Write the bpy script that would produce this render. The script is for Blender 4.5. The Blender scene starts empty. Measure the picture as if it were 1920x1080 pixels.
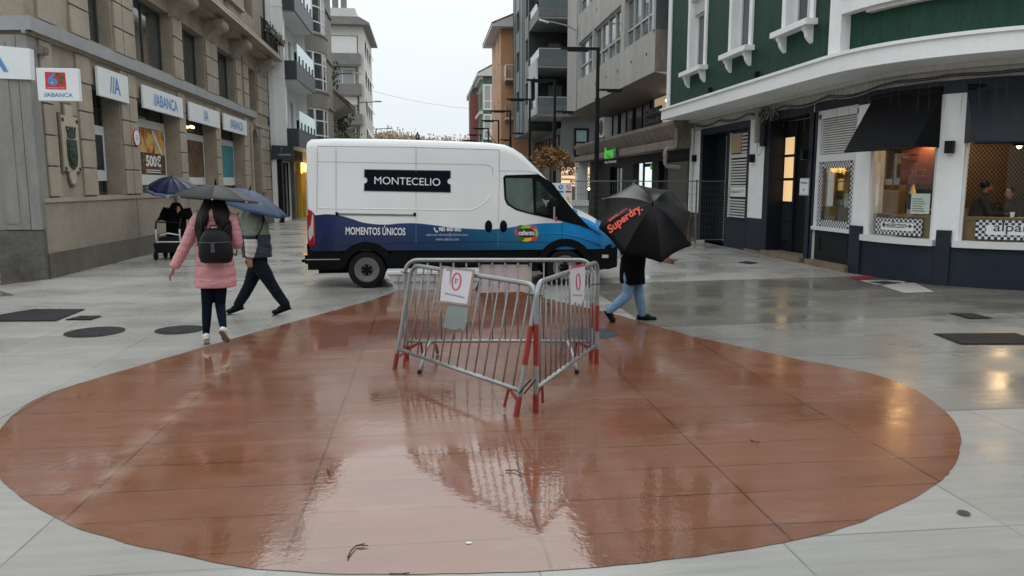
import bpy, bmesh, math, random
from mathutils import Vector, Matrix, noise
random.seed(7)
R_=math.radians
sc=bpy.context.scene
# ---------------------------------------------------------------- camera
FPX=1420.0; CH=1.85
PITCH=math.atan((540-346)/FPX)
cam=bpy.data.cameras.new('camera'); camo=bpy.data.objects.new('camera',cam); sc.collection.objects.link(camo)
cam.sensor_width=36; cam.lens=FPX/1920*36; cam.clip_start=0.05; cam.clip_end=3000
def _ray(px,py):
    x,y,z=px-960,540-py,FPX
    cp,sp=math.cos(PITCH),math.sin(PITCH)
    return x, z*cp+y*sp, -z*sp+y*cp
_v=_ray(797,346); YAW=math.atan2(_v[0],_v[1]); _c,_s=math.cos(YAW),math.sin(YAW)
camo.location=(0,0,CH); camo.rotation_euler=(math.pi/2-PITCH,0,YAW)
sc.camera=camo
def ray(px,py):
    X,Y,Z=_ray(px,py); return Vector((X*_c-Y*_s, X*_s+Y*_c, Z))
CAM=Vector((0,0,CH))
# measured points of the photograph taken back to real planes of the place
def G(px,py,z=0.0):
    r=ray(px,py); return CAM+r*((z-CH)/r.z)
def WX(px,py,x):
    r=ray(px,py); return CAM+r*(x/r.x)
def WY(px,py,y):
    r=ray(px,py); return CAM+r*(y/r.y)
# ---------------------------------------------------------------- sky, sun, exposure
w=bpy.data.worlds.new('World'); sc.world=w; w.use_nodes=True
nt=w.node_tree; nt.nodes.clear()
SUN_EL,SUN_ROT=R_(48),R_(200)
def N(t,ty,**kw):
    n=t.nodes.new(ty)
    for k,v in kw.items(): setattr(n,k,v)
    return n
sky=N(nt,'ShaderNodeTexSky'); sky.sky_type='NISHITA'; sky.sun_disc=False
sky.sun_elevation=SUN_EL; sky.sun_rotation=SUN_ROT; sky.air_density=1.0; sky.dust_density=4.0; sky.ozone_density=1.0
hs=N(nt,'ShaderNodeHueSaturation'); hs.inputs['Saturation'].default_value=0.25; hs.inputs['Value'].default_value=0.6
nt.links.new(sky.outputs[0],hs.inputs['Color'])
geo=N(nt,'ShaderNodeTexCoord'); sep=N(nt,'ShaderNodeSeparateXYZ'); nt.links.new(geo.outputs['Generated'],sep.inputs[0])
cr=N(nt,'ShaderNodeValToRGB'); nt.links.new(sep.outputs['Z'],cr.inputs[0])
e=cr.color_ramp.elements
e[0].position=0.0; e[0].color=(8.5,9.3,9.85,1)
e[1].position=1.0; e[1].color=(13.8,14.6,15.0,1)
m_=cr.color_ramp.elements.new(0.22); m_.color=(9.9,10.5,10.8,1)
m_=cr.color_ramp.elements.new(0.50); m_.color=(15.0,15.5,15.6,1)
nz=N(nt,'ShaderNodeTexNoise'); nz.inputs['Scale'].default_value=2.2; nz.inputs['Detail'].default_value=4
mpn=N(nt,'ShaderNodeMapping'); mpn.inputs['Scale'].default_value=(1,1,2.5)
nt.links.new(geo.outputs['Generated'],mpn.inputs[0]); nt.links.new(mpn.outputs[0],nz.inputs['Vector'])
mr=N(nt,'ShaderNodeMapRange'); mr.inputs['From Min'].default_value=0.3; mr.inputs['From Max'].default_value=0.7
mr.inputs['To Min'].default_value=0.95; mr.inputs['To Max'].default_value=1.05; nt.links.new(nz.outputs['Fac'],mr.inputs['Value'])
cl=N(nt,'ShaderNodeVectorMath',operation='SCALE'); nt.links.new(cr.outputs[0],cl.inputs[0]); nt.links.new(mr.outputs[0],cl.inputs['Scale'])
mx=N(nt,'ShaderNodeMixRGB'); mx.inputs[0].default_value=0.95   # a closed cloud deck over the clear sky
nt.links.new(hs.outputs[0],mx.inputs[1]); nt.links.new(cl.outputs[0],mx.inputs[2])
bg=N(nt,'ShaderNodeBackground'); bg.inputs['Strength'].default_value=0.095
nt.links.new(mx.outputs[0],bg.inputs['Color'])
wo=N(nt,'ShaderNodeOutputWorld'); nt.links.new(bg.outputs[0],wo.inputs[0])
sl=bpy.data.lights.new('sun','SUN'); sl.energy=0.5; sl.angle=R_(40); sl.color=(1,0.97,0.93)
so=bpy.data.objects.new('sun',sl); sc.collection.objects.link(so)
so.rotation_euler=(math.pi/2-SUN_EL,0,math.pi-SUN_ROT+math.pi)
sc.view_settings.view_transform='Standard'; sc.view_settings.look='None'; sc.view_settings.gamma=1
sc.view_settings.exposure=0.08
sc.cycles.max_bounces=6; sc.cycles.caustics_reflective=False; sc.cycles.caustics_refractive=False
sc.cycles.sample_clamp_indirect=4
# ---------------------------------------------------------------- materials
def lk(t,a,b): t.links.new(a,b)
def base_mat(name):
    m=bpy.data.materials.new(name); m.use_nodes=True; t=m.node_tree
    return m,t,t.nodes['Principled BSDF']
def ramp2(t,src,c0,c1,p0=0.3,p1=0.7):
    r=N(t,'ShaderNodeValToRGB'); r.color_ramp.elements[0].position=p0; r.color_ramp.elements[1].position=p1
    r.color_ramp.elements[0].color=(*c0,1); r.color_ramp.elements[1].color=(*c1,1); lk(t,src,r.inputs[0]); return r.outputs[0]
def nzn(t,scale,detail=4,map_=None,rough=0.55):
    tc=N(t,'ShaderNodeTexCoord'); n=N(t,'ShaderNodeTexNoise'); n.inputs['Scale'].default_value=scale; n.inputs['Detail'].default_value=detail
    n.inputs['Roughness'].default_value=rough
    if map_:
        mp=N(t,'ShaderNodeMapping'); mp.inputs['Scale'].default_value=map_; lk(t,tc.outputs['Object'],mp.inputs[0]); lk(t,mp.outputs[0],n.inputs['Vector'])
    else: lk(t,tc.outputs['Object'],n.inputs['Vector'])
    return n.outputs['Fac']
def sh(c,k): return tuple(max(0,min(1,x*k)) for x in c)
M={}
def mat(name,col,rough=0.6,var=0.12,scale=3.0,bump=0.0,bscale=40,metal=0.0,spec=0.5,coat=0.0,streak=None,bdist=0.01,bmap=None):
    """plain surface with a two-scale colour variation and fine relief"""
    if name in M: return M[name]
    m,t,b=base_mat(name)
    n1=nzn(t,scale,5,streak); n2=nzn(t,scale*9,3)
    mx=N(t,'ShaderNodeMath',operation='MULTIPLY_ADD'); lk(t,n1,mx.inputs[0]); mx.inputs[1].default_value=0.65
    m2=N(t,'ShaderNodeMath',operation='MULTIPLY'); lk(t,n2,m2.inputs[0]); m2.inputs[1].default_value=0.35; lk(t,m2.outputs[0],mx.inputs[2])
    lk(t,ramp2(t,mx.outputs[0],sh(col,1-var),sh(col,1+var),0.35,0.65),b.inputs['Base Color'])
    b.inputs['Roughness'].default_value=rough; b.inputs['Metallic'].default_value=metal; b.inputs['Specular IOR Level'].default_value=spec
    if coat: b.inputs['Coat Weight'].default_value=coat; b.inputs['Coat Roughness'].default_value=0.05
    if bump:
        bp=N(t,'ShaderNodeBump'); bp.inputs['Strength'].default_value=bump; bp.inputs['Distance'].default_value=bdist
        lk(t,nzn(t,bscale,4,bmap),bp.inputs['Height']); lk(t,bp.outputs[0],b.inputs['Normal'])
    M[name]=m; return m
def emis(name,col,st):
    if name in M: return M[name]
    m,t,b=base_mat(name); b.inputs['Base Color'].default_value=(*col,1); b.inputs['Emission Color'].default_value=(*col,1); b.inputs['Emission Strength'].default_value=st
    M[name]=m; return m
def glass_clear(name,tint=(0.9,0.95,0.93),refl=1.0):
    m=bpy.data.materials.new(name); m.use_nodes=True; t=m.node_tree; t.nodes.clear()
    tr=N(t,'ShaderNodeBsdfTransparent'); tr.inputs[0].default_value=(*tint,1)
    gl=N(t,'ShaderNodeBsdfGlossy'); gl.inputs['Roughness'].default_value=0.02
    fr=N(t,'ShaderNodeFresnel'); fr.inputs[0].default_value=1.5
    ml=N(t,'ShaderNodeMath',operation='MULTIPLY'); ml.inputs[1].default_value=refl; lk(t,fr.outputs[0],ml.inputs[0])
    mx=N(t,'ShaderNodeMixShader'); lk(t,ml.outputs[0],mx.inputs[0]); lk(t,tr.outputs[0],mx.inputs[1]); lk(t,gl.outputs[0],mx.inputs[2])
    o=N(t,'ShaderNodeOutputMaterial'); lk(t,mx.outputs[0],o.inputs[0]); M[name]=m; return m
def wet_paving(name,c0,c1,joint=None,r0=0.08,r1=0.3,streak=(1.2,14,1),spec=0.6,jcol=0.5,bump=0.10,pud=0.5,ior=1.5,cell=None,grit=0.0,film=None,puddle=None,sdamp=None,rip=9):
    """rained-on slabs: brushed colour streaks, a film of water of uneven depth, dark joints"""
    m,t,b=base_mat(name)
    st=nzn(t,1.0,6,streak,0.65); big=nzn(t,0.45,4); fine=nzn(t,60,2)
    a=N(t,'ShaderNodeMath',operation='MULTIPLY_ADD'); lk(t,st,a.inputs[0]); a.inputs[1].default_value=0.5
    a2=N(t,'ShaderNodeMath',operation='MULTIPLY_ADD'); lk(t,big,a2.inputs[0]); a2.inputs[1].default_value=0.35
    a3=N(t,'ShaderNodeMath',operation='MULTIPLY'); lk(t,fine,a3.inputs[0]); a3.inputs[1].default_value=0.15
    lk(t,a3.outputs[0],a2.inputs[2]); lk(t,a2.outputs[0],a.inputs[2])
    col=ramp2(t,a.outputs[0],c0,c1,0.36,0.64)
    if joint:
        tc=N(t,'ShaderNodeTexCoord'); sp=N(t,'ShaderNodeSeparateXYZ'); lk(t,tc.outputs['Object'],sp.inputs[0]); masks=[]
        for ax,off,step,wd in joint:
            s_=N(t,'ShaderNodeMath',operation='SUBTRACT'); lk(t,sp.outputs[ax],s_.inputs[0]); s_.inputs[1].default_value=off
            p=N(t,'ShaderNodeMath',operation='PINGPONG'); lk(t,s_.outputs[0],p.inputs[0]); p.inputs[1].default_value=step/2
            l=N(t,'ShaderNodeMapRange'); l.inputs['From Min'].default_value=wd*0.5; l.inputs['From Max'].default_value=wd*1.3; l.inputs['To Min'].default_value=1; l.inputs['To Max'].default_value=0
            lk(t,p.outputs[0],l.inputs['Value']); masks.append(l.outputs[0])
        mk=masks[0]
        for x in masks[1:]:
            q=N(t,'ShaderNodeMath',operation='MAXIMUM'); lk(t,mk,q.inputs[0]); lk(t,x,q.inputs[1]); mk=q.outputs[0]
        jn=nzn(t,1.3,3); jr=N(t,'ShaderNodeMapRange'); jr.inputs['From Min'].default_value=0.35; jr.inputs['From Max'].default_value=0.6; lk(t,jn,jr.inputs['Value']); jr.inputs['To Min'].default_value=0.25
        q=N(t,'ShaderNodeMath',operation='MULTIPLY'); lk(t,mk,q.inputs[0]); lk(t,jr.outputs[0],q.inputs[1])
        mx=N(t,'ShaderNodeMixRGB'); lk(t,q.outputs[0],mx.inputs[0]); lk(t,col,mx.inputs[1]); mx.inputs[2].default_value=(*sh(c0,jcol),1); col=mx.outputs[0]
    if cell:
        tc=N(t,'ShaderNodeTexCoord'); sp=N(t,'ShaderNodeSeparateXYZ'); lk(t,tc.outputs['Object'],sp.inputs[0]); cv=N(t,'ShaderNodeCombineXYZ')
        for ax,off,step in cell:
            s_=N(t,'ShaderNodeMath',operation='SUBTRACT'); lk(t,sp.outputs[ax],s_.inputs[0]); s_.inputs[1].default_value=off
            d_=N(t,'ShaderNodeMath',operation='DIVIDE'); lk(t,s_.outputs[0],d_.inputs[0]); d_.inputs[1].default_value=step
            f_=N(t,'ShaderNodeMath',operation='FLOOR'); lk(t,d_.outputs[0],f_.inputs[0]); lk(t,f_.outputs[0],cv.inputs[ax])
        wn_=N(t,'ShaderNodeTexWhiteNoise'); lk(t,cv.outputs[0],wn_.inputs['Vector'])
        mr_=N(t,'ShaderNodeMapRange'); lk(t,wn_.outputs['Value'],mr_.inputs['Value']); mr_.inputs['To Min'].default_value=.90; mr_.inputs['To Max'].default_value=1.10
        vs_=N(t,'ShaderNodeVectorMath',operation='SCALE'); lk(t,col,vs_.inputs[0]); lk(t,mr_.outputs[0],vs_.inputs['Scale']); col=vs_.outputs[0]
    if grit:   # grit, scuffs and pale lime film
        g1=nzn(t,70,2); q=N(t,'ShaderNodeMapRange'); q.inputs['From Min'].default_value=.66; q.inputs['From Max'].default_value=.72; q.inputs['To Max'].default_value=grit; lk(t,g1,q.inputs['Value'])
        mx=N(t,'ShaderNodeMixRGB'); lk(t,q.outputs[0],mx.inputs[0]); lk(t,col,mx.inputs[1]); mx.inputs[2].default_value=(*sh(c0,.35),1); col=mx.outputs[0]
        g2=nzn(t,1.7,6,(.7,2.2,1),.7); q=N(t,'ShaderNodeMapRange'); q.inputs['From Min'].default_value=.56; q.inputs['From Max'].default_value=.72; q.inputs['To Max'].default_value=grit*.7; lk(t,g2,q.inputs['Value'])
        mx=N(t,'ShaderNodeMixRGB'); lk(t,q.outputs[0],mx.inputs[0]); lk(t,col,mx.inputs[1]); mx.inputs[2].default_value=(*[min(1,x*.6+.20) for x in c1],1); col=mx.outputs[0]
    if film:   # pale deposit beside one joint
        tc=N(t,'ShaderNodeTexCoord'); sp=N(t,'ShaderNodeSeparateXYZ'); lk(t,tc.outputs['Object'],sp.inputs[0])
        s_=N(t,'ShaderNodeMath',operation='SUBTRACT'); lk(t,sp.outputs[0],s_.inputs[0]); s_.inputs[1].default_value=film[0]
        a_=N(t,'ShaderNodeMath',operation='ABSOLUTE'); lk(t,s_.outputs[0],a_.inputs[0]); q=N(t,'ShaderNodeMapRange'); q.inputs['From Min'].default_value=0; q.inputs['From Max'].default_value=film[1]; q.inputs['To Min'].default_value=1; q.inputs['To Max'].default_value=0; lk(t,a_.outputs[0],q.inputs['Value'])
        g3=nzn(t,3.5,5); q2=N(t,'ShaderNodeMapRange'); q2.inputs['From Min'].default_value=.4; q2.inputs['From Max'].default_value=.65; lk(t,g3,q2.inputs['Value'])
        q3=N(t,'ShaderNodeMath',operation='MULTIPLY'); lk(t,q.outputs[0],q3.inputs[0]); lk(t,q2.outputs[0],q3.inputs[1]); q4=N(t,'ShaderNodeMath',operation='MULTIPLY'); lk(t,q3.outputs[0],q4.inputs[0]); q4.inputs[1].default_value=.55
        mx=N(t,'ShaderNodeMixRGB'); lk(t,q4.outputs[0],mx.inputs[0]); lk(t,col,mx.inputs[1]); mx.inputs[2].default_value=(.40,.30,.24,1); col=mx.outputs[0]
    lk(t,col,b.inputs['Base Color'])
    pn=nzn(t,0.55,5,(1,1.6,1)); 
    if puddle:   # standing water: (x, y, radius)
        tc=N(t,'ShaderNodeTexCoord'); vd=N(t,'ShaderNodeVectorMath',operation='DISTANCE'); lk(t,tc.outputs['Object'],vd.inputs[0]); vd.inputs[1].default_value=(puddle[0],puddle[1],0)
        q=N(t,'ShaderNodeMapRange'); q.inputs['From Min'].default_value=puddle[2]*.3; q.inputs['From Max'].default_value=puddle[2]*1.3; q.inputs['To Min'].default_value=-.30; q.inputs['To Max'].default_value=.03; lk(t,vd.outputs['Value'],q.inputs['Value'])
        ad=N(t,'ShaderNodeMath',operation='ADD'); lk(t,pn,ad.inputs[0]); lk(t,q.outputs[0],ad.inputs[1]); pn=ad.outputs[0]
    if sdamp is not None:
        q=N(t,'ShaderNodeMapRange'); q.inputs['From Min'].default_value=pud-.10; q.inputs['From Max'].default_value=pud+.08; q.inputs['To Min'].default_value=spec; q.inputs['To Max'].default_value=sdamp; lk(t,pn,q.inputs['Value']); lk(t,q.outputs[0],b.inputs['Specular IOR Level'])
    rr=N(t,'ShaderNodeMapRange'); rr.inputs['From Min'].default_value=pud-0.12; rr.inputs['From Max'].default_value=pud+0.14
    rr.inputs['To Min'].default_value=r0; rr.inputs['To Max'].default_value=r1; lk(t,pn,rr.inputs['Value']); lk(t,rr.outputs[0],b.inputs['Roughness'])
    b.inputs['Specular IOR Level'].default_value=spec; b.inputs['IOR'].default_value=ior
    bp=N(t,'ShaderNodeBump'); bp.inputs['Strength'].default_value=bump; bp.inputs['Distance'].default_value=0.01
    hn=nzn(t,rip,3,(1,1,1)); h2=nzn(t,70,2); ha=N(t,'ShaderNodeMath',operation='MULTIPLY_ADD'); lk(t,h2,ha.inputs[0]); ha.inputs[1].default_value=0.12; lk(t,hn,ha.inputs[2])
    lk(t,ha.outputs[0],bp.inputs['Height']); lk(t,bp.outputs[0],b.inputs['Normal'])
    M[name]=m; return m
# ---------------------------------------------------------------- mesh helpers
class MB:
    def __init__(s): s.v=[]; s.f=[]; s.m=[]
    def add(s,vs,fs,m):
        o=len(s.v); s.v+= [tuple(p) for p in vs]; s.f+=[tuple(i+o for i in f) for f in fs]; s.m+=[m]*len(fs); return s
    def box(s,x0,x1,y0,y1,z0,z1,m):
        if x0>x1:x0,x1=x1,x0
        if y0>y1:y0,y1=y1,y0
        if z0>z1:z0,z1=z1,z0
        return s.add([(x0,y0,z0),(x1,y0,z0),(x1,y1,z0),(x0,y1,z0),(x0,y0,z1),(x1,y0,z1),(x1,y1,z1),(x0,y1,z1)],
          [(0,3,2,1),(4,5,6,7),(0,1,5,4),(1,2,6,5),(2,3,7,6),(3,0,4,7)],m)
    def quad(s,a,b,c,d,m): return s.add([a,b,c,d],[(0,1,2,3)],m)
    def ext(s,pts,vec,m):
        """closed prism: polygon pts swept by vec"""
        n=len(pts); vec=Vector(vec); p=[Vector(q) for q in pts]
        vs=p+[q+vec for q in p]
        fs=[tuple(range(n-1,-1,-1)),tuple(range(n,2*n))]+[(i,(i+1)%n,n+(i+1)%n,n+i) for i in range(n)]
        return s.add(vs,fs,m)
    def rings(s,rs,m,cap=True,close=True):
        n=len(rs[0]); vs=[p for r in rs for p in r]; fs=[]
        for k in range(len(rs)-1):
            for i in range(n if close else n-1):
                j=(i+1)%n; fs.append((k*n+i,k*n+j,(k+1)*n+j,(k+1)*n+i))
        if cap: fs.append(tuple(range(n-1,-1,-1))); fs.append(tuple(range((len(rs)-1)*n,len(rs)*n)))
        return s.add(vs,fs,m)
    def tube(s,pts,r,m,n=8,flat=1.0):
        P=[Vector(p) for p in pts]; rr=r if isinstance(r,(list,tuple)) else [r]*len(P); rs=[]; u=None
        for i,p in enumerate(P):
            d=(P[min(i+1,len(P)-1)]-P[max(i-1,0)])
            if d.length<1e-9: d=Vector((0,0,1))
            d.normalize()
            if u is None: u=d.orthogonal().normalized()
            u=(u-d*u.dot(d)); u=u.normalized() if u.length>1e-6 else d.orthogonal().normalized()
            w_=d.cross(u)
            rs.append([p+(u*math.cos(2*math.pi*k/n)+w_*math.sin(2*math.pi*k/n)*flat)*rr[i] for k in range(n)])
        return s.rings(rs,m)
    def lathe(s,prof,c,m,n=24,axis='Z',cap=True):
        rs=[]
        for r,h in prof:
            ring=[]
            for k in range(n):
                a=2*math.pi*k/n; x,y=r*math.cos(a),r*math.sin(a)
                q=(x,y,h) if axis=='Z' else ((x,h,y) if axis=='Y' else (h,x,y))
                ring.append((c[0]+q[0],c[1]+q[1],c[2]+q[2]))
            rs.append(ring)
        return s.rings(rs,m,cap)
    def ell(s,c,r,m,n=16,k=10,M3=None):
        rs=[]
        for i in range(k+1):
            th=math.pi*(0.02+0.96*i/k); ring=[]
            for j in range(n):
                a=2*math.pi*j/n; p=Vector((r[0]*math.sin(th)*math.cos(a),r[1]*math.sin(th)*math.sin(a),r[2]*math.cos(th)))
                if M3: p=M3@p
                ring.append(Vector(c)+p)
            rs.append(ring)
        return s.rings(rs,m)
    def cap(s,p0,r0,p1,r1,m,n=12):
        """tapered limb with round ends"""
        p0,p1=Vector(p0),Vector(p1); d=(p1-p0); L=d.length; d.normalize(); pts=[];rad=[]
        for a in (-88,-60,-30,0): pts.append(p0+d*r0*math.sin(R_(a))); rad.append(r0*math.cos(R_(a)))
        for a in (0,30,60,88): pts.append(p1+d*r1*math.sin(R_(a))); rad.append(r1*math.cos(R_(a)))
        u=d.orthogonal().normalized(); w_=d.cross(u)
        return s.rings([[p+(u*math.cos(2*math.pi*k/n)+w_*math.sin(2*math.pi*k/n))*r for k in range(n)] for p,r in zip(pts,rad)],m)
    def chain(s,pts,rad,m,n=12):
        for i in range(len(pts)-1): s.cap(pts[i],rad[i],pts[i+1],rad[i+1],m,n)
        return s
    def build(s,name,parent=None,smooth=False,mats=None):
        me=bpy.data.meshes.new(name); me.from_pydata(s.v,[],s.f)
        keys=[]
        for k in s.m:
            if k not in keys: keys.append(k)
        for k in keys: me.materials.append(M[k])
        me.polygons.foreach_set('material_index',[keys.index(k) for k in s.m])
        if smooth: me.polygons.foreach_set('use_smooth',[True]*len(s.f))
        me.update()
        o=bpy.data.objects.new(name,me); sc.collection.objects.link(o)
        if parent is not None:
            o.parent=parent
            o.matrix_parent_inverse=Matrix.Identity(4)
        if smooth and smooth is not True: 
            me.set_sharp_from_angle(angle=R_(smooth))
        return o
def fixn(o):
    bm=bmesh.new(); bm.from_mesh(o.data); bmesh.ops.recalc_face_normals(bm,faces=bm.faces); bm.to_mesh(o.data); bm.free(); return o
def bevel(o,wd=0.01,seg=2,ang=40):
    md=o.modifiers.new('b','BEVEL'); md.width=wd; md.segments=seg; md.limit_method='ANGLE'; md.angle_limit=R_(ang); return o
def empty(name,loc=(0,0,0),rz=0.0,parent=None):
    o=bpy.data.objects.new(name,None); sc.collection.objects.link(o); o.location=loc; o.rotation_euler=(0,0,rz); o.empty_display_size=0.2
    if parent is not None: o.parent=parent
    return o
def tag(o,label,cat,group=None):
    o['label']=label; o['category']=cat
    if group: o['group']=group
    return o
def struct(o,kind='structure'): o['kind']=kind; return o
def thing(name,label,cat,loc=(0,0,0),rz=0.0,group=None): return tag(empty(name,loc,rz),label,cat,group)
def children(o): return [c for c in bpy.data.objects if c.parent==o]
def copy_tree(o,parent=None):
    kids=children(o)
    c=o.copy(); sc.collection.objects.link(c)
    if parent is not None: c.parent=parent
    for k in kids: copy_tree(k,c)
    return c
def text_mesh(s,size=1.0,shear=0.0,bold=0.0,ext=0.0,space=1.0):
    cu=bpy.data.curves.new('t','FONT'); cu.body=s; cu.size=size; cu.shear=shear; cu.offset=bold; cu.extrude=ext; cu.space_character=space; cu.resolution_u=4
    o=bpy.data.objects.new('t',cu); me=o.to_mesh()
    vs=[v.co.copy() for v in me.vertices]; fs=[tuple(p.vertices) for p in me.polygons]
    o.to_mesh_clear(); bpy.data.objects.remove(o); bpy.data.curves.remove(cu)
    return vs,fs
def text(s,m,org,xd,ud,h=None,wd=None,align='L',mb=None,name='lettering',parent=None,**kw):
    """flat lettering: org = lower left (or centre) of the text box"""
    vs,fs=text_mesh(s,1.0,**kw)
    x0=min(v.x for v in vs); x1=max(v.x for v in vs); y0=min(v.y for v in vs); y1=max(v.y for v in vs)
    sy=(h/(y1-y0)) if h else None; sx=(wd/(x1-x0)) if wd else sy
    if sy is None: sy=sx
    xd=Vector(xd).normalized(); ud=Vector(ud).normalized(); org=Vector(org)
    ox=-(x0+x1)/2 if align=='C' else -x0; oy=-(y0+y1)/2 if align=='C' else -y0
    pts=[org+xd*((v.x+ox)*sx)+ud*((v.y+oy)*sy)+xd.cross(ud)*v.z for v in vs]
    own=mb is None
    if own: mb=MB()
    mb.add(pts,fs,m)
    return mb.build(name,parent) if own else mb
def wall(mb,mp,s0,s1,t0,t1,holes,m,rev=0.3,mrev=None,ds=99,back=True):
    """wall in (s,t) with rectangular openings and their reveals; mp(s,t,depth) gives the point"""
    ss=sorted(set([s0,s1]+[h[0] for h in holes]+[h[1] for h in holes])); ss=[x for x in ss if s0<=x<=s1]
    out=[]
    for a,b in zip(ss,ss[1:]):
        k=max(1,math.ceil((b-a)/ds)); out+=[a+(b-a)*i/k for i in range(k)]
    ss=out+[s1]
    ts=sorted(set([t0,t1]+[h[2] for h in holes]+[h[3] for h in holes])); ts=[x for x in ts if t0<=x<=t1]
    ins=lambda s,t: any(h[0]<s<h[1] and h[2]<t<h[3] for h in holes)
    for a,b in zip(ss,ss[1:]):
        for c,d in zip(ts,ts[1:]):
            if not ins((a+b)/2,(c+d)/2): mb.quad(mp(a,c,0),mp(b,c,0),mp(b,d,0),mp(a,d,0),m)
    for h in holes:
        r=h[4] if len(h)>4 else rev
        q=h[5] if len(h)>5 else (mrev or m)
        hs=[x for x in ss if h[0]<=x<=h[1]]
        for s_ in (h[0],h[1]): mb.quad(mp(s_,h[2],0),mp(s_,h[3],0),mp(s_,h[3],r),mp(s_,h[2],r),q)
        for a,b in zip(hs,hs[1:]):
            for t_ in (h[2],h[3]): mb.quad(mp(a,t_,0),mp(b,t_,0),mp(b,t_,r),mp(a,t_,r),q)
    return mb
def slab(mb,mp,s0,s1,t0,t1,d0,d1,m,ds=99):
    """block between depths d0 (outer) and d1, following the facade"""
    k=max(1,math.ceil((s1-s0)/ds)); ss=[s0+(s1-s0)*i/k for i in range(k+1)]
    rs=[[mp(s,t0,d0),mp(s,t0,d1),mp(s,t1,d1),mp(s,t1,d0)] for s in ss]
    return mb.rings(rs,m)
def window(parent,mp,s0,s1,t0,t1,dep,fm,gm,fw=0.06,vert=(),horz=(),name='window',ft=0.05,ds=99,pane=True):
    f=MB()
    slab(f,mp,s0,s1,t0,t0+fw,dep-ft,dep,fm,ds); slab(f,mp,s0,s1,t1-fw,t1,dep-ft,dep,fm,ds)
    slab(f,mp,s0,s0+fw,t0+fw,t1-fw,dep-ft,dep,fm); slab(f,mp,s1-fw,s1,t0+fw,t1-fw,dep-ft,dep,fm)
    for v in vert: slab(f,mp,s0+(s1-s0)*v-fw*.4,s0+(s1-s0)*v+fw*.4,t0+fw,t1-fw,dep-ft*.9,dep-.001,fm)
    for h in horz: slab(f,mp,s0+fw,s1-fw,t0+(t1-t0)*h-fw*.4,t0+(t1-t0)*h+fw*.4,dep-ft*.8,dep-.002,fm,ds)
    o=fixn(f.build(name,parent))
    if pane:
        g=MB(); k=max(1,math.ceil((s1-s0)/ds)); ss=[s0+(s1-s0)*i/k for i in range(k+1)]
        g.rings([[mp(s,t0,dep-.012),mp(s,t1,dep-.012)] for s in ss],gm,cap=False,close=False); g.build('pane',o)
    return o
# ================================================================ GROUND
JT=((0,0.58,1.3,0.010),(1,3.75,0.435,0.007))
wet_paving('ground_concrete',(0.270,0.267,0.252),(0.365,0.360,0.342),joint=((0,0.52,1.305,0.006),(1,3.6,2.01,0.006)),cell=((0,0.52,1.305),(1,3.6,2.01)),grit=.16,r0=0.13,r1=0.42,spec=0.7,pud=0.47)
wet_paving('red_concrete',(0.160,0.067,0.038),(0.225,0.096,0.056),joint=JT,cell=((0,.58,1.3),(1,3.75,.87)),grit=.34,film=(-2.04,.16),puddle=(.25,4.0,1.25),r0=0.04,r1=0.29,spec=1.0,sdamp=.46,ior=1.64,streak=(1.0,5,1),pud=0.52,bump=0.085,rip=16)
wet_paving('mid_concrete',(0.165,0.161,0.147),(0.255,0.249,0.230),joint=((0,0.52,2.61,0.006),(1,3.6,2.01,0.006)),cell=((0,0.52,2.61),(1,3.6,2.01)),grit=.2,r0=0.12,r1=0.40,spec=.75,pud=.48)
wet_paving('dark_concrete',(0.112,0.104,0.089),(0.188,0.176,0.152),joint=((0,0.52,2.61,0.006),(1,3.6,2.01,0.006)),cell=((0,0.52,2.61),(1,3.6,2.01)),grit=.2,r0=0.09,r1=0.33,spec=0.8,pud=0.47)
wet_paving('brown_paving',(0.10,0.055,0.033),(0.17,0.095,0.06),r0=0.08,r1=0.25)
wet_paving('tile_paving',(0.09,0.085,0.07),(0.14,0.13,0.11),r0=0.06,r1=0.2)
wet_paving('white_paving',(0.42,0.42,0.40),(0.55,0.55,0.53),r0=0.2,r1=0.4)
wet_paving('red_paint',(0.30,0.02,0.03),(0.40,0.04,0.05),r0=0.15,r1=0.35)
mat('iron',(0.020,0.021,0.024),0.5,0.3,6,0.6,60,0.1,spec=.3)
mat('iron_blue',(0.03,0.038,0.05),0.25,0.3,6,0.6,60,0.3)
mat('iron_grey',(.10,.10,.09),.4,.2)
g=MB(); 
# one ground sheet to the horizon
g.add([(-500,-120,0),(500,-120,0),(500,900,0),(-500,900,0)],[(0,1,2,3)],'ground_concrete')
struct(g.build('ground'))
def sheet(name,pts,m,z=0.004):
    b=MB(); b.add([(p[0],p[1],z) for p in pts],[tuple(range(len(pts)))],m); return struct(b.build(name))
def catmull(P,k=6,closed=False):
    out=[]; n=len(P)
    for i in range(n if closed else n-1):
        p0,p1,p2,p3=(Vector(P[(i+j)%n] if closed else P[max(0,min(n-1,i+j))]) for j in (-1,0,1,2))
        for q in range(k):
            t=q/k; out.append(0.5*((2*p1)+(-p0+p2)*t+(2*p0-5*p1+4*p2-p3)*t*t+(-p0+3*p1-3*p2+p3)*t**3))
    if not closed: out.append(Vector(P[-1]))
    return out
arc=[(-3.36,7.0),(-3.38,6.6),(-3.28,6.1),(-3.08,5.58),(-2.66,4.88),(-1.98,4.2),(-1.37,3.82),(-0.73,3.54),(0.1,3.42),(0.91,3.41),(1.89,3.56),(2.58,3.84),(3.23,4.25),(3.74,4.77),(4.13,5.37),(4.36,6.05),(4.40,6.5),(4.33,6.9)]
arc=[(p.x,p.y) for p in catmull([(a,b,0) for a,b in arc])]
red=[(-0.2,14.2),(-0.86,12.31),(-2.38,9.24),(-3.18,7.5),(-3.3,7.2)]+arc+[(3.94,7.5),(3.24,8.8),(2.72,10.4),(1.95,12.1),(1.2,14.2)]
rq=[]
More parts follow.
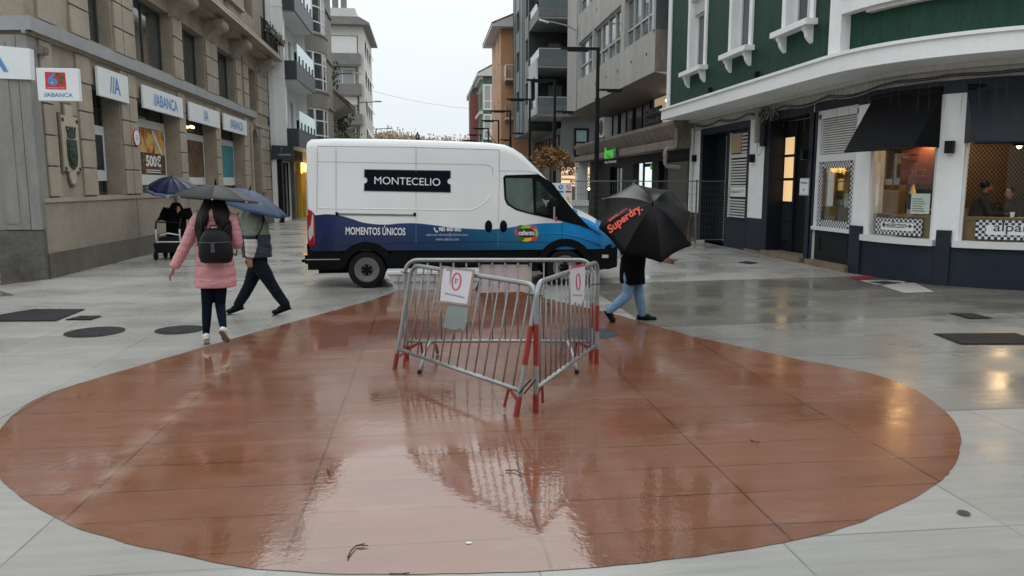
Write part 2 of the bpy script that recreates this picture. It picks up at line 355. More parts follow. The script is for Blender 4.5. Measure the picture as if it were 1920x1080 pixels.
for i,p in enumerate(red):
    q=red[(i+1)%len(red)]; n=max(1,int(math.hypot(q[0]-p[0],q[1]-p[1])/.06))
    for k in range(n):
        x=p[0]+(q[0]-p[0])*k/n; y=p[1]+(q[1]-p[1])*k/n; rq.append((x+.012*noise.noise(Vector((x*5,y*5,1)))+.005*noise.noise(Vector((x*23,y*23,4))),y+.012*noise.noise(Vector((x*5,y*5,9)))+.005*noise.noise(Vector((x*23,y*23,7)))))
sheet('red_paving',rq,'red_concrete',0.004)
sheet('right_paving',[(2.9,9.52),(2.9,5.61),(14,5.61),(14,10.4),(8.7,10.0),(5.05,9.6)],'mid_concrete',0.0015)
sheet('dark_paving_band',[(2.92,13.85),(2.90,10.1),(3.02,9.45),(5.05,9.6),(8.7,10.0),(13,10.4),(13,15),(8.9,14.45)],'dark_concrete',0.002)
a,b=G(20,527),G(75,527)
sheet('entrance_paving',[(-12,16.2),(-12,14.6),(-8.6,14.55),(-7.9,14.95),(-7.5,15.55),(-7.5,15.7),(-8.3,15.85)],'brown_paving',0.006)
sheet('entrance_tiles',[(-12,14.5),(-12,12.6),(-7.5,13.05),(-6.9,13.5),(-7.9,14.6),(-8.8,14.5)],'tile_paving',0.004)
def pxsheet(name,pp,m,z): return sheet(name,[G(*p) for p in pp],m,z)
pxsheet('white_paving_mark',[(1652,536),(1695,550),(1752,548),(1715,531),(1688,531)],'white_paving',0.008)
pxsheet('white_paving_square',[(1612,526),(1700,527),(1690,534),(1640,534)],'white_paving',0.006)
pxsheet('red_paving_mark',[(1592,519),(1628,517),(1642,522),(1606,525)],'red_paint',0.008)
# ---- covers, each a lid in a frame
def cover_quad(pp,label,n=10,m='iron',ribs=True,grp=None):
    P=[G(*p,0.006) for p in pp]; t=thing('manhole_cover',label,'manhole cover',(0,0,0),group=grp)
    f=MB(); c=sum(P,Vector())/4
    f.ext([p+(c-p)*0 for p in P],(0,0,0.006),m); f.build('frame',t)
    l=MB(); Q=[p+(c-p)*0.05+Vector((0,0,0.007)) for p in P]
    l.ext(Q,(0,0,0.003),m)
    if ribs:
        for i in range(n):
            u0=(i+0.25)/n; u1=(i+0.7)/n
            l.ext([Q[0].lerp(Q[1],u0)+Vector((0,0,.003)),Q[0].lerp(Q[1],u1)+Vector((0,0,.003)),Q[3].lerp(Q[2],u1)+Vector((0,0,.003)),Q[3].lerp(Q[2],u0)+Vector((0,0,.003))],(0,0,0.003),m)
    l.build('lid',t); return t
def cover_round(px,py,r,label,m='iron'):
    c=G(px,py,0.006); t=thing('manhole_cover',label,'manhole cover',(c.x,c.y,0.005))
    f=MB(); f.lathe([(r,0),(r,0.004),(r*0.93,0.006),(r*0.93,0.0)],(0,0,0),m,40); f.build('frame',t)
    l=MB(); l.lathe([(r*0.92,0),(r*0.92,0.005)],(0,0,0.0),m,40)
    for k in range(7):
        x=(k-3)*r*0.24; h=math.sqrt(max(0,(r*.85)**2-x*x)); l.box(x-r*.06,x+r*.06,-h,h,0.005,0.009,m)
    l.build('lid',t); return t
cover_quad([(-75,603),(105,602),(160,580),(62,580)],'large dark rectangular cover in pale concrete near the bank corner')
cover_quad([(122,600),(170,600),(191,593),(150,593)],'small brown square cover beside the large dark rectangular cover',5,'iron')
cover_round(178,622,0.345,'dark round manhole cover left of the woman in pink, the further left one')
cover_round(337,618,0.295,'dark round manhole cover close behind the feet of the woman in pink')
cover_round(1108,625,0.345,'blue black round manhole cover in red paving behind the barrier triangle','iron_blue')
cover_quad([(1750,626),(1802,646),(1965,646),(1905,625)],'large dark rectangular cover with pale scratches right of the red paving')
cover_quad([(1780,588),(1818,598),(1860,597),(1822,588)],'dark square cover between the cafe wall and the large right-hand cover',5)
cover_quad([(1383,492),(1405,495),(1422,493),(1400,490)],'tiny dark cover on pale paving before the dark blue doorway',4)
cover_quad([(1628,529),(1658,533),(1692,531),(1660,528)],'dark cover framed by white paving at the foot of the cafe wall',4)
cover_quad([(1226,487),(1245,490),(1272,488),(1252,485)],'flat dark cover behind the hand holding the black umbrella',4)
cover_round(1807,962,0.034,'tiny round metal cap in pale concrete right of the red paving','iron_grey')
# ---- litter on the wet red paving
mat('twig',(0.035,0.018,0.01),0.6,0.3)
def twig(pp,label,r=0.0045):
    P=[G(*p,0.012+0.004*(i%2)) for i,p in enumerate(pp)]; b=MB(); b.tube(P,[r*(1-.5*i/len(P)) for i in range(len(P))],'twig',5); tag(b.build('twig',smooth=True),label,'twig')
twig([(652,1045),(658,1032),(668,1023),(684,1019)],'bent dark twig on the shiny red paving near the front edge')
twig([(668,1023),(678,1022),(690,1023)],'short twig lying across the bent dark twig',0.004)
twig([(614,880),(617,886),(620,892)],'tiny dark twig beside the long joint, left of the sky reflection')
twig([(948,882),(965,881),(982,890)],'dark twig behind the sky reflection in the red paving')
twig([(1408,825),(1415,828),(1424,829)],'short black twig on red paving at right of barrier')
twig([(730,1076),(750,1076),(768,1074)],'thin twig at the front rim of the red paving',0.004)
mat('petal',(0.7,0.7,0.68),0.5)
b=MB(); p=G(879,1018,0.006); b.ell(p,(0.018,0.011,0.006),'petal',10,6); tag(b.build('paper_scrap',smooth=True),'tiny white scrap on the shiny red paving','litter')
# ================================================================ BANK BUILDING (left)
mat('stone',(0.305,0.258,0.203),0.62,0.20,1.6,0.35,45)
mat('stone_block',(0.335,0.284,0.225),0.62,0.18,1.1,0.35,45)
mat('stone_dark',(0.12,0.104,0.085),0.5,0.35,1.3,0.3,40)
mat('stone_plinth',(0.265,0.229,0.183),0.55,0.22,1.0,0.3,40)
mat('granite',(0.235,0.23,0.22),0.45,0.14,2.0,0.2,90,streak=(3,3,0.8))
mat('granite_dark',(0.10,0.095,0.088),0.4,0.4,1.6,0.2,60)
mat('band_stone',(0.30,0.305,0.315),0.5,0.12,1.5,0.1)
mat('frame_green',(0.035,0.05,0.042),0.35,0.1)
mat('win_dark',(0.018,0.026,0.024),0.04,0.3,0.7,spec=1.0)
mat('win_grey',(0.045,0.055,0.055),0.05,0.4,0.9,spec=1.0)
mat('sign_white',(0.74,0.77,0.78),0.35,0.03)
mat('sign_edge',(0.55,0.57,0.58),0.4,0.05)
mat('sign_blue',(0.075,0.24,0.55),0.4,0.03)
mat('black_metal',(0.008,0.009,0.010),0.5,0.1,spec=.15)
XL=-7.45
def mL(s,t,d): return Vector((XL-d,s,t))
bank=thing('bank_building','brown stone bank building with white sign boards and a stepped cornice','building',(XL,16,0))
bank.location=(0,0,0)
gw=[(18.47,20.03),(21.18,24.5),(25.24,28.6),(29.34,32.9)]      # street windows
uw=[(18.6,19.85),(21.34,24.33),(25.34,27.75),(29.39,31.95),(34.3,35.8)]
holes=[(a,b,1.60,4.1) for a,b in gw]+[(a,b,5.08,6.85) for a,b in uw]+[(a,b,9.1,11.4) for a,b in uw]
arch=(34.5,36.0)
holes.append((arch[0],arch[1],0.12,4.30))
b=MB(); wall(b,mL,15.75,38.25,0,14.5,holes,'stone',0.5)
# gable back, roof edge and the turned entrance front
b.quad((XL,38.25,0),(XL-8,38.25,0),(XL-8,38.25,14.5),(XL,38.25,14.5),'stone')
b.quad((XL,15.75,0),(-13,16.75,0),(-13,16.75,14.5),(XL,15.75,14.5),'stone')
b.add([(XL,15.75,14.5),(XL,38.25,14.5),(-16,38.25,14.5),(-16,16,14.5)],[(0,1,2,3)],'stone')
bw=b.build('wall',bank)
# plinth and the darker base course
b=MB()
for s0,s1 in ((15.8,34.4),(36.1,38.25)):
    slab(b,mL,s0,s1,0.5,1.50,-0.07,0.0,'stone_plinth'); slab(b,mL,s0,s1,1.50,1.58,-0.10,0.0,'stone_block')
    slab(b,mL,s0,s1,0.0,0.5,-0.085,0.0,'stone_dark')
for s in (20.6,24.87,28.97,33.6): slab(b,mL,s-.02,s+.02,0.5,1.5,-0.074,-0.06,'stone_dark')
fixn(b.build('plinth',bank))
# rusticated piers, both storeys
b=MB()
def pier(s0,s1,z0,z1,rows,pr=0.05):
    h=(z1-z0)/rows
    b=MB()
    for r in range(rows): slab(b,mL,s0,s1,z0+r*h+.016,z0+(r+1)*h-.016,-pr,0,'stone_block')
    bevel(fixn(b.build('rusticated_pier',bank)),0.008,1)
for s0,s1 in ((16.15,16.62),(17.72,18.40),(20.1,20.55),(20.6,21.12),(24.55,25.18),(28.66,29.28),(32.95,33.75),(36.3,37.2),(37.25,38.2)): pier(s0,s1,1.6,4.66,5)
for s0,s1 in ((16.2,16.9),(17.6,18.5),(19.95,20.45),(20.5,21.25),(24.4,25.25),(27.85,28.5),(28.55,29.3),(32.05,32.8),(33.3,34.2),(35.9,36.9),(37.0,38.2)): pier(s0,s1,5.03,7.45,4,0.06)
# string course
b=MB(); slab(b,mL,15.6,35.05,4.72,4.98,-0.16,0,'band_stone'); slab(b,mL,15.6,35.05,4.66,4.72,-0.07,0,'stone_block')
b.ext([(XL+.16,15.6,4.72),(XL+.16,15.6,4.98),(-13,16.58,4.98),(-13,16.58,4.72)],(-0.01,0.17,0),'band_stone')
fixn(b.build('string_course',bank))
b=MB(); slab(b,mL,35.05,38.25,4.42,4.54,-0.08,0,'stone_block'); slab(b,mL,34.2,34.45,0,4.35,-.07,0,'stone_block'); slab(b,mL,36.05,36.3,0,4.35,-.07,0,'stone_block'); fixn(b.build('door_surround',bank))
# arched door
b=MB(); slab(b,mL,arch[0],arch[1],0.12,4.30,0.42,0.46,'black_metal')
for k in range(3): slab(b,mL,arch[0]+.12+k*.45,arch[0]+.45+k*.45,0.4,2.4,0.40,0.42,'frame_green')
fixn(b.build('door',bank))
b=MB(); c=(arch[0]+arch[1])/2; rr=(arch[1]-arch[0])/2
P=[(XL,c+rr*math.cos(R_(a)),4.30-rr+rr*math.sin(R_(a))) for a in range(0,181,15)]
for p,q in zip(P,P[1:]): b.ext([p,q,(XL,q[1],4.31),(XL,p[1],4.31)],(-0.2,0,0),'stone_block')
fixn(b.build('door_arch',bank))
# windows
for a_,b_ in gw: window(bank,mL,a_,b_,1.60,4.1,0.46,'frame_green','win_dark',0.07,vert=(),horz=(0.82,))
for a_,b_ in uw: window(bank,mL,a_,b_,5.08,6.85,0.34,'frame_green','win_grey',0.07,vert=(0.5,))
for a_,b_ in uw: window(bank,mL,a_,b_,9.1,11.4,0.34,'frame_green','win_grey',0.07,vert=(0.5,))
# balcony slab on scroll corbels
b=MB(); xo=-6.70
prof=[(XL,7.62),(xo+.10,7.62),(xo+.06,7.68),(xo+.06,7.74),(xo,7.78),(xo,7.86),(xo-.05,7.92),(XL,7.95)]
b.ext([(x,22.6,z) for x,z in prof],(0,38.15-22.6,0),'stone_block')
slab(b,mL,22.7,38.1,7.45,7.62,-0.45,0,'stone')
fixn(b.build('balcony_slab',bank))
for yc in (24.6,28.2,31.9,36.6):
    b=MB(); P=[]
    for k in range(13):
        a=R_(-90+k*15*1.0); P.append((xo-.28+0.20*math.cos(a),7.33+0.2*math.sin(a)))
    P=[(XL,7.45)]+[(XL,6.75),(XL+.12,6.82),(XL+.26,7.0)]+[(x,z) for x,z in P if z<7.46]+[(xo-.1,7.45)]
    b.ext([(x,yc-.42,z) for x,z in P],(0,.84,0),'stone'); 
    b.tube([(xo-.28,yc-.45,7.3),(xo-.28,yc+.45,7.3)],0.15,'stone',14)
    fixn(b.build('corbel',bank))
# balcony doors' sill and railing above the slab
b=MB(); slab(b,mL,30.8,33.0,8.75,8.9,-0.3,0,'stone_block'); slab(b,mL,30.9,32.9,8.3,8.75,-0.16,0,'stone'); fixn(b.build('sill',bank))
b=MB(); pr=[(xo-.12,34.4),(xo-.12,38.0)]
for z in (8.02,8.92): b.tube([(pr[0][0],pr[0][1],z),(pr[1][0],pr[1][1],z)],0.022,'black_metal',6)
for k in range(31): y=34.4+3.6*k/30; b.tube([(xo-.12,y,7.93),(xo-.12,y,8.92)],0.011,'black_metal',5)
for z in (8.02,8.92): b.tube([(xo-.12,38,z),(XL,38,z)],0.022,'black_metal',6)
for k in range(6): x=XL+.1+k*.12; b.tube([(x,38,7.93),(x,38,8.92)],0.011,'black_metal',5)
b.build('railing',bank)
# smooth granite pillar at the turned corner
b=MB(); b.box(-8.22,-7.62,15.70,15.95,0.98,4.64,'granite'); b.box(-7.60,-7.41,15.68,16.05,0.98,4.64,'granite'); b.box(-8.24,-7.40,15.66,16.07,0,0.96,'granite_dark')
b.box(-8.05,-7.80,15.685,15.71,1.1,4.5,'granite')
fixn(b.build('corner_pillar',bank)); 
b=MB(); b.box(-9.9,-8.3,15.93,16.0,0.03,3.4,'win_dark'); 
for x in (-9.9,-8.36): b.box(x,x+.07,15.88,15.93,0.02,3.4,'sign_edge')
b.box(-9.9,-8.29,15.88,15.93,3.33,3.4,'sign_edge'); b.box(-9.83,-8.36,15.88,15.93,0.02,.10,'sign_edge')
fixn(b.build('entrance_door',bank))
# ---- sign boards
def abanca(mb,org,xd,ud,h,full):
    xd=Vector(xd).normalized(); ud=Vector(ud); org=Vector(org)
    for k in range(2):     # two slanted strokes
        o=org+xd*(k*h*.34); mb.add([o,o+xd*h*.15,o+xd*h*.47+ud*h,o+xd*h*.32+ud*h],[(0,1,2,3)],'sign_blue')
    text('ABANCA' if full else 'A','sign_blue',org+xd*h*.62,xd,ud,h,None,mb=mb,bold=0.02)
def board(y0,y1,z0,z1,full,label,th=None):
    t=thing('bank_sign',label,'sign',(XL+.05,(y0+y1)/2,z0)); o=t.location
    b=MB(); b.box(0.0,0.06,y0-o.y,y1-o.y,0,z1-z0,'sign_white'); bevel(b.build('board',t),0.006,1)
    c=MB(); h=(z1-z0)*(.56 if full else .60); L=h*(5.55 if full else 1.35)
    abanca(c,Vector((XL+.05+.064,(y0+y1)/2-L/2,z0+(z1-z0)/2-h/2))-o,(0,1,0),(0,0,1),h,full); c.build('lettering',t); return t
board(18.62,20.42,3.86,4.52,False,'white sign board with blue slanted strokes and letter A beside the stone crest')
board(21.42,24.75,3.86,4.46,True,'largest white sign board with blue bank name over the 500 euro poster')
board(25.4,28.95,3.86,4.44,False,'white sign board with blue letter A over the window with a lit ceiling lamp')
board(29.55,33.2,3.86,4.46,True,'white sign board with blue bank name nearest the arched door')
# sign over the entrance, cut by the edge of the photograph
P=[WY(-60,80,15.72),WY(55,91,15.6),WY(58,149,15.6),WY(-60,145,15.72)]
t=thing('bank_sign','large white sign board with part of a blue letter A over the corner entrance','sign',P[2]); o=t.location
b=MB(); b.ext([p-o for p in P],(0.01,0.14,0),'sign_white'); b.build('board',t)
xd=(P[1]-P[0]).normalized(); b=MB(); q=P[3]+(P[2]-P[3])*0.72+Vector((0,-.012,0.12)); text('A','sign_blue',q-o,xd,(0,0,1),0.44,0.52,mb=b,align='L',bold=.01)
for v in range(len(b.v)): pass
for k in range(len(b.v)): b.v[k]=tuple(Vector(b.v[k])-xd*0.60)
b.build('lettering',t)
# projecting square sign on a bracket
Y0=15.15; P=[WY(68,127,Y0),WY(146,125.5,Y0),WY(147,191,Y0),WY(72,189,Y0)]
t=thing('projecting_sign','square white projecting sign with red emblem and bank name above the stone crest','sign',(P[3].x,Y0,P[3].z)); o=t.location
wd=P[1].x-P[0].x; h=P[0].z-P[3].z
b=MB(); b.box(0,wd,0,0.12,0,h,'sign_white'); bevel(b.build('board',t),0.008,1)
b=MB(); b.box(0.02,0.07,0.12,0.62,h*.25,h*.31,'sign_edge'); b.box(0.02,0.07,0.12,0.62,h*.75,h*.81,'sign_edge'); b.build('bracket',t)
mat('sign_red',(0.55,0.03,0.045),0.4,0.04); mat('sign_green',(0.03,0.13,0.035),0.4,0.04); mat('sign_yellow',(0.75,0.45,0.05),0.4,.04)
b=MB(); b.add([(wd*.20,-.003,h*.36),(wd*.70,-.003,h*.35),(wd*.695,-.003,h*.87),(wd*.21,-.003,h*.88)],[(0,1,2,3)],'sign_red')
def disc(b,x,z,r,m,y=-.006,n=18): b.add([(x+r*math.cos(2*math.pi*k/n),y,z+r*math.sin(2*math.pi*k/n)) for k in range(n)],[tuple(range(n))],m)
for x,z in ((.51,.80),(.60,.71),(.58,.57)): disc(b,wd*x,h*z,h*.065,'sign_green')
text('6','sign_blue',(wd*.26,-.006,h*.46),(1,0,0),(0,0,1),h*.38,wd*.24,mb=b,bold=.03)
disc(b,wd*.375,h*.56,h*.035,'sign_yellow',-.009)
text('GRANDES AÑOS','sign_white',(wd*.235,-.006,h*.385),(1,0,0),(0,0,1),h*.04,wd*.44,mb=b)
b.build('emblem',t)
b=MB(); abanca(b,(wd*.12,-.003,h*.12),(1,0,0),(0,0,1),h*.13,True); 
xs=[v[0] for v in b.v]; k=(wd*.70)/(max(xs)-min(xs)); x0=min(xs); b.v=[((v[0]-x0)*k+wd*.14,v[1],v[2]) for v in b.v]
b.build('lettering',t)
# ---- stone plaque with a bronze crest
mat('bronze',(0.035,0.055,0.045),0.5,0.3,12,0.6,60,0.4)
mat('plaque_stone',(0.42,0.37,0.29),0.6,0.1,2.5,.2)
t=thing('crest_plaque','pale stone plaque with stepped ends and dark green crowned crest','plaque',(XL,17.15,1.7))
Q=[(-.40,.42),(-.40,1.62),(-.18,1.62),(-.18,1.86),(.18,1.86),(.18,1.62),(.40,1.62),(.40,.42),(.16,.42),(.16,.28),(.10,.16),(0,.12),(-.10,.16),(-.16,.28),(-.16,.42)]
b=MB(); b.ext([(0,-s*1.10,z*1.02) for s,z in Q],(0.035,0,0),'stone_dark'); b.ext([(0.035,-s*.98,z*1.0+.02) for s,z in [(a*.94,(c-.99)*.95+.99) for a,c in Q]],(0.03,0,0),'plaque_stone'); fixn(b.build('slab',t))
b=MB(); S=[(-.21,1.12),(.21,1.12),(.22,.75),(.16,.58),(0,.50),(-.16,.58),(-.22,.75)]
b.ext([(0.06,-s,z) for s,z in S],(0.03,0,0),'bronze'); b.ext([(0.09,-s*.75,(z-.85)*.75+.85) for s,z in S],(0.015,0,0),'bronze')
for a in range(0,360,40): b.ell((0.095,0.14*math.cos(R_(a)),0.84+.16*math.sin(R_(a))),(.018,.05,.05),'bronze',8,5)
b.ell((.105,0,.84),(.022,.08,.09),'bronze'); fixn(b.build('shield',t))
b=MB(); b.ext([(0.06,-s,z) for s,z in [(-.15,1.16),(.15,1.16),(.19,1.34),(.10,1.28),(.06,1.38),(0,1.29),(-.06,1.38),(-.10,1.28),(-.19,1.34)]],(0.035,0,0),'bronze')
for s in (-.19,-.06,.06,.19): b.ell((.08,s,1.37),(.02,.03,.03),'bronze',8,6)
fixn(b.build('crown',t))
for s,z in ((-.32,1.52),(.32,1.52),(-.32,.52),(.32,.52)):
    b=MB(); b.ell((.07,s,z),(.02,.045,.045),'bronze',10,6); b.build('boss',t,smooth=True)
t.location=(XL,17.15,1.66)
# ---- round plate on the pier
t=thing('round_plate','small white round plate with red rim on stone pier left of the 500 euro poster','plaque',(XL+.052,20.88,3.05))
b=MB(); b.lathe([(.22,0),(.22,.02),(.18,.02)],(0,0,0),'sign_red',24,'X'); b.build('rim',t)
b=MB(); b.lathe([(.19,0.0),(.19,.024)],(0,0,0),'sign_white',24,'X'); 
for i in range(3): b.box(.0245,.0255,-.09+.02*i,.09-.02*i,-.06+.05*i,-.04+.05*i,'sign_blue')
b.build('face',t)
mat('grey_box',(0.25,0.24,.22),.6)
t=MB(); t.box(XL,XL+.14,16.05,16.3,4.36,4.52,'grey_box'); t.box(XL+.14,XL+.16,16.08,16.27,4.38,4.50,'stone_dark'); tag(t.build('junction_box'),'small grey junction box under the string course beside the projecting sign','box')
# ---- posters behind the glass of the street windows
mat('poster_white',(0.62,0.66,0.67),.4,.02); mat('poster_dark',(.025,.03,.035),.35,.5,4); mat('poster_teal',(.02,.21,.25),.35,.15,3)
def poster_mat(name,cols,scale,wst):
    m,t_,bs=base_mat(name); tc=N(t_,'ShaderNodeTexCoord'); wv=N(t_,'ShaderNodeTexNoise'); wv.inputs['Scale'].default_value=scale; wv.inputs['Detail'].default_value=2; wv.inputs['Distortion'].default_value=wst
    lk(t_,tc.outputs['Object'],wv.inputs['Vector']); r=N(t_,'ShaderNodeValToRGB'); r.color_ramp.interpolation='EASE'
    es=r.color_ramp.elements
    while len(es)<len(cols): es.new(0.5)
    for i,(p,c) in enumerate(cols): es[i].position=p; es[i].color=(*c,1)
    lk(t_,wv.outputs['Fac'],r.inputs[0]); lk(t_,r.outputs[0],bs.inputs['Base Color']); bs.inputs['Roughness'].default_value=.35; M[name]=m
poster_mat('poster_orange',[(.3,(.10,.02,.01)),(.42,(.35,.10,.02)),(.52,(.62,.38,.12)),(.6,(.60,.45,.2)),(.7,(.55,.3,.08))],1.6,1.2)
poster_mat('poster_brown',[(.35,(.02,.012,.01)),(.5,(.12,.06,.03)),(.6,(.05,.03,.02)),(.7,(.25,.16,.08))],2.2,1.0)
def poster(y0,y1,zt,zw0,m,zb,label,extra=None):
    X=XL-.40; t=thing('window_poster',label,'poster',(X,(y0+y1)/2,zb)); o=t.location
    b=MB(); b.box(0,.015,y0-o.y,y1-o.y,0,zt-zb,'poster_white'); b.build('sheet',t)
    b=MB(); b.box(.015,.019,y0-o.y+.06,y1-o.y-.12,zw0-zb,zt-zb-.22,m)
    if extra is ex500: b.box(.0192,.0198,y0-o.y+.06,y1-o.y-.12,zw0-zb,zw0-zb+.62,'poster_brown')
    b.build('picture',t)
    if extra: extra(t,o,X)
def ex500(t,o,X):
    b=MB(); text('500€','sign_white',Vector((X+.022,22.72,2.36))-o,(0,1,0),(0,0,1),.34,1.25,mb=b,bold=.04)
    for i in range(2): b.box(.0205,.0215,22.72-o.y,23.9-o.y,2.25-o.z-.06*i,2.275-o.z-.06*i,'sign_white')
    b.build('lettering',t)
    b=MB()
    for k,(mm,dx) in enumerate((('sign_red',0),('sign_yellow',.14),('sign_blue',.28),('sign_yellow',-.14),('petal',.40))):
        b.add([Vector((.0205+.0005*k,23.85-dx-o.y,3.40-o.z)),Vector((.0205+.0005*k,23.70-dx-o.y,3.40-o.z)),Vector((.0205+.0005*k,24.15-dx*.3-o.y,2.72-o.z)),Vector((.0205+.0005*k,24.28-dx*.3-o.y,2.72-o.z))],[(0,1,2,3)],mm)
    b.build('kite',t)
poster(22.25,24.47,3.66,2.13,'poster_orange',1.84,'window poster with orange and striped picture and 500 euro lettering',ex500)
def exb(t,o,X):
    b=MB(); text('ahorra','sign_white',Vector((X+.022,26.85,2.66))-o,(0,1,0),(0,0,1),.09,.6,mb=b); b.box(.0205,.0215,26.85-o.y,27.4-o.y,2.52-o.z,2.55-o.z,'sign_white'); b.build('lettering',t)
poster(26.5,28.57,3.56,2.10,'poster_brown',1.84,'window poster with dark brown photograph behind the navy umbrella')
poster(30.9,32.85,3.60,2.14,'poster_teal',1.82,'window poster with plain teal panel near the arched door')
poster(19.2,20.0,3.26,2.2,'poster_dark',1.94,'narrow window poster with black picture beside the stone crest')
# lit ceiling lamp inside the third window
emis('warm_lamp',(1.0,0.72,0.42),7.0)
t=MB(); t.ell((XL-.36,27.2,3.78),(.03,.28,.05),'warm_lamp',16,8); t.tube([(XL-.36,27.2,3.82),(XL-.36,27.2,4.05)],.01,'black_metal',6); tag(t.build('ceiling_lamp',smooth=True),'small lit ceiling lamp behind the glass under the third sign board','lamp')
# ================================================================ LEFT SIDE OF THE STREET BEYOND THE BANK
mat('white_render',(0.78,0.79,0.79),0.6,0.05,1.2,0.1)
mat('navy_panel',(0.030,0.037,0.050),0.4,0.12,2)
mat('navy_box',(0.055,0.062,0.078),0.45,0.15,2)
mat('balc_glass',(0.46,0.66,0.68),0.12,0.1,2,spec=.8)
mat('brown_door',(0.05,0.035,0.028),.5,.2)
mat('pipe_dark',(.03,.045,.055),.4,.1)
mat('shop_frame',(.010,.010,.012),.5,.2,spec=.12)
mat('yellow_panel',(.55,.33,.015),.45,.08)
def facade(X,sgn):   # sgn -1: left side of street, faces +x
    return (lambda s,t,d: Vector((X+sgn*d,s,t)))
mW=facade(-7.15,-1)
wb=thing('white_apartment_building','white apartment building with dark balconies and pale glass railings','building')
holes=[]; fl=[(3.95,6.9),(7.15,10.1),(10.35,13.3),(13.55,16.4)]
for z0,z1 in fl:
    holes+=[(39.3,40.0,z0+.1,z0+2.35),(41.2,42.1,z0+.1,z0+2.5),(42.9,43.7,z0+.1,z0+2.3)]
holes.append((38.9,41.9,.15,3.0)); holes.append((43.1,44.3,0.05,2.75))
b=MB(); wall(b,mW,38.3,44.6,0,17,holes,'white_render',.25)
b.box(-7.5,-6.62,38.35,38.85,3.72,17,'white_render')                    # protruding side slab
b.box(-12,-7.16,38.28,38.34,0,17,'white_render'); b.box(-12,-7.16,44.6,44.66,0,17,'white_render')
for z in (6.95,10.2,13.4): b.box(-7.52,-6.60,38.33,38.87,z,z+.09,'white_render')
b.add([(-7.15,38.3,17),(-7.15,44.6,17),(-12,44.6,17),(-12,38.3,17)],[(0,1,2,3)],'white_render')
fixn(b.build('wall',wb))
for z0,z1 in fl:
    window(wb,mW,39.3,40.0,z0+.1,z0+2.35,.2,'frame_green','win_dark',.05)
    window(wb,mW,42.9,43.7,z0+.1,z0+2.3,.2,'frame_green','win_dark',.05)
    d=MB(); slab(d,mW,41.2,42.1,z0+.1,z0+2.5,.1,.16,'brown_door'); fixn(d.build('door',wb))
for z0,z1 in fl:
    b=MB(); b.box(-6.62,-6.12,38.42,38.50,z0-.28,z0+.60,'navy_panel'); b.box(-6.12,-6.04,38.42,44.6,z0-.28,z0+.60,'navy_box')
    for k in range(4): b.box(-6.04,-6.036,39.4+k*1.4,39.46+k*1.4,z0+.1,z0+.16,'shop_frame')
    fixn(b.build('balcony_front',wb))
    b=MB(); b.box(-7.14,-6.125,38.86,44.55,z0-.27,z0-.05,'white_render'); b.build('balcony_slab',wb)
    b=MB(); b.box(-6.10,-6.07,38.9,44.3,z0+.6,z0+1.48,'balc_glass'); g_=b.build('glass_railing',wb)
    for k in range(5): b=MB(); b.box(-6.08,-6.03,39.4+k*1.1,39.46+k*1.1,z0+.45,z0+.95,'shop_frame'); b.build('clamp',wb)
    b=MB(); b.box(-6.16,-6.05,38.5,38.62,z0+.6,z0+1.0,'shop_frame'); b.build('corner_post',wb)
# street level: dark shop front and yellow neighbour
b=MB(); slab(b,mW,38.4,44.55,3.02,3.65,-.28,0,'shop_frame'); slab(b,mW,38.4,38.7,0,3.02,-.22,0,'shop_frame'); slab(b,mW,42.0,42.9,0,3.02,-.2,0,'stone_dark'); fixn(b.build('shop_fascia',wb))
window(wb,mW,38.9,41.9,.15,3.0,.12,'shop_frame','win_grey',.09,vert=(.33,.66),name='shop_window')
t=thing('shop_sign','dark blue hanging shop sign with a pale mark over the dark shop front','sign',(-7.1,38.15,2.95))
P=[WY(509,272,38.15),WY(550,274,38.15),WY(550,298,38.15),WY(509,299,38.15)]
b=MB(); b.ext([p-t.location for p in P],(0,.08,0),'navy_panel'); b.build('board',t)
b=MB(); text('?','granite',Vector((P[0].x+.42,38.145,P[2].z+.32))-t.location,(1,0,0),(0,0,1),.26,mb=b); b.box(P[0].x+.3-t.location.x,P[1].x-.12-t.location.x,-.004,-.002,P[2].z+.16-t.location.z,P[2].z+.24-t.location.z,'granite'); b.build('lettering',t)
b=MB(); b.tube([(-7.42,38.2,0.1),(-7.42,38.2,15)],.055,'pipe_dark',8); 
for z in (3,6,9,12): b.lathe([(.075,z),(.075,z+.06)],(-7.42,38.2,0),'pipe_dark',10)
tag(b.build('downpipe',smooth=40),'dark blue downpipe between the stone bank and the white building','pipe')
yb=thing('yellow_shop_front','bright yellow shop front with strings of warm lights left of the van','shop front',(-7.0,44,0)); yb.location=(0,0,0)
b=MB(); b.box(-7.1,-6.75,42.95,43.12,0,3.0,'yellow_panel'); b.box(-7.1,-6.75,44.3,44.5,0,3.0,'yellow_panel'); b.box(-7.1,-6.85,43.12,44.3,2.62,3.0,'yellow_panel'); b.build('frame',yb)
emis('warm_shop',(1.0,0.62,0.30),1.1); emis('string_light',(1.0,0.62,0.12),9.0)
b=MB(); b.box(-7.14,-7.10,43.15,44.28,0.05,2.6,'stone_dark'); b.build('backing',yb)
b=MB(); b.box(-7.09,-7.05,43.25,44.2,1.5,2.2,'warm_shop'); b.build('lit_display',yb)
b=MB(); b.box(-7.08,-7.0,43.15,43.22,0,2.6,'shop_frame'); b.box(-7.08,-7.0,44.2,44.27,0,2.6,'shop_frame'); b.box(-7.08,-7.0,43.22,44.2,2.5,2.58,'shop_frame'); b.box(-7.08,-7.0,43.22,44.2,1.05,1.1,'shop_frame'); b.build('door_frame',yb)
t=thing('string_lights','warm yellow string lights hanging over the yellow shop front','lights',(-6.7,43.5,2.7))
b=MB(); w_=MB(); random.seed(3)
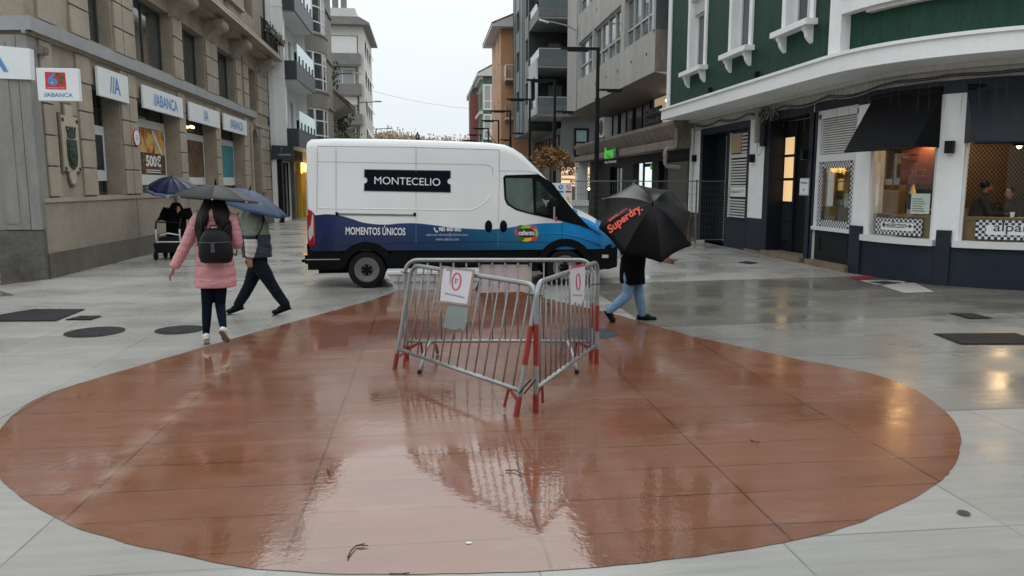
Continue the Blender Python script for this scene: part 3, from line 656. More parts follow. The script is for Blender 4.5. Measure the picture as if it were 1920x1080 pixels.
for k in range(15):
    y=42.95+k*.11; n=4+random.randint(0,3)
    w_.tube([(0,y-43.5,.35),(0.02,y-43.5,.35-.09*n)],.004,'shop_frame',4)
    for j in range(n): b.ell((random.uniform(-.02,.04),y-43.5+random.uniform(-.03,.03),.30-.085*j),(.022,.022,.028),'string_light',7,5)
b.build('bulbs',t); w_.build('wire',t)
# ---- grey-brown house with rounded bay windows
mat('brown_render',(0.215,0.195,0.165),0.7,0.18,.8,.25,20)
mat('white_frame',(0.68,0.69,0.69),0.4,.03)
mat('roof_tile',(.11,.06,.045),.6,.3,3,.3,14)
bb=thing('bay_window_house','grey brown house with white framed rounded bay windows','building')
mB=facade(-6.55,-1); Yb0,Yb1=44.7,57.5
cols=[(51.0,51.9),(53.6,54.5)]
fl3=[(4.0,3.1),(7.2,3.2),(10.4,3.2),(13.6,3.2)]
holes=[(a,c,z+.7,z+2.4) for a,c in cols for z,_ in fl3]+[(46,49.5,.2,2.9),(51.2,54.5,.2,2.9)]
b=MB(); wall(b,mB,Yb0,Yb1,0,15.6,holes,'brown_render',.22); b.box(-12,-6.56,Yb0-.03,Yb0,0,15.6,'white_render'); b.box(-12,-6.56,Yb1,Yb1+.03,0,15.6,'white_render')
for z,_ in fl3: slab(b,mB,50.2,57.3,z-.15,z+.02,-.12,0,'brown_render')
fixn(b.build('wall',bb))
for a,c in cols:
    for z,_ in fl3: window(bb,mB,a,c,z+.7,z+2.4,.2,'brown_door','win_grey',.07,vert=(.5,))
for a,c in ((46,49.5),(51.2,54.5)): window(bb,mB,a,c,.2,2.9,.2,'shop_frame','win_dark',.08,vert=(.5,),name='shop_window')
bc,br=47.3,2.35
def mBay(s,t,d):
    a=s; r=br-d; return Vector((-7.55+ (r)*math.cos(a)*0.78, bc+r*math.sin(a), t))
b=MB()
for z,_ in fl3:
    for a,c in ((z-.95,z-.0),):
        slab(b,mBay,-1.25,1.25,a,c,-.06,.1,'brown_render',ds=.2)
    slab(b,mBay,-1.28,1.28,z-.06,z+.05,-.14,.1,'brown_render',ds=.2)
fixn(b.build('bay_apron',bb))
for z,_ in fl3:
    o=window(bb,mBay,-1.22,1.22,z+.02,z+2.24,.06,'white_frame','win_grey',.10,vert=(.18,.36,.55,.72,.88),horz=(.30,.68),name='bay_window',ds=.2)
b=MB(); 
P=[(-5.75,15.55),(-5.65,15.75),(-9.5,18.2),(-12,18.2),(-12,15.55)]
b.ext([(x,Yb0-.4,z) for x,z in P],(0,Yb1-Yb0+.5,0),'roof_tile'); fixn(b.build('roof',bb))
t=thing('bracket_lamp','thin grey wall bracket lamp on the grey brown house','street lamp',(-6.5,56.5,9.4))
b=MB(); b.tube([(0,0,0),(.5,0,.25),(1.6,0,.32)],.04,'pipe_dark',7); b.build('arm',t,smooth=40); b=MB(); b.box(1.5,2.1,-.12,.12,.26,.36,'sign_edge'); b.build('lamp_head',t)
# ---- low house with a tiled lean-to roof and creepers
lh=thing('low_house','low house with a small red tiled roof between the two tall blocks','building')
b=MB(); b.box(-12,-6.9,57.6,79,0,6.6,'brown_render'); b.box(-6.9,-6.2,58,66,0,5.0,'brown_render'); b.build('wall',lh)
b=MB(); b.ext([(-6.95,8.9),(-5.35,7.35),(-5.35,7.2),(-6.95,8.72)] and [(-6.95,58.0,9.0),(-5.45,58.0,7.75),(-5.45,58.0,7.6),(-6.95,58.0,8.8)],(0,5.5,0),'roof_tile')
for k in range(9): b.tube([(-6.95,58.1+k*.66,9.03),(-5.42,58.1+k*.66,7.78)],.07,'roof_tile',6)
fixn(b.build('roof',lh))
b=MB(); b.ext([(-6.95,58.05,8.78),(-5.6,58.05,7.66),(-6.95,58.05,6.9)],(0,5.3,0),'brown_render'); fixn(b.build('gable',lh))
# foliage helper: leaf cards scattered through a volume
mat('leaf_green',(.05,.085,.03),.55,.5,9); mat('leaf_dark',(.022,.045,.02),.5,.4,9); mat('leaf_olive',(.10,.10,.03),.55,.4,9)
mat('leaf_orange',(.30,.125,.03),.6,.45,5); mat('leaf_rust',(.19,.085,.025),.6,.4,5); mat('bark',(.045,.038,.032),.8,.3,6,.4)
mat('flower_red',(.45,.04,.05),.5,.3,9)
def leaves(b,pts,size,ms,n,spread,rnd):
    for _ in range(n):
        p=Vector(rnd.choice(pts)); q=p+Vector((rnd.gauss(0,spread[0]),rnd.gauss(0,spread[1]),rnd.gauss(0,spread[2])))
        u=Vector((rnd.gauss(0,1),rnd.gauss(0,1),rnd.gauss(0,1))).normalized(); v=u.orthogonal().normalized(); s=size*rnd.uniform(.6,1.3)
        b.add([q-u*s,q+v*s*.5,q+u*s,q-v*s*.5],[(0,1,2,3)],rnd.choice(ms))
def plant(label,loc,h,r,ms,n,seed,name='plant',cat='plant',size=.08):
    rnd=random.Random(seed); t=thing(name,label,cat,loc)
    s=MB(); tips=[]
    for k in range(6):
        a=rnd.uniform(0,6.28); e=(r*.7*math.cos(a),r*.7*math.sin(a),h*rnd.uniform(.5,1)); s.tube([(0,0,0),(e[0]*.3,e[1]*.3,e[2]*.5),e],[.03,.02,.008],'bark',5); tips+= [e,(e[0]*.5,e[1]*.5,e[2]*.7)]
    s.build('stem',t)
    l=MB(); leaves(l,tips,size,ms,n,(r*.32,r*.32,h*.17),rnd); l.build('foliage',t); return t
plant('hanging green creeper above the small red tiled roof',(-7.4,62,8.8),2.4,.8,['leaf_green','leaf_dark'],420,11,size=.16)
plant('dark green shrub below the small red tiled roof',(-6.6,64,5.2),2.9,.9,['leaf_green','leaf_dark'],600,12,size=.16)
plant('olive yellow bush just above the van roof at left',(-6.0,60.5,3.6),2.3,1.4,['leaf_olive','leaf_green'],700,13,size=.15)
# ---- grey white block with stacked balconies
mat('grey_parapet',(.17,.17,.165),.65,.12,1.5); mat('pale_render',(.54,.53,.50),.65,.1,1.0,.1); mat('shutter_white',(.70,.71,.71),.5,.03)
mat('curtain',(.35,.36,.37),.6,.15,6,streak=(8,8,.5))
gb=thing('balcony_block','tall pale apartment block with grey balcony parapets and two chimneys','building')
Y4=80.0; X4=-5.95
def mF(s,t,d): return Vector((s,Y4+d,t))
fz=[5.3,8.2,11.15,14.1,16.9]
holes=[]
for z in fz[:-1]: holes.append((-9.4,-6.5,z,z+2.55))
sideh=[(82+3.2*k,83.6+3.2*k,z+.7,z+2.2) for k in range(3) for z in fz[:-1]]
b=MB(); wall(b,mF,-15,X4,0,18.0,holes,'pale_render',1.1); mS=facade(X4,-1); wall(b,mS,Y4,92,0,17.6,sideh,'pale_render',.3)
b.box(-15,X4,91.95,92,0,18,'pale_render'); fixn(b.build('wall',gb))
for i,z in enumerate(fz[:-1]):
    q=MB(); q.box(-9.6,-6.25,Y4-.75,Y4-.6,z-.35,z+.72,'grey_parapet'); q.box(-9.6,-9.45,Y4-.6,Y4,z-.35,z+.72,'grey_parapet'); q.box(-6.4,-6.25,Y4-.6,Y4,z-.35,z+.72,'grey_parapet'); q.box(-9.44,-6.41,Y4-.6,Y4+.9,z-.34,z-.1,'pale_render'); fixn(q.build('balcony',gb))
    if i==3:
        q=MB(); q.box(-9.3,-6.6,Y4+.1,Y4+.2,z+.75,z+2.5,'shutter_white'); q.build('shutter',gb)
    elif i==1:
        q=MB(); q.box(-9.3,-6.7,Y4+.1,Y4+.2,z+1.7,z+2.5,'shutter_white'); q.build('shutter',gb); window(gb,mF,-9.0,-6.8,z+.7,z+1.7,.3,'white_frame','win_grey',.1,vert=(.5,))
    else: window(gb,mF,-9.2,-6.9,z+.75,z+2.4,.5,'white_frame','curtain',.12,vert=(.45,))
    q=MB(); q.box(-9.4,-6.5,Y4+1.0,Y4+1.05,z,z+2.55,'white_render'); q.build('back_wall',gb)
for a,c,z0,z1 in sideh: window(gb,mS,a,c,z0,z1,.2,'white_frame','win_grey',.1)
for z in fz[:-1]:
    for k in range(3):
        q=MB(); y=81.8+3.2*k; q.ext([(X4+.02,y,z+2.5),(X4+.35,y,z+1.6),(X4+.30,y,z+1.55),(X4+.02,y,z+2.42)],(0,2.0,0),'shutter_white'); fixn(q.build('awning',gb))
b=MB(); b.ext([(-15,Y4-1.0,17.6),(X4+.7,Y4-1.0,17.55),(X4+.7,Y4-1.0,17.75),(X4-.3,Y4-1.0,18.3),(-15,Y4-1,18.3)],(0,13.2,0),'grey_parapet'); b.box(-15,-6.7,Y4,90,18.3,19.3,'pale_render'); fixn(b.build('roof',gb))
for x in (-8.75,-7.9):
    q=MB(); q.box(x-.28,x+.28,Y4+1,Y4+1.6,19.3,20.6,'grey_parapet'); q.box(x-.36,x+.36,Y4+.95,Y4+1.65,20.75,20.85,'grey_parapet')
    for sx in (-.22,.22): q.box(x+sx-.04,x+sx+.04,Y4+1.05,Y4+1.15,20.6,20.75,'grey_parapet')
    fixn(q.build('chimney',gb))
for yy,zz,L,lab in ((78.6,10.0,1.7,'upper thin lamp arm reaching from the pale balcony block'),(91.5,8.3,2.2,'lower thin lamp arm beyond the pale balcony block')):
    t=thing('bracket_lamp',lab,'street lamp',(X4-.1,yy,zz)); b=MB(); b.tube([(-.3,0,-.05),(L,0,.08)],.045,'pipe_dark',6); b.build('arm',t); b=MB(); b.box(L-.5,L+.15,-.1,.1,.02,.14,'grey_parapet'); b.build('lamp_head',t)
# ---- flower boxes on the bank balcony
def flowers(label,y,seed,ms,h=.5):
    rnd=random.Random(seed); t=thing('flower_box',label,'plant',(-6.72,y,8.35))
    b=MB(); b.box(.0,.22,-.45,.45,0,.2,'brown_door'); b.build('box',t)
    b=MB(); leaves(b,[(.1,-.3,.2),(.1,0,.28),(.1,.3,.2),(.18,-.1,.05),(.2,.2,.0)],.06,ms,110,(.08,.18,.10),rnd); b.build('foliage',t)
flowers('dark leafy flower box on the bank balcony railing, nearest the wall corner',35.2,21,['leaf_dark','leaf_dark','leaf_green'])
flowers('dark green flower box in the middle of the bank balcony railing',36.4,22,['leaf_dark','leaf_green','leaf_green'])
flowers('flower box with red blossoms at the end of the bank balcony railing',37.6,23,['leaf_dark','leaf_green','leaf_dark','leaf_dark','leaf_green','flower_red'])
# ================================================================ GREEN CORNER HOUSE (right)
mat('white_paint',(0.84,0.85,0.855),0.5,0.05,1.5,0.12,60)
mat('white_dull',(0.50,0.48,0.45),0.6,0.12,1.4,0.15,40,streak=(5,5,.5))  # darker, warmer white with upright streaks
mat('green_paint',(0.007,0.044,0.027),0.6,0.32,2.5,0.25,70,spec=.3,streak=(4,4,.7))
mat('navy_paint',(0.014,0.020,0.034),0.5,0.25,2.2,0.2,60,spec=.3)
mat('navy_frame',(0.010,0.013,0.022),0.5,0.15,spec=.25)
mat('dark_door',(0.006,0.007,0.009),0.4,0.2,spec=.25)
mat('louvre_white',(0.60,0.60,0.58),.5,.05)
mat('awning_black',(0.007,0.0075,0.009),0.7,0.2,4,spec=.15)
mat('awning_blue',(0.018,0.021,0.030),0.5,0.2,4,spec=.25)
mat('menu_red',(.10,.024,.012),.5,.15,3); mat('brass',(.45,.28,.06),.3,.1,3,metal=.8); mat('oak',(.17,.11,.045),.4,.18,3,streak=(1,1,12))
mat('cafe_wall',(.42,.30,.19),.6,.08); mat('cafe_dark',(.018,.016,.016),.5,.3); mat('cafe_floor',(.10,.07,.05),.4,.2)
mat('sandstone_sill',(.20,.15,.11),.6,.2)
XR,CXc,CYc,RR=8.95,11.64,14.5,2.69
def mR(s,t,d):
    """street front straight (s<0), rounded corner, then the side street"""
    if s<=0: return Vector((XR+d,CYc-s,t))
    L=RR*math.pi/2
    if s<=L:
        a=s/RR; return Vector((CXc-(RR-d)*math.cos(a),CYc-(RR-d)*math.sin(a),t))
    return Vector((CXc+(s-L),CYc-RR+d,t))
def RS(px,py,d=0.0):
    """photograph point -> (s,t) on the facade"""
    r=ray(px,py); best=None
    lo,hi=5.0,40.0
    # straight part
    p=WX(px,py,XR+d)
    if p.y>=CYc: return CYc-p.y,p.z
    R0=RR-d; A=r.x**2+r.y**2; B=-2*(CXc*r.x+CYc*r.y); Cc=CXc**2+CYc**2-R0**2
    D=B*B-4*A*Cc; tt=(-B-math.sqrt(max(D,0)))/(2*A); q=CAM+r*tt
    return math.atan2(CYc-q.y,CXc-q.x)*RR,q.z
gh=thing('green_corner_house','green and white corner house with a rounded cafe front and dark blue base','building')
ZS=3.97   # underside of the overhang
S0=-10.75; S1=9.0
o1=(CYc-24.0,CYc-20.55,0.0,3.42); o2=(CYc-19.15,CYc-17.1,0.0,3.50); o3=(CYc-16.75,CYc-15.12,0.0,3.50)
wA0=RS(1632,300)[0]; wA1=RS(1755,330)[0]; wB0=RS(1805,330)[0]; wB1=wB0+2.6
zsill=0.80
holes=[(*o1,.5,'navy_frame'),(*o2,.5,'navy_frame'),(*o3,.3),(wA0,wA1,zsill,3.45,.32),(wB0,wB1,zsill,3.45,.32),(wB1+.6,wB1+2.6,zsill,3.45,.32)]
b=MB(); wall(b,mR,S0,S1,0,ZS+.02,holes,'white_paint',.5,ds=.25); fixn(b.build('wall',gh))
# dark blue painted base, a skin 15 mm proud, with its openings left free
b=MB(); ys=[S0,o1[0]-.12,o1[1]+.1,o2[0]-.12,o2[1]+.12,o3[0]-.16,o3[1]+.04,S1]
def skin(s0,s1,t0,t1,m='navy_paint',pr=.015): slab(b,mR,s0,s1,t0,t1,-pr,0.0,m,ds=.22)
skin(S0,o1[0]-.22,0,.92); skin(o1[1]+.12,o2[0]-.32,0,.94); skin(o2[1]+.28,o3[0]-.12,0,.98)
skin(o3[1]+.0,wA0-.1,0,1.0,pr=.06); skin(wA1+.1,wB0-.1,0,1.02,pr=.06); skin(wB1+.1,wB1+.5,0,1.02,pr=.06)
skin(wA0-.1,wA1+.1,0,.72,pr=.02); skin(wB0-.1,wB1+.1,0,.72,pr=.02); skin(wB1+.5,S1,0,.72,pr=.02)
# painted surrounds of the doors
for h,ww in ((o1,.22),(o2,.30),(o3,.16)):
    slab(b,mR,h[0]-ww,h[0],0,h[3]+.0,-.02,0,'navy_paint'); slab(b,mR,h[0]-ww,h[1]+(.12 if h!=o3 else .02),h[3],h[3]+.2,-.02,0,'navy_paint')
    if h!=o3: slab(b,mR,h[1],h[1]+ (.12 if h==o1 else .26),0,h[3],-.02,0,'navy_paint')
slab(b,mR,o3[1]+.02,S1,3.47,3.70,-.02,0,'navy_paint',ds=.22)
fixn(b.build('painted_base',gh))
for h in (o2,o3): b=MB(); slab(b,mR,h[0]-.05,h[1]+.05,0.0,.13,-.14,.45,'sandstone_sill'); fixn(b.build('doorstep',gh))
for h in ((S0,o1[0]-.2),(o1[1]+.1,o2[0]-.3)): b=MB(); slab(b,mR,h[0],h[1],0,.07,-.05,0,'sandstone_sill'); fixn(b.build('base_course',gh))
b=MB(); slab(b,mR,S0,S1,3.60,ZS,-.004,0.0,'white_dull',ds=.22); fixn(b.build('dull_strip',gh))  # darker white strip along the top of the wall
# overhang: soffit, fascia, ledge
OV=1.13
b=MB(); slab(b,mR,S0+.3,S1,ZS,ZS+.30,-OV,.0,'white_paint',ds=.22); slab(b,mR,S0+.25,S1,ZS+.30,ZS+.36,-OV-.05,.0,'white_paint',ds=.22); fixn(b.build('fascia',gh))
b=MB(); slab(b,mR,S0+.5,S1,ZS-.10,ZS-.002,-.24,0,'white_dull',ds=.22); fixn(b.build('soffit_moulding',gh))
# upper storey, green
OU=-.98
def mU(s,t,d): return mR(s,t,d+OU)
sP0,sP1=.14,.40   # tall white pilaster
uwin=[(-9.35,-8.05),(-7.0,-5.25),(-3.9,-2.0)]
gl=[(RS(1290,100)[0],)]
def YS(px,py): return CYc-WX(px,py,XR+OU).y
uw2=[(YS(1296,60),YS(1323,60)),(YS(1375,40),YS(1408,40)),(YS(1477,20),YS(1522,20))]
hol=[(a,c,5.20,7.25) for a,c in uw2]+[(a,c,8.6,10.6) for a,c in uw2]
b=MB(); wall(b,mU,S0+.55,-.05,ZS+.36,12,hol,'green_paint',.28,'white_paint'); fixn(b.build('upper_wall',gh))
b=MB(); wall(b,lambda s,t,d:mR(s,t,d+OU+.16),.05,S1,ZS+.36,12,[],'green_paint',.2,ds=.2); fixn(b.build('rounded_wall',gh))
b=MB(); slab(b,mU,S0+.45,S0+.75,ZS+.36,12,-.04,.05,'white_paint'); fixn(b.build('pilaster',gh)); b=MB(); slab(b,mU,-.10,.22,ZS+.36,12,-.05,.16,'white_paint'); fixn(b.build('pilaster',gh))
b=MB(); b.quad(mU(S0+.45,ZS+.3,0),mU(S0+.45,12,0),mU(S0+.45,12,5),mU(S0+.45,ZS+.3,5),'white_paint'); b.quad(mR(S0,0,0),mR(S0,ZS+.3,0),mR(S0,ZS+.3,6),mR(S0,0,6),'white_paint'); b.build('end_wall',gh)
# rounded balcony band of the next storey
b=MB(); slab(b,mU,.22,S1,5.06,5.36,-.06,.2,'white_paint',ds=.2); slab(b,mU,.22,S1,5.36,5.43,-.12,.2,'white_paint',ds=.2); slab(b,mU,.65,S1,4.98,5.06,.0,.2,'white_dull',ds=.2); fixn(b.build('balcony_band',gh))
for (a,c) in uw2:
    for z0,z1 in ((5.20,7.25),(8.6,10.6)):
        wd=c-a
        q=MB(); fw=.17
        slab(q,mU,a-fw,a,z0,z1,-.05,0,'white_paint'); slab(q,mU,c,c+fw,z0,z1,-.05,0,'white_paint'); slab(q,mU,a-fw,c+fw,z1,z1+fw,-.05,0,'white_paint'); fixn(q.build('window_surround',gh))
        o=window(gh,mU,a,c,z0,z1,.24,'white_frame','win_grey',.08,vert=(.5,),horz=(.78,))
        q=MB(); slab(q,mU,a,c,z1-.42,z1,.10,.2,'louvre_white')
        for k in range(5): slab(q,mU,a,c,z1-.42+k*.08,z1-.40+k*.08,.085,.1,'white_frame')
        fixn(q.build('shutter_box',o))
        q=MB(); slab(q,mU,a-.28,c+.28,z0-.12,z0,-.26,.2,'white_paint')
        fixn(q.build('sill',gh))
        for s_ in (a-.05,c+.05):
            q=MB(); P=[(0,z0-.12),(.19,z0-.12),(.19,z0-.19),(.14,z0-.24),(.12,z0-.33),(.05,z0-.42),(0,z0-.46)]
            q.ext([(mU(s_,0,0).x-x,mU(s_,0,0).y-.07,z) for x,z in P],(0,.14,0),'white_paint'); fixn(q.build('sill_bracket',gh))
# ---- doors and fillings of the ground floor
b=MB(); slab(b,mR,o1[0],o1[0]+1.45,0,3.42,.40,.46,'navy_frame'); slab(b,mR,o1[0]+1.45,o1[0]+1.78,.1,3.3,.18,.22,'louvre_white'); slab(b,mR,o1[0]+1.78,o1[0]+2.05,0,3.42,.06,.3,'navy_frame')
for k in range(34): slab(b,mR,o1[0]+1.47,o1[0]+1.76,.2+k*.09,.235+k*.09,.165,.18,'navy_frame')
fixn(b.build('side_door',gh))
b=MB(); s0,s1=o1[0]+2.05,o1[1]; slab(b,mR,s0,s1,0,.82,.0,.3,'navy_paint'); slab(b,mR,s0,s1,.82,.86,-.03,.3,'navy_frame')
slab(b,mR,s0,s1,.86,3.42,.10,.14,'navy_frame'); 
for a,c in ((s0,s0+.07),(s1-.07,s1)): slab(b,mR,a,c,.88,3.36,.05,.10,'louvre_white')
slab(b,mR,s0+.07,s1-.07,2.62,2.72,.055,.10,'louvre_white')
nsl=21
for k in range(nsl): 
    if not 7<=k<=10: slab(b,mR,s0+.07,s1-.07,.90+k*.081,.945+k*.081,.06,.10,'louvre_white')
for k in range(6): slab(b,mR,s0+.85,s1-.07,2.74+k*.1,2.795+k*.1,.06,.10,'louvre_white')
slab(b,mR,s0+.12,s0+.80,2.76,3.32,.05,.10,'cafe_wall')
fixn(b.build('louvred_shutter',gh))
def gingham(name,c0,c1,step,vert=False):
    """woven check: squares with diamonds between, as printed on the cafe boards"""
    m,t_,bs=base_mat(name); tc=N(t_,'ShaderNodeTexCoord'); mp=N(t_,'ShaderNodeMapping'); ck=N(t_,'ShaderNodeTexChecker'); ck.inputs['Scale'].default_value=1/step
    ck.inputs['Color1'].default_value=(*c0,1); ck.inputs['Color2'].default_value=(*c1,1); lk(t_,tc.outputs['UV'],ck.inputs['Vector']); lk(t_,ck.outputs[0],bs.inputs['Base Color']); bs.inputs['Roughness'].default_value=.4; M[name]=m
gingham('check',(.62,.63,.65),(.016,.02,.04),.05)
gingham('check_warm',(.21,.15,.085),(.030,.024,.018),.055)
def uvplane(mb_name,parent,mp,s0,s1,t0,t1,d,m,ds=.2,org=(0,0)):
    k=max(1,math.ceil((s1-s0)/ds)); ss=[s0+(s1-s0)*i/k for i in range(k+1)]
    me=bpy.data.meshes.new(mb_name); vs=[];fs=[];uv=[]
    for a in ss: vs+= [mp(a,t0,d),mp(a,t1,d)]; uv+=[(a-s0+org[0]*.0,0),(a-s0,t1-t0)]
    for i in range(k): fs.append((2*i,2*i+2,2*i+3,2*i+1))
    me.from_pydata([tuple(v) for v in vs],[],fs); l=me.uv_layers.new(name='UVMap')
    for i,lp in enumerate(me.loops): l.data[i].uv=uv[lp.vertex_index]
    me.materials.append(M[m]); o=bpy.data.objects.new(mb_name,me); sc.collection.objects.link(o); o.parent=parent; return o
uvplane('check_strip',gh,mR,s0+.07,s0+.2,1.5,1.78,.045,'check')
t=thing('cafe_sign','small white cafe sign across the white louvred shutter','sign',(XR,CYc-s0-.4,1.5)); o=t.location
b=MB(); slab(b,mR,s0+.2,s1-.07,1.5,1.78,.04,.06,'sign_white'); b.v=[tuple(Vector(v)-o) for v in b.v]; b.build('board',t)
mat('sign_black',(.015,.015,.018),.5); mat('sign_lime',(.55,.50,.08),.5,.05)
b=MB(); text('alpan','sign_black',mR(s0+.25,1.57,.036)-o,(0,-1,0),(0,0,1),.14,.55,mb=b); text('pan','sign_lime',mR(s0+.82,1.57,.036)-o,(0,-1,0),(0,0,1),.14,.35,mb=b); b.build('lettering',t)
# recessed house door
b=MB(); slab(b,mR,o2[0],o2[1],0.13,3.5,.45,.5,'dark_door'); slab(b,mR,o2[0]+.02,o2[0]+.60,.13,3.4,.40,.45,'navy_frame'); fixn(b.build('house_door',gh))
emis('door_glow',(1.0,.68,.32),.55)
dg=MB()
for z0,z1 in ((.4,.85),(.92,1.35),(1.42,1.95),(2.02,2.55),(2.62,3.05)): slab(dg,mR,o2[0]+.05,o2[0]+.52,z0,z1,.385,.399,'door_glow' if z0>1.3 else 'win_dark')
fixn(dg.build('door_pane',gh))
# serving bay: vent, window with check border, dark panelled base
bx0,bx1=o3[0],o3[1]
b=MB(); slab(b,mR,bx0,bx1,.13,.82,.06,.12,'dark_door'); slab(b,mR,bx0+.2,bx1-.2,.3,.34,.04,.06,'navy_frame'); slab(b,mR,bx0+.2,bx1-.2,.68,.72,.04,.06,'navy_frame'); slab(b,mR,bx0+.2,bx0+.24,.34,.68,.04,.06,'navy_frame'); slab(b,mR,bx1-.24,bx1-.2,.34,.68,.04,.06,'navy_frame'); fixn(b.build('base_panel',gh))
b=MB(); slab(b,mR,bx0,bx1,.82,.90,-.05,.2,'white_frame'); slab(b,mR,bx0,bx0+.09,.9,3.42,.02,.12,'white_frame'); slab(b,mR,bx1-.09,bx1,.9,3.42,.02,.12,'white_frame'); slab(b,mR,bx0+.09,bx1-.09,2.36,2.52,.02,.12,'white_frame'); slab(b,mR,bx0,bx1,3.32,3.51,.02,.25,'white_frame'); fixn(b.build('serving_frame',gh))
b=MB(); slab(b,mR,bx0+.09,bx1-.09,2.52,3.32,.13,.16,'sandstone_sill')
for k in range(15): slab(b,mR,bx0+.09,bx1-.09,2.54+k*.052,2.572+k*.052,.07,.13,'louvre_white')
fixn(b.build('vent_grille',gh))
for (a,c,z0,z1) in ((bx0+.09,bx0+.24,.9,2.36),(bx1-.24,bx1-.09,.9,2.36),(bx0+.24,bx1-.24,.9,1.05),(bx0+.24,bx1-.24,2.21,2.36)): uvplane('check_border',gh,mR,a,c,z0,z1,.045,'check')
glass_clear('cafe_glass',(.93,.95,.93),.55)
b=MB(); slab(b,mR,bx0+.24,bx1-.24,1.05,2.21,.08,.085,'cafe_glass'); b.build('serving_pane',gh)
b=MB(); slab(b,mR,bx0+.24,bx1-.24,1.05,1.32,.12,.16,'oak'); slab(b,mR,bx0+.24,bx1-.24,1.32,1.36,.10,.3,'oak'); slab(b,mR,bx0+.24,bx1-.24,2.12,2.2,.1,.14,'sign_white'); fixn(b.build('counter_front',gh))
# big windows of the rounded front
for (a,c) in ((wA0,wA1),(wB0,wB1),(wB1+.6,wB1+2.6)):
    q=MB(); slab(q,mR,a-.06,c+.06,.72,.84,-.10,.2,'white_frame',ds=.2); slab(q,mR,a,a+.05,.84,3.45,.03,.12,'white_frame'); slab(q,mR,c-.05,c,.84,3.45,.03,.12,'white_frame'); slab(q,mR,a+.05,c-.05,3.40,3.45,.03,.12,'white_frame',ds=.2)
    o=fixn(q.build('shop_window_frame',gh))
    q=MB(); k=8; ss=[a+.05+(c-a-.1)*i/k for i in range(k+1)]; q.rings([[mR(s,.84,.08),mR(s,3.40,.08)] for s in ss],'cafe_glass',cap=False,close=False); q.build('pane',o)
    q=MB(); slab(q,mR,a+.05,c-.05,.84,1.22,.13,.17,'oak',ds=.2); slab(q,mR,a+.05,c-.05,1.22,1.27,.11,.42,'oak',ds=.2); fixn(q.build('counter_front',gh))
# ---- cafe room
q=MB(); zc=3.46
RF=[(9.3,19),(9.1,14.9),(9.6,13.6),(10.4,12.5),(11.7,12.0),(16,12.0),(16,19)]
q.add([(x,y,.02) for x,y in RF],[tuple(range(7))],'cafe_floor')
q.add([(x,y,zc) for x,y in RF],[tuple(range(7))],'cafe_wall')
q.build('room_floor_and_ceiling',gh)
q=MB(); q.quad((9.55,17.0,0),(16,17.0,0),(16,17.0,zc),(9.55,17.0,zc),'cafe_wall'); q.quad((15.2,17,0),(15.2,12,0),(15.2,12,zc),(15.2,17,zc),'cafe_dark'); q.box(9.32,10.15,16.0,16.1,0,zc,'cafe_wall')
q.build('room_wall',gh)
def mC(s,t,d): return Vector((s,16.96-d,t))
uvplane('check_wall',gh,mC,10.9,14.9,1.3,3.4,0,'check_warm',ds=5); uvplane('check_wall',gh,lambda s,t,d:Vector((14.9,s,t)),12.5,16.9,0.8,3.4,0,'check_warm',ds=9)
t=thing('coffee_machine','dark coffee machine and back counter inside the cafe under the menu banner','coffee machine',(11.4,16.4,0))
q=MB(); q.box(-1.1,2.2,-.3,.3,.02,1.0,'cafe_dark'); q.build('counter',t); q=MB(); q.box(-.2,.75,-.25,.25,1.0,1.75,'dark_door'); q.box(-.15,.7,-.28,-.25,1.25,1.32,'brass'); bevel(q.build('machine',t),.03,2); q=MB(); q.box(-.95,-.25,.26,.29,1.05,1.85,'yellow_panel'); q.build('splashback',t)
for k in range(3): q=MB(); q.lathe([(.05,1.0),(.06,1.18),(.03,1.24)],(-.85+.2*k,0,0),'cafe_wall' if k!=1 else 'menu_red',12); q.build('jar',t)
# warm lamps of the cafe
emis('cafe_lamp',(1.0,.60,.22),6.0); emis('cafe_lamp_near',(1.0,.56,.16),26.0)
for i,(x,y,z,lab) in enumerate(((9.33,13.68,2.70,'warm pendant lamp just inside the first cafe window under the black awning'),(10.42,12.45,2.76,'warm pendant lamp just inside the right cafe window under the dark blue awning'),(10.6,14.2,2.9,'warm cafe lamp near the serving window'),(13.2,15.8,2.7,'warm pendant lamp deep in the cafe'))):
    t=thing('pendant_lamp',lab,'lamp',(x,y,z)); q=MB(); q.lathe([(.03,.16),(.12,.04),(.13,0),(.11,0)],(0,0,0),'black_metal',18,cap=False); q.build('lamp_shade',t); q=MB(); q.ell((0,0,.02),(.06,.06,.075),'cafe_lamp_near' if i<2 else 'cafe_lamp',12,8); q.build('bulb',t); q=MB(); q.tube([(0,0,.16),(0,0,3.44-z)],.006,'black_metal',5); q.build('cord',t)
    L=bpy.data.lights.new('pendant_light','POINT'); L.energy=(16,16,15,26)[i]; L.color=(1,.62,.30); L.shadow_soft_size=.08; lo=bpy.data.objects.new('pendant_light',L); sc.collection.objects.link(lo); lo.location=(0,0,-.08); lo.parent=t
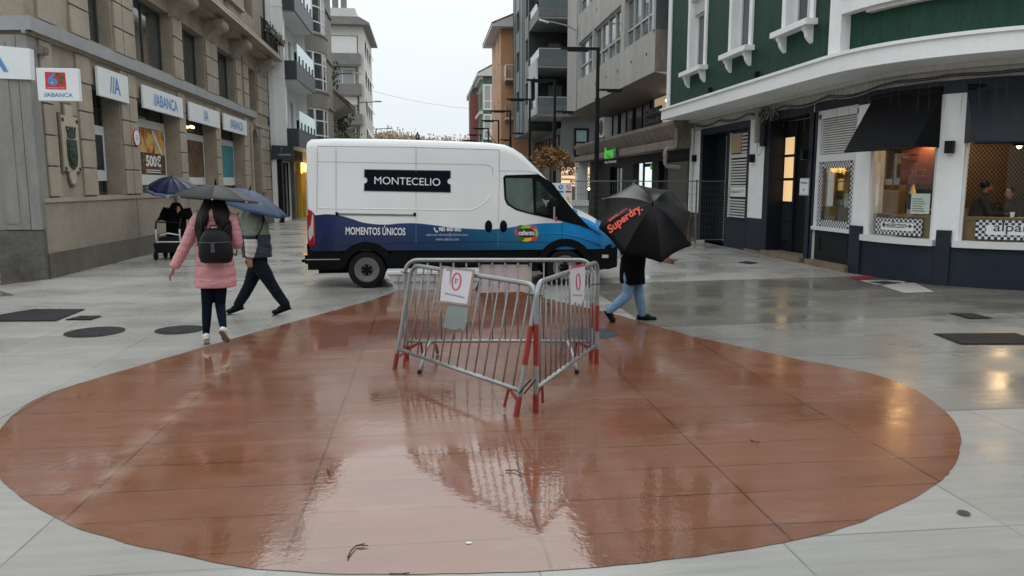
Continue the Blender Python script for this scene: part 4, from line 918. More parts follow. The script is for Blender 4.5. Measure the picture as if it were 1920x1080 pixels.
# things in the cafe windows
def onwin(s,t,d): return mR(s,t,d)
mat('paper',(.62,.70,.66),.5,.04); mat('brass',(.45,.28,.06),.3,.1,3,metal=.8)
sA=wA0+.42*(wA1-wA0)
t=thing('menu_banner','dark red menu banner hanging behind the first cafe window','banner',mR(sA,2.05,.55)); o=t.location
P0=mR(wA0+.36,1.86,.42); P1=mR(wA1-.28,1.86,.42); xd=(P1-P0); L=xd.length; xd.normalize(); nrm=xd.cross(Vector((0,0,1)))
q=MB(); q.ext([P0-o,P1-o,P1+Vector((0,0,1.3))-o,P0+Vector((0,0,1.3))-o],nrm*-.01,'menu_red'); q.build('cloth',t)
q=MB()
for i in range(5): q.ext([P0+xd*L*.2-o+Vector((0,0,.42+.13*i))+nrm*.004,P0+xd*L*(.5+.06*(i%3))-o+Vector((0,0,.42+.13*i))+nrm*.004,P0+xd*L*(.5+.06*(i%3))-o+Vector((0,0,.455+.13*i))+nrm*.004,P0+xd*L*.2-o+Vector((0,0,.455+.13*i))+nrm*.004],nrm*.002,'sign_black')
mat('menu_text',(.20,.085,.05),.5); text('BOCZ','menu_text',P0+xd*.08-o+Vector((0,0,.14))+nrm*.006,xd,(0,0,1),.15,.55,mb=q); q.build('lettering',t)
t=thing('notice_sheet','pale green notice sheet in the first cafe window','notice',mR(wA1-.3,1.32,.1)); o=t.location
q=MB(); slab(q,mR,wA1-.50,wA1-.12,1.30,1.68,.095,.10,'paper'); q.v=[tuple(Vector(v)-o) for v in q.v]; q.build('sheet',t)
q=MB()
for i in range(6): slab(q,mR,wA1-.47,wA1-.2-.03*(i%3),1.35+.045*i,1.362+.045*i,.091,.094,'stone_dark')
q.v=[tuple(Vector(v)-o) for v in q.v]; q.build('lettering',t)
t=thing('notice_sheet','pale notice sheet in the small serving window','notice',mR(bx1-.42,1.36,.09)); o=t.location
q=MB(); slab(q,mR,bx1-.52,bx1-.27,1.36,1.66,.09,.095,'paper'); q.v=[tuple(Vector(v)-o) for v in q.v]; q.build('sheet',t)
t=thing('tap_lamp','slim brass table lamp behind the first cafe window','lamp',mR(wA0+.72,1.27,.5)); q=MB(); q.lathe([(.05,0),(.05,.015),(.012,.03),(.01,.42)],(0,0,0),'brass',12); q.build('stand',t); q=MB(); q.lathe([(.075,.40),(.02,.58)],(0,0,0),'brass',14); q.build('lamp_shade',t)
def shopboard(s0,s1,z0,z1,label,fn):
    t=thing('cafe_board',label,'sign',mR((s0+s1)/2,z0,.05)); o=t.location
    q=uvplane('board',t,mR,s0,s1,z0,z1,.070,'check'); q.location=-o
    q=MB(); slab(q,mR,s0+.17,s1-.17,z0+.085,z1-.085,.060,.066,'sign_white',ds=.2); q.v=[tuple(Vector(v)-o) for v in q.v]; q.build('panel',t)
    q=MB(); fn(q,s0,s1,z0,z1); q.v=[tuple(Vector(v)-o) for v in q.v]; q.build('lettering',t)
def wrap(q,s,m,sx,tz,h,wd,d=.055,**kw):
    vs,fs=text_mesh(s,1.0,**kw); x0=min(v.x for v in vs); x1=max(v.x for v in vs); y0=min(v.y for v in vs); y1=max(v.y for v in vs)
    q.add([mR(sx+(v.x-x0)/(x1-x0)*wd,tz+(v.y-y0)/(y1-y0)*h,d) for v in vs],fs,m)
def fnA(q,s0,s1,z0,z1):
    wrap(q,'collection','sign_black',s0+.34,z0+.135,.12,.46,shear=.35); 
    L=s1-s0; c=z0+.18
    for a,bq in ((s0+.22,s0+.40),(s0+.80,s1-.22)): q.rings([[mR(x,c-.008,.055),mR(x,c+.008,.055)] for x in (a,bq)],'sign_black',cap=False,close=False)
    q.add([mR(s1-.19,c,.055),mR(s1-.26,c+.04,.055),mR(s1-.26,c-.04,.055)],[(0,1,2)],'sign_black')
    for k in range(2): q.add([mR(s0+.21+.03*k,c,.055),mR(s0+.24+.03*k,c+.04,.055),mR(s0+.27+.03*k,c+.04,.055),mR(s0+.24+.03*k,c,.055),mR(s0+.27+.03*k,c-.04,.055),mR(s0+.24+.03*k,c-.04,.055)],[(0,1,2,3),(0,3,4,5)],'sign_black')
def fnB(q,s0,s1,z0,z1):
    wrap(q,'alpan','sign_black',s0+.28,z0+.10,.20,.56); wrap(q,'pan','sign_lime',s0+.86,z0+.10,.155,.40)
a0,a1=wA0+.22,wA1-.22
shopboard(a0,a1,.88,1.20,'white cafe board with blue check border and arrow lettering in the first window',fnA)
shopboard(wB0+.26,wB0+1.66,.88,1.22,'white cafe board with blue check border and the cafe name in the right window',fnB)
# ---- awnings
def awning(s0,s1,zt,zb,out,m,label,k=10):
    t=thing('awning',label,'awning',mR((s0+s1)/2,zb,0)); o=t.location
    # cloth keeps its straight front bar: outer edge is a straight line in front of the curve
    A,B=mR(s0,zt,-.04),mR(s1,zt,-.04); n=((B-A).cross(Vector((0,0,1)))).normalized()
    A2=A+n*out; B2=B+n*out; A2.z=B2.z=zb
    q=MB(); top=[mR(s0+(s1-s0)*i/k,zt,-.04) for i in range(k+1)]; bot=[A2.lerp(B2,i/k) for i in range(k+1)]
    rs=[[p-o,q_-o,q_-o+Vector((0,0,-.015)),p-o+Vector((0,0,-.015))] for p,q_ in zip(top,bot)]
    q.rings(rs,m); fixn(q.build('cloth',t))
    q=MB(); q.add([A-o,A2-o,mR(s0,zb,-.0)-o],[(0,1,2)],m); q.build('side_cloth',t); q=MB(); q.add([B-o,B2-o,mR(s1,zb,0)-o],[(0,1,2)],m); q.build('side_cloth',t)
    q=MB(); q.tube([A2-o+Vector((0,0,-.02)),B2-o+Vector((0,0,-.02))],.022,'black_metal',8); q.build('front_bar',t)
    q=MB(); q.tube([A-o+Vector((0,0,.06)),mR((s0+s1)/2,zt+.06,-.04)-o,B-o+Vector((0,0,.06))],.05,'black_metal',8); q.build('roller',t)
awning(wA0-.02,wA1+.02,3.50,2.52,.62,'awning_black','black awning over the first cafe window')
awning(wB0-.02,wB1+.4,3.50,2.58,.55,'awning_blue','dark blue awning over the right-hand cafe window')
# ---- wall lamps
def cube_lamp(s,z,label):
    t=thing('wall_lamp',label,'wall lamp',mR(s,z,0)); d=(mR(s,z,-1)-mR(s,z,0)); rz=math.atan2(d.y,d.x); t.rotation_euler=(0,0,rz)
    q=MB(); q.box(0,.13,-.07,.07,-.11,.11,'black_metal'); bevel(q.build('housing',t),.006,1)
    q=MB(); q.box(.02,.11,-.05,.05,-.115,-.11,'sign_edge'); q.build('lens',t)
cube_lamp(RS(1305,297)[0],RS(1305,297)[1],'black cube wall lamp at the far end of the white cafe wall')
cube_lamp(RS(1414,297)[0],RS(1414,297)[1],'black cube wall lamp between shutter and house door')
cube_lamp(RS(1512,290)[0],RS(1512,290)[1],'black cube wall lamp above the pale door plaque')
cube_lamp(RS(1783,276)[0],RS(1783,276)[1],'black cube wall lamp between the two awnings')
for px,py,lab in ((1334,170,'small black spotlight under the first green wall window'),(1422,141,'small black spotlight under the second green wall window')):
    p=WX(px,py,XR+OU); q=MB(); q.box(p.x-.1,p.x,p.y-.05,p.y+.05,p.z-.08,p.z+.08,'black_metal'); tag(q.build('spotlight'),lab,'wall lamp')
# ---- plaque at the door
s_,z_=RS(1510,351); t=thing('door_plaque','pale square plaque with green lettering beside the house door','plaque',mR(s_,z_-.19,0)); 
q=MB(); q.box(-.03,0,-.22,.22,0,.40,'sign_edge'); q.build('frame',t)
q=MB(); q.box(-.036,-.03,-.19,.19,.03,.37,'sign_white'); q.build('plate',t)
q=MB(); text('Villa Moderna','sign_green',(-.038,.16,.27),(0,-1,0),(0,0,1),.055,.32,mb=q,bold=.02); q.box(-.039,-.0375,-.02,.02,.10,.16,'sign_black'); q.build('lettering',t)
# ---- meter box and cables under the overhang
mat('cable',(.05,.045,.042),.6,.2); mat('cable_pale',(.30,.29,.28),.6,.1); mat('wire_thin',(.09,.088,.085),.6,.1)
s_=RS(1428,235)[0]; t=thing('meter_box','grey electrical box hung with loose cables beside the house door','electrical box',mR(s_,3.1,0)); 
q=MB(); q.box(-.14,0,-.16,.10,-.15,.72,'grey_box'); q.box(-.16,-.14,-.12,.06,-.10,.66,'stone'); fixn(q.build('housing',t))
q=MB(); q.box(-.12,0,-.42,-.2,-.25,.68,'navy_frame'); fixn(q.build('junction',t))
q=MB(); rnd=random.Random(5)
for k in range(16):
    a=Vector((-.12,-.1-.05*k,.70+.06*math.sin(k*2.1))); e=Vector((-.08,-.35-.06*k,.62+.15*math.sin(k*1.3)))
    q.tube([a,a.lerp(e,.3)+Vector((-.05,0,rnd.uniform(-.3,-.05))),a.lerp(e,.7)+Vector((-.05,0,rnd.uniform(-.3,.1))),e],.011,'cable_pale' if k%2 else 'cable',5)
q.tube([(-.1,-.02,-.15),(-.12,-.05,-.42),(-.12,-.2,-.5),(-.1,-.3,-.35),(-.08,-.32,-.2)],.009,'cable_pale',5)
q.build('cables',t)
q=MB()
for off,m in ((0,'cable'),(.035,'cable'),(.06,'cable_pale')):
    P=[]; n=70
    for i in range(n+1):
        s=S0+.6+(6.0-S0)*i/n; sag=.10*abs(math.sin(i*.36)) if s<0 else .03*abs(math.sin(i*.7)); P.append(mR(s,ZS-.16-off-sag,-.05-off*.5))
    q.tube(P,.012,m,5)
tag(q.build('cable_bundle'),'dark cable bundle sagging under the white overhang','cable')
# icicle light wires
q=MB(); rnd=random.Random(9); s=-6.3
while s<5.5:
    L=rnd.uniform(.25,.85); base=mR(s,ZS-.12,-.26); P=[base]; z=base.z; 
    for k in range(4): P.append(base+Vector((rnd.uniform(-.012,.012),rnd.uniform(-.012,.012),-L*(k+1)/4)))
    q.tube(P,.0022,'wire_thin',4)
    for k in range(int(L/.09)): c=base+Vector((rnd.uniform(-.015,.015),rnd.uniform(-.015,.015),-.08*(k+1))); q.ell(c,(.005,.005,.009),'wire_thin',5,4)
    s+=rnd.uniform(.10,.26)
tag(q.build('icicle_lights'),'unlit icicle light wires hanging along the underside of the white overhang','lights')
# drainpipe elbow at the far end of the front
q=MB(); y=24.9; q.tube([(8.35,y,3.7),(8.35,y,3.15),(8.28,y,3.05),(8.05,y,3.03),(7.98,y,2.95),(7.98,y,2.55),(8.05,y,2.45),(8.5,y,2.42)],.07,'grey_box',9)
for x,z in ((8.35,3.4),(7.98,2.8)): q.lathe([(.09,z),(.09,z+.08)],(x,y,0),'grey_box',10)
tag(q.build('drainpipe',smooth=40),'grey bent drainpipe at the far corner of the white cafe wall','pipe')
q=MB(); q.tube([(XR-.06,24.85,.9),(XR-.06,24.85,3.7)],.05,'louvre_white',8); q.lathe([(.065,1.5),(.065,1.56)],(XR-.06,24.85,0),'louvre_white',10); tag(q.build('downpipe',smooth=40),'white downpipe at the far end of the cafe front','pipe')

# ================================================================ RIGHT SIDE OF THE STREET BEYOND THE CORNER HOUSE
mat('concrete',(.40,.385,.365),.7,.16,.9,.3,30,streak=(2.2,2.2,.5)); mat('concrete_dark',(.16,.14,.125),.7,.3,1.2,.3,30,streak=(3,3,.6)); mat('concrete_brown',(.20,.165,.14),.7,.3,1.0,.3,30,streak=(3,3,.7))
mat('alu',(.42,.44,.45),.35,.05); mat('slate_clad',(.07,.073,.08),.5,.15,1.5)
mat('win_sky',(.10,.12,.125),.04,.4,.5,spec=1.0); mat('lit_wall',(.45,.36,.25),.6,.08)
emis('tube_light',(1.0,.93,.75),6.0); emis('shop_white',(.80,.95,.90),1.0); emis('neon_green',(.07,.50,.05),.35)
XC=7.74; YC0,YC1=25.55,41.6
mCn=lambda s,t,d: Vector((XC+d,s,t))
cb=thing('concrete_building','raw concrete building with jutting upper storeys and ribbon windows','building')
def YC(px,py): return WX(px,py,XC).y
win=[(YC(1225,56),YC(1170,90)),(YC(1163,95),YC(1112,130)),(YC(1110,130),YC(1084,150))]
win=[(min(a,c),max(a,c)) for a,c in win]
hol=[]
for z0,z1 in ((7.02,8.85),(10.2,12.0),(13.4,15.2)): hol+=[(a,c,z0,z1) for a,c in win]
b=MB(); wall(b,mCn,YC0,YC1,5.62,16.5,hol,'concrete',.22)
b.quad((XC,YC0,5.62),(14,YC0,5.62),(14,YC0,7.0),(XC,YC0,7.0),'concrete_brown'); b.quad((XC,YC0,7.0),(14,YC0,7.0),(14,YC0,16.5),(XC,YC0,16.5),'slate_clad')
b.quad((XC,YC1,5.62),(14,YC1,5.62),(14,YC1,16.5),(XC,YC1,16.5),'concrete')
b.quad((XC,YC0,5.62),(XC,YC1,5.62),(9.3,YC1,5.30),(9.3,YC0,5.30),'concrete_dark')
b.add([(XC,YC0,16.5),(XC,YC1,16.5),(14,YC1,16.5),(14,YC0,16.5)],[(0,1,2,3)],'concrete')
b.build('upper_wall',cb)
for z0,z1 in ((7.02,8.85),(10.2,12.0),(13.4,15.2)):
    for i,(a,c) in enumerate(win):
        window(cb,mCn,a,c,z0,z1,.2,'alu','win_sky',.08,vert=((.25,.5,.75) if i<2 else (.4,)),horz=(.36,),ft=.1)
b=MB(); slab(b,mCn,YC0+.05,YC0+.3,7.0,16.5,-.05,.0,'alu'); 
rnd=random.Random(4)
for k in range(8):
    for z in (6.35,9.6): 
        y=YC0+1+k*2.0; b.lathe([(.06,-.012),(.05,-.012)],(XC,y,z+ (k%2)*.05),'concrete_dark',8,'X')
b.build('tie_holes',cb)
for z in (8.9,6.9):
    q=MB(); 
    for k in range(3): q.box(XC+.2,XC+.9,YC1+.02,YC1+.6,z+k*.22,z+k*.22+.1,'white_frame')
    q.build('louvre',cb)
# dark mezzanine
b=MB(); b.quad((9.3,YC0-.6,3.3),(9.3,YC1,3.3),(9.3,YC1,5.4),(9.3,YC0-.6,5.4),'slate_clad'); b.build('mezzanine_wall',cb)
mM=lambda s,t,d: Vector((9.3+d,s,t))
mat('mezz_glass',(.012,.014,.015),.25,.4,1.5,spec=.15)
for k in range(4): window(cb,mM,31+k*2.6,33.4+k*2.6,4.05,5.25,-.02,'shop_frame','mezz_glass',.07,vert=(.5,))
emis('lit_room',(.60,.44,.28),.45); b=MB(); slab(b,mM,24.6,30.5,3.95,5.25,-.03,-.02,'lit_room'); slab(b,mM,29.4,30.6,3.95,4.6,-.06,-.03,'concrete_dark'); fixn(b.build('lit_window',cb))
def LS(px,py,x): p=WX(px,py,x); return p
t=thing('ceiling_light','pair of bright strip lights behind the lit mezzanine window','lamp',(9.2,25.6,4.9)); 
for px,py in ((1251,162),(1258,164),(1250,188),(1258,190)):
    p=WX(px,py,9.2); q=MB(); q.ell(p-t.location,(.03,.16,.055),'tube_light',10,6); q.build('tube',t,smooth=True)
t=thing('hanging_sign','dark framed sign with pale lettering in front of the mezzanine window','sign',(9.15,27.8,4.0)); q=MB()
P=[WX(1210,207,9.15),WX(1240,197,9.15),WX(1240,232,9.15),WX(1210,238,9.15)]; q.ext([p-t.location for p in P],(.03,0,0),'shop_frame'); q.build('board',t)
q=MB(); text('DENTAL','granite',P[3]-t.location+Vector((-.01,-.12,.42)),(0,-1,0),(0,0,1),.26,abs(P[2].y-P[3].y)-.3,mb=q); text('Clínica 8','granite',P[3]-t.location+Vector((-.01,-.12,.1)),(0,-1,0),(0,0,1),.18,abs(P[2].y-P[3].y)-.5,mb=q); q.build('lettering',t)
# canopy over the shop
XO=8.25
b=MB(); b.ext([(XO,24.9,3.98),(XO,24.9,3.86),(XO+.28,24.9,3.36),(XO+.0,24.9,3.34),(XO+.0,24.9,3.08),(9.6,24.9,3.08),(9.6,24.9,3.98)],(0,YC1+.4-24.9,0),'concrete_brown')
for k in range(9): y=26.5+k*1.7; b.ext([(XO-.006,y,3.98),(XO-.006,y,3.86),(XO+.274,y,3.36),(XO+.29,y,3.36),(XO+.02,y,3.98)],(0,.03,0),'concrete_dark')
fixn(b.build('canopy',cb))
# shop front
mShp=lambda s,t,d: Vector((9.05+d,s,t))
b=MB(); wall(b,mShp,24.3,YC1,0,3.08,[(25.3,29.0,.35,2.75),(29.9,32.6,.05,2.75),(34.6,36.9,.35,2.7)],'shop_frame',.25); fixn(b.build('shop_wall',cb)); b=MB(); b.box(8.28,8.85,YC1-.45,YC1+.2,0,3.06,'white_render'); b.build('column',cb)
window(cb,mShp,25.3,29.0,.35,2.75,.2,'shop_frame','win_grey',.08,name='shop_window'); window(cb,mShp,34.6,36.9,.35,2.7,.2,'shop_frame','win_dark',.08,name='shop_window')
b=MB(); slab(b,mShp,29.9,32.6,.05,2.75,.5,.52,'cafe_dark'); slab(b,mShp,31.5,32.5,.1,2.6,.46,.48,'shop_white'); slab(b,mShp,30.35,31.05,.1,2.6,.46,.48,'shop_white'); slab(b,mShp,29.95,30.3,.1,2.5,.4,.44,'concrete_brown'); slab(b,mShp,30.1,30.55,.5,1.8,.36,.4,'menu_red')
for s in (29.9,31.2,32.52): slab(b,mShp,s,s+.08,.05,2.75,.02,.1,'shop_frame')
fixn(b.build('lit_doorway',cb))
t=thing('shop_logo_sign','green illuminated shop lettering on the concrete canopy','sign',(XO-.1,33.5,3.0)); 
ylo,yhi=WX(1157,290,XO-.08).y,WX(1134,290,XO-.08).y
z0=WX(1146,306,XO-.08).z; z1=WX(1146,280,XO-.08).z
b=MB(); text('base','neon_green',Vector((XO-.08,yhi,z0+.22))-t.location,(0,-1,0),(0,0,1),z1-z0-.1,(yhi-ylo)*.74,mb=b,ext=.02,bold=.06); b.build('lettering',t)
b=MB(); b.box(-.02,.02,ylo-33.5,ylo-33.5+(yhi-ylo)*.22,z0-3.0+.22,z1-3.0+.05,'navy_panel'); text(':','neon_green',Vector((XO-.125,ylo+(yhi-ylo)*.17,z0+.3))-t.location,(0,-1,0),(0,0,1),.3,.12,mb=b,bold=.05); b.build('colon_block',t)
b=MB(); text('Ropa y Complementos','sign_white',Vector((XO-.08,yhi,z0-.02))-t.location,(0,-1,0),(0,0,1),.16,(yhi-ylo)*.95,mb=b,bold=.02); b.build('tagline',t)
t=thing('window_logo','small green lit sign inside the big shop window','sign',WX(1225,313,9.2)); b=MB(); P=[WX(1219,308,9.22),WX(1236,310,9.22),WX(1236,318,9.22),WX(1219,318,9.22)]; b.ext([p-t.location for p in P],(.02,0,0),'neon_green'); b.build('panel',t)
# AC unit on the canopy
p0=WY(1119,221,35.4); t=thing('air_conditioner','white air conditioner unit standing on the concrete canopy','air conditioner',(8.32,35.4,4.0))
b=MB(); b.box(0,.42,0,1.05,.05,.98,'louvre_white'); bevel(b.build('housing',t),.02,2)
b=MB(); b.lathe([(.36,-.012),(.34,-.02),(.05,-.02)],(0.0,.40,.52),'shop_frame',26,'X'); 
for k in range(5): b.lathe([(.08+.06*k,-.026),(.09+.06*k,-.026)],(0,.40,.52),'granite',24,'X',cap=False)
b.build('fan_grille',t); b=MB(); b.box(.05,.12,.1,.2,-.02,.05,'shop_frame'); b.box(.05,.12,.85,.95,-.02,.05,'shop_frame'); b.build('foot',t)
# conduit and bracket lamp
b=MB(); b.tube([(XC-.03,38.9,5.7),(XC-.03,38.9,16)],.04,'alu',7); tag(b.build('conduit'),'grey vertical conduit on the concrete building','pipe')
p=WX(1081,58,XC-.05); t=thing('bracket_lamp','curved bracket lamp with a white head on the concrete building','street lamp',p); e=WY(1012,37,p.y-1.0)-p
b=MB(); b.tube([(0,0,-.3),(0,0,.15)],.05,'alu',8); b.tube([(0,0,0),e*.25+Vector((0,0,.12)),e*.65+Vector((0,0,.08)),e*.85],.035,'alu',7); b.build('arm',t,smooth=40)
b=MB(); b.tube([e*.78,e*1.0],.085,'white_frame',10,.5); b.build('lamp_head',t,smooth=40)
# ---- dark green-grey block with corner balconies
mat('clad_green',(.115,.145,.138),.45,.12,1.5,.1); mat('clad_grey',(.115,.125,.125),.5,.12,1.2); mat('soffit_grey',(.24,.25,.25),.6,.08); mat('rail_glass',(.09,.12,.13),.1,.2,1,spec=.8); mat('white_panel',(.50,.52,.55),.5,.06,2); mat('teal_blind',(.20,.31,.31),.4,.08); mat('wall_black',(.028,.030,.034),.5,.2)
db=thing('dark_balcony_block','dark green grey apartment block with wedge shaped corner balconies','building')
XD=6.8
mD=lambda s,t,d: Vector((XD+d,s,t))
hol=[(50.6,51.8,z+.9,z+2.3) for z in (6.2,9.0,11.8,14.6)]+[(55.4,56.8,z+.9,z+2.3) for z in (6.2,9.0,11.8,14.6)]
b=MB(); wall(b,mD,50,59,5.3,18.5,hol,'clad_green',.2); b.quad((XD,50,5.3),(12,50,5.3),(12,50,18.5),(XD,50,18.5),'wall_black'); b.quad((XD,59,5.3),(12,59,5.3),(12,59,18.5),(XD,59,18.5),'clad_green')
b.add([(XD,50,5.3),(XD,59,5.3),(12,59,5.3),(12,50,5.3)],[(0,1,2,3)],'soffit_grey')
for y in (52.4,53.2,54.8,57.4,58.6): slab(b,mD,y,y+.08,5.3,18.5,-.04,0,'clad_grey')
slab(b,mD,50,50.15,5.3,18.5,-.05,0,'clad_grey')
b.quad((9.4,46.5,5.3),(9.4,50,5.3),(9.4,50,18.5),(9.4,46.5,18.5),'clad_grey')
b.build('wall',db)
for h in hol: window(db,mD,*h[:4],.18,'shop_frame','win_grey',.07,vert=(.5,))
for i,z in enumerate((5.93,8.75,11.57,14.4)):
    q=MB(); q.ext([(XD,45.9,z),(XD,50,z),(12,50,z),(12,45.9,z)],(0,0,.12),'soffit_grey')
    q.ext([(XD,45.86,z+.12),(12,45.86,z+.12),(12,45.86,z+.62),(XD,45.86,z+.62)],(0,.08,0),'clad_grey'); q.ext([(XD,45.94,z+.12),(XD,50,z+.12),(XD,50,z+.62),(XD,45.94,z+.62)],(.08,0,0),'clad_grey')
    fixn(q.build('balcony',db))
    q=MB(); q.box(XD+.02,12,45.88,45.91,z+.62,z+1.08,'rail_glass'); q.box(XD+.02,XD+.05,45.91,49.9,z+.62,z+1.08,'rail_glass'); q.tube([(XD+.03,50,z+1.1),(XD+.03,45.9,z+1.1),(12,45.9,z+1.1)],.025,'alu',6)
    for k in range(7): q.tube([(XD+.05+k*.7,45.9,z+.6),(XD+.05+k*.7,45.9,z+1.1)],.018,'alu',5)
    q.build('railing',db)
    q=MB(); q.box(8.05,8.95,49.9,49.98,z+.13,z+2.3,'teal_blind' if i!=1 else 'win_grey'); q.build('window',db)
b=MB(); 
for z0,z1,y0,y1 in ((6.05,9.3,46.05,46.6),(6.05,9.3,48.9,49.6),(8.3,9.3,46.6,48.9),(6.05,6.5,46.6,48.9)): b.box(XD-.10,XD-.01,y0,y1,z0,z1,'white_panel')
b.build('panel_frame',db)
b=MB(); b.quad((8.3,46.4,0),(8.3,59,0),(8.3,59,5.3),(8.3,46.4,5.3),'clad_grey'); b.quad((8.3,46.4,0),(12,46.4,0),(12,46.4,5.9),(8.3,46.4,5.9),'clad_grey'); b.build('ground_wall',db)
mG=lambda s,t,d: Vector((8.3+d,s,t))
for k in range(3): window(db,mG,47+k*3.6,49.6+k*3.6,3.2,4.9,-.03,'shop_frame','win_dark',.1,vert=(.5,))
mG2=lambda s,t,d: Vector((s,46.4+d,t))
window(db,mG2,9.1,10.0,3.55,5.25,-.03,'shop_frame','teal_blind',.12,horz=(.5,))
emis('shelf_glow',(1.0,.66,.38),.75)
for x0,x1 in ((8.32,9.2),(9.95,10.7)): q=MB(); q.box(x0,x1,46.30,46.36,1.75,2.9,'shelf_glow'); q.build('lit_display',db)
rnd=random.Random(8)
for xa,xb in ((8.30,9.22),(9.93,10.72)):
    for z in (1.85,2.12,2.4):
        q=MB(); q.box(xa,xb,46.24,46.30,z,z+.03,'brown_door'); q.build('shelf',db); q=MB(); x=xa+.06
        while x<xb-.1: q.box(x,x+.05,46.25,46.29,z+.03,z+.03+rnd.uniform(.05,.14),rnd.choice(['menu_red','brown_door','stone_dark'])); x+=.09
        o=q.build('goods',db); o['kind']='stuff'

def balcony_plants(label,x,z,seed,ms): 
    rnd=random.Random(seed); t=thing('balcony_plant',label,'plant',(x,46.2,z)); q=MB(); q.lathe([(.16,0),(.2,.3)],(0,0,0),'brown_door',10); q.build('pot',t); q=MB(); leaves(q,[(0,0,.5),(.1,0,.75),(-.15,0,.6)],.10,ms,130,(.16,.12,.18),rnd); q.build('foliage',t)
balcony_plants('olive leafed potted plant on the highest visible dark balcony',7.5,12.2,31,['leaf_olive','leaf_green']); balcony_plants('potted plant with red flowers on the highest visible dark balcony',8.3,12.2,32,['leaf_green','flower_red','flower_red']); balcony_plants('small rust leafed plant at the left corner of the highest visible dark balcony',6.95,12.1,33,['leaf_rust','leaf_green'])
# ---- orange block
mat('orange_render',(.50,.26,.135),.65,.08,1.2,.1); mat('eave_white',(.55,.54,.52),.6,.06); mat('rail_grey',(.28,.26,.26),.5,.1)
ob=thing('orange_apartment_block','orange rendered apartment block with small balconies and wide eaves','building')
XO2=5.98; YO0,YO1=60.2,68
mO=lambda s,t,d: Vector((XO2+d,s,t)); hol=[(61.6+3.4*k,62.5+3.4*k,z,z+1.5) for k in range(2) for z in (4.0,6.95,9.9,12.2)]
b=MB(); wall(b,mO,YO0,YO1,0,13.9,hol,'orange_render',.15,'eave_white'); b.quad((XO2,YO0,0),(12,YO0,0),(12,YO0,13.9),(XO2,YO0,13.9),'orange_render'); b.quad((XO2,YO1,0),(12,YO1,0),(12,YO1,13.9),(XO2,YO1,13.9),'orange_render'); b.build('wall',ob)
for h in hol: window(ob,mO,*h[:4],.13,'white_frame','win_grey',.08)
b=MB(); b.ext([(XO2-.75,YO0-.9,13.75),(XO2-.75,YO0-.9,13.95),(9.2,YO0-.9,15.6),(12,YO0-.9,15.6),(12,YO0-.9,13.75)],(0,9.6,0),'eave_white'); b.ext([(XO2-.78,YO0-.95,13.96),(XO2-.78,YO0-.95,14.03),(9.2,YO0-.95,15.72),(9.2,YO0-.95,15.62)],(0,9.7,0),'roof_tile'); fixn(b.build('roof',ob))
for i,z in enumerate((3.9,6.85,9.8)):
    q=MB(); q.box(6.25,8.6,YO0-.95,YO0,z-.02,z+.14,'eave_white'); q.ext([(6.3,YO0-.9,z-.02),(8.6,YO0-.9,z-.02),(8.6,YO0-.1,z-.32),(6.3,YO0-.1,z-.32)],(0,0,.01),'brown_render'); fixn(q.build('balcony',ob))
    q=MB(); m='shutter_white' if i==2 else 'rail_grey'
    q.box(6.25,6.28,YO0-.95,YO0,z+.2,z+1.1,m); q.tube([(6.26,YO0,z+1.12),(6.26,YO0-.95,z+1.12),(8.6,YO0-.95,z+1.12)],.025,m,5)
    for k in range(12): q.tube([(6.27+k*.2,YO0-.94,z+.14),(6.27+k*.2,YO0-.94,z+1.12)],.012,m,4)
    q.build('railing',ob)
# ---- green and white house with glazed galleries, red house beyond
mat('green_tile',(.07,.12,.06),.55,.12,2); mat('green_dark',(.05,.10,.075),.5,.1); mat('red_render',(.27,.10,.09),.6,.12,1.5)
gg=thing('gallery_house','green house with white glazed galleries beyond the orange block','building')
XG=6.08; YG0,YG1=80,87
mGG=lambda s,t,d: Vector((XG+d,s,t)); mGf=lambda s,t,d: Vector((s,YG0+d,t)); 
hol=[(81+2.4*k,82.2+2.4*k,z+.6,z+2.3) for k in range(2) for z in (3.3,6.3,9.3)]
b=MB(); wall(b,mGG,YG0,YG1,0,13.0,hol,'green_tile',.2); b.quad((XG,YG0,0),(12,YG0,0),(12,YG0,13),(XG,YG0,13),'green_dark'); 
for z in (6.0,9.1,12.6): slab(b,mGG,YG0,YG1,z,z+.3,-.35,0,'eave_white')
b.build('wall',gg)
for h in hol: window(gg,mGG,*h[:4],.15,'white_frame','win_grey',.12,vert=(.5,))
for z in (3.4,6.5,9.5): window(gg,mGf,XG,8.4,z,z+2.6,.0,'white_frame','curtain',.16,vert=(.35,.7),horz=(.35,),name='gallery')
b=MB(); b.ext([(XG-.6,YG0-.4,12.9),(XG-.6,YG0-.4,13.1),(8,YG0-.4,14.4),(12,YG0-.4,14.4),(12,YG0-.4,12.9)],(0,7.6,0),'eave_white'); b.ext([(XG-.62,YG0-.42,13.12),(8,YG0-.42,14.42),(8,YG0-.42,14.6),(XG-.5,YG0-.42,13.3)],(0,7.7,0),'roof_tile'); b.box(7.6,7.9,YG0+1,YG0+1.3,14.4,16.2,'grey_parapet'); fixn(b.build('roof',gg))
rh=thing('red_house','far red brick coloured house at the end of the right-hand row','building')
XRh=6.1; mRh=lambda s,t,d: Vector((XRh+d,s,t)); hol=[(91+3*k,92.3+3*k,z,z+1.8) for k in range(3) for z in (3.4,6.4,9.4)]
b=MB(); wall(b,mRh,88,100,0,12.6,hol,'red_render',.2); b.quad((XRh,88,0),(12,88,0),(12,88,12.6),(XRh,88,12.6),'red_render'); b.box(XRh-.9,XRh,88.5,90.5,5.0,12.0,'red_render'); b.box(XRh-.92,XRh-.9,88.6,90.4,5.4,7.6,'shutter_white'); slab(b,mRh,88,100,6.0,6.25,-.3,0,'eave_white'); b.build('wall',rh)
for h in hol: window(rh,mRh,*h[:4],.15,'white_frame','win_grey',.12)
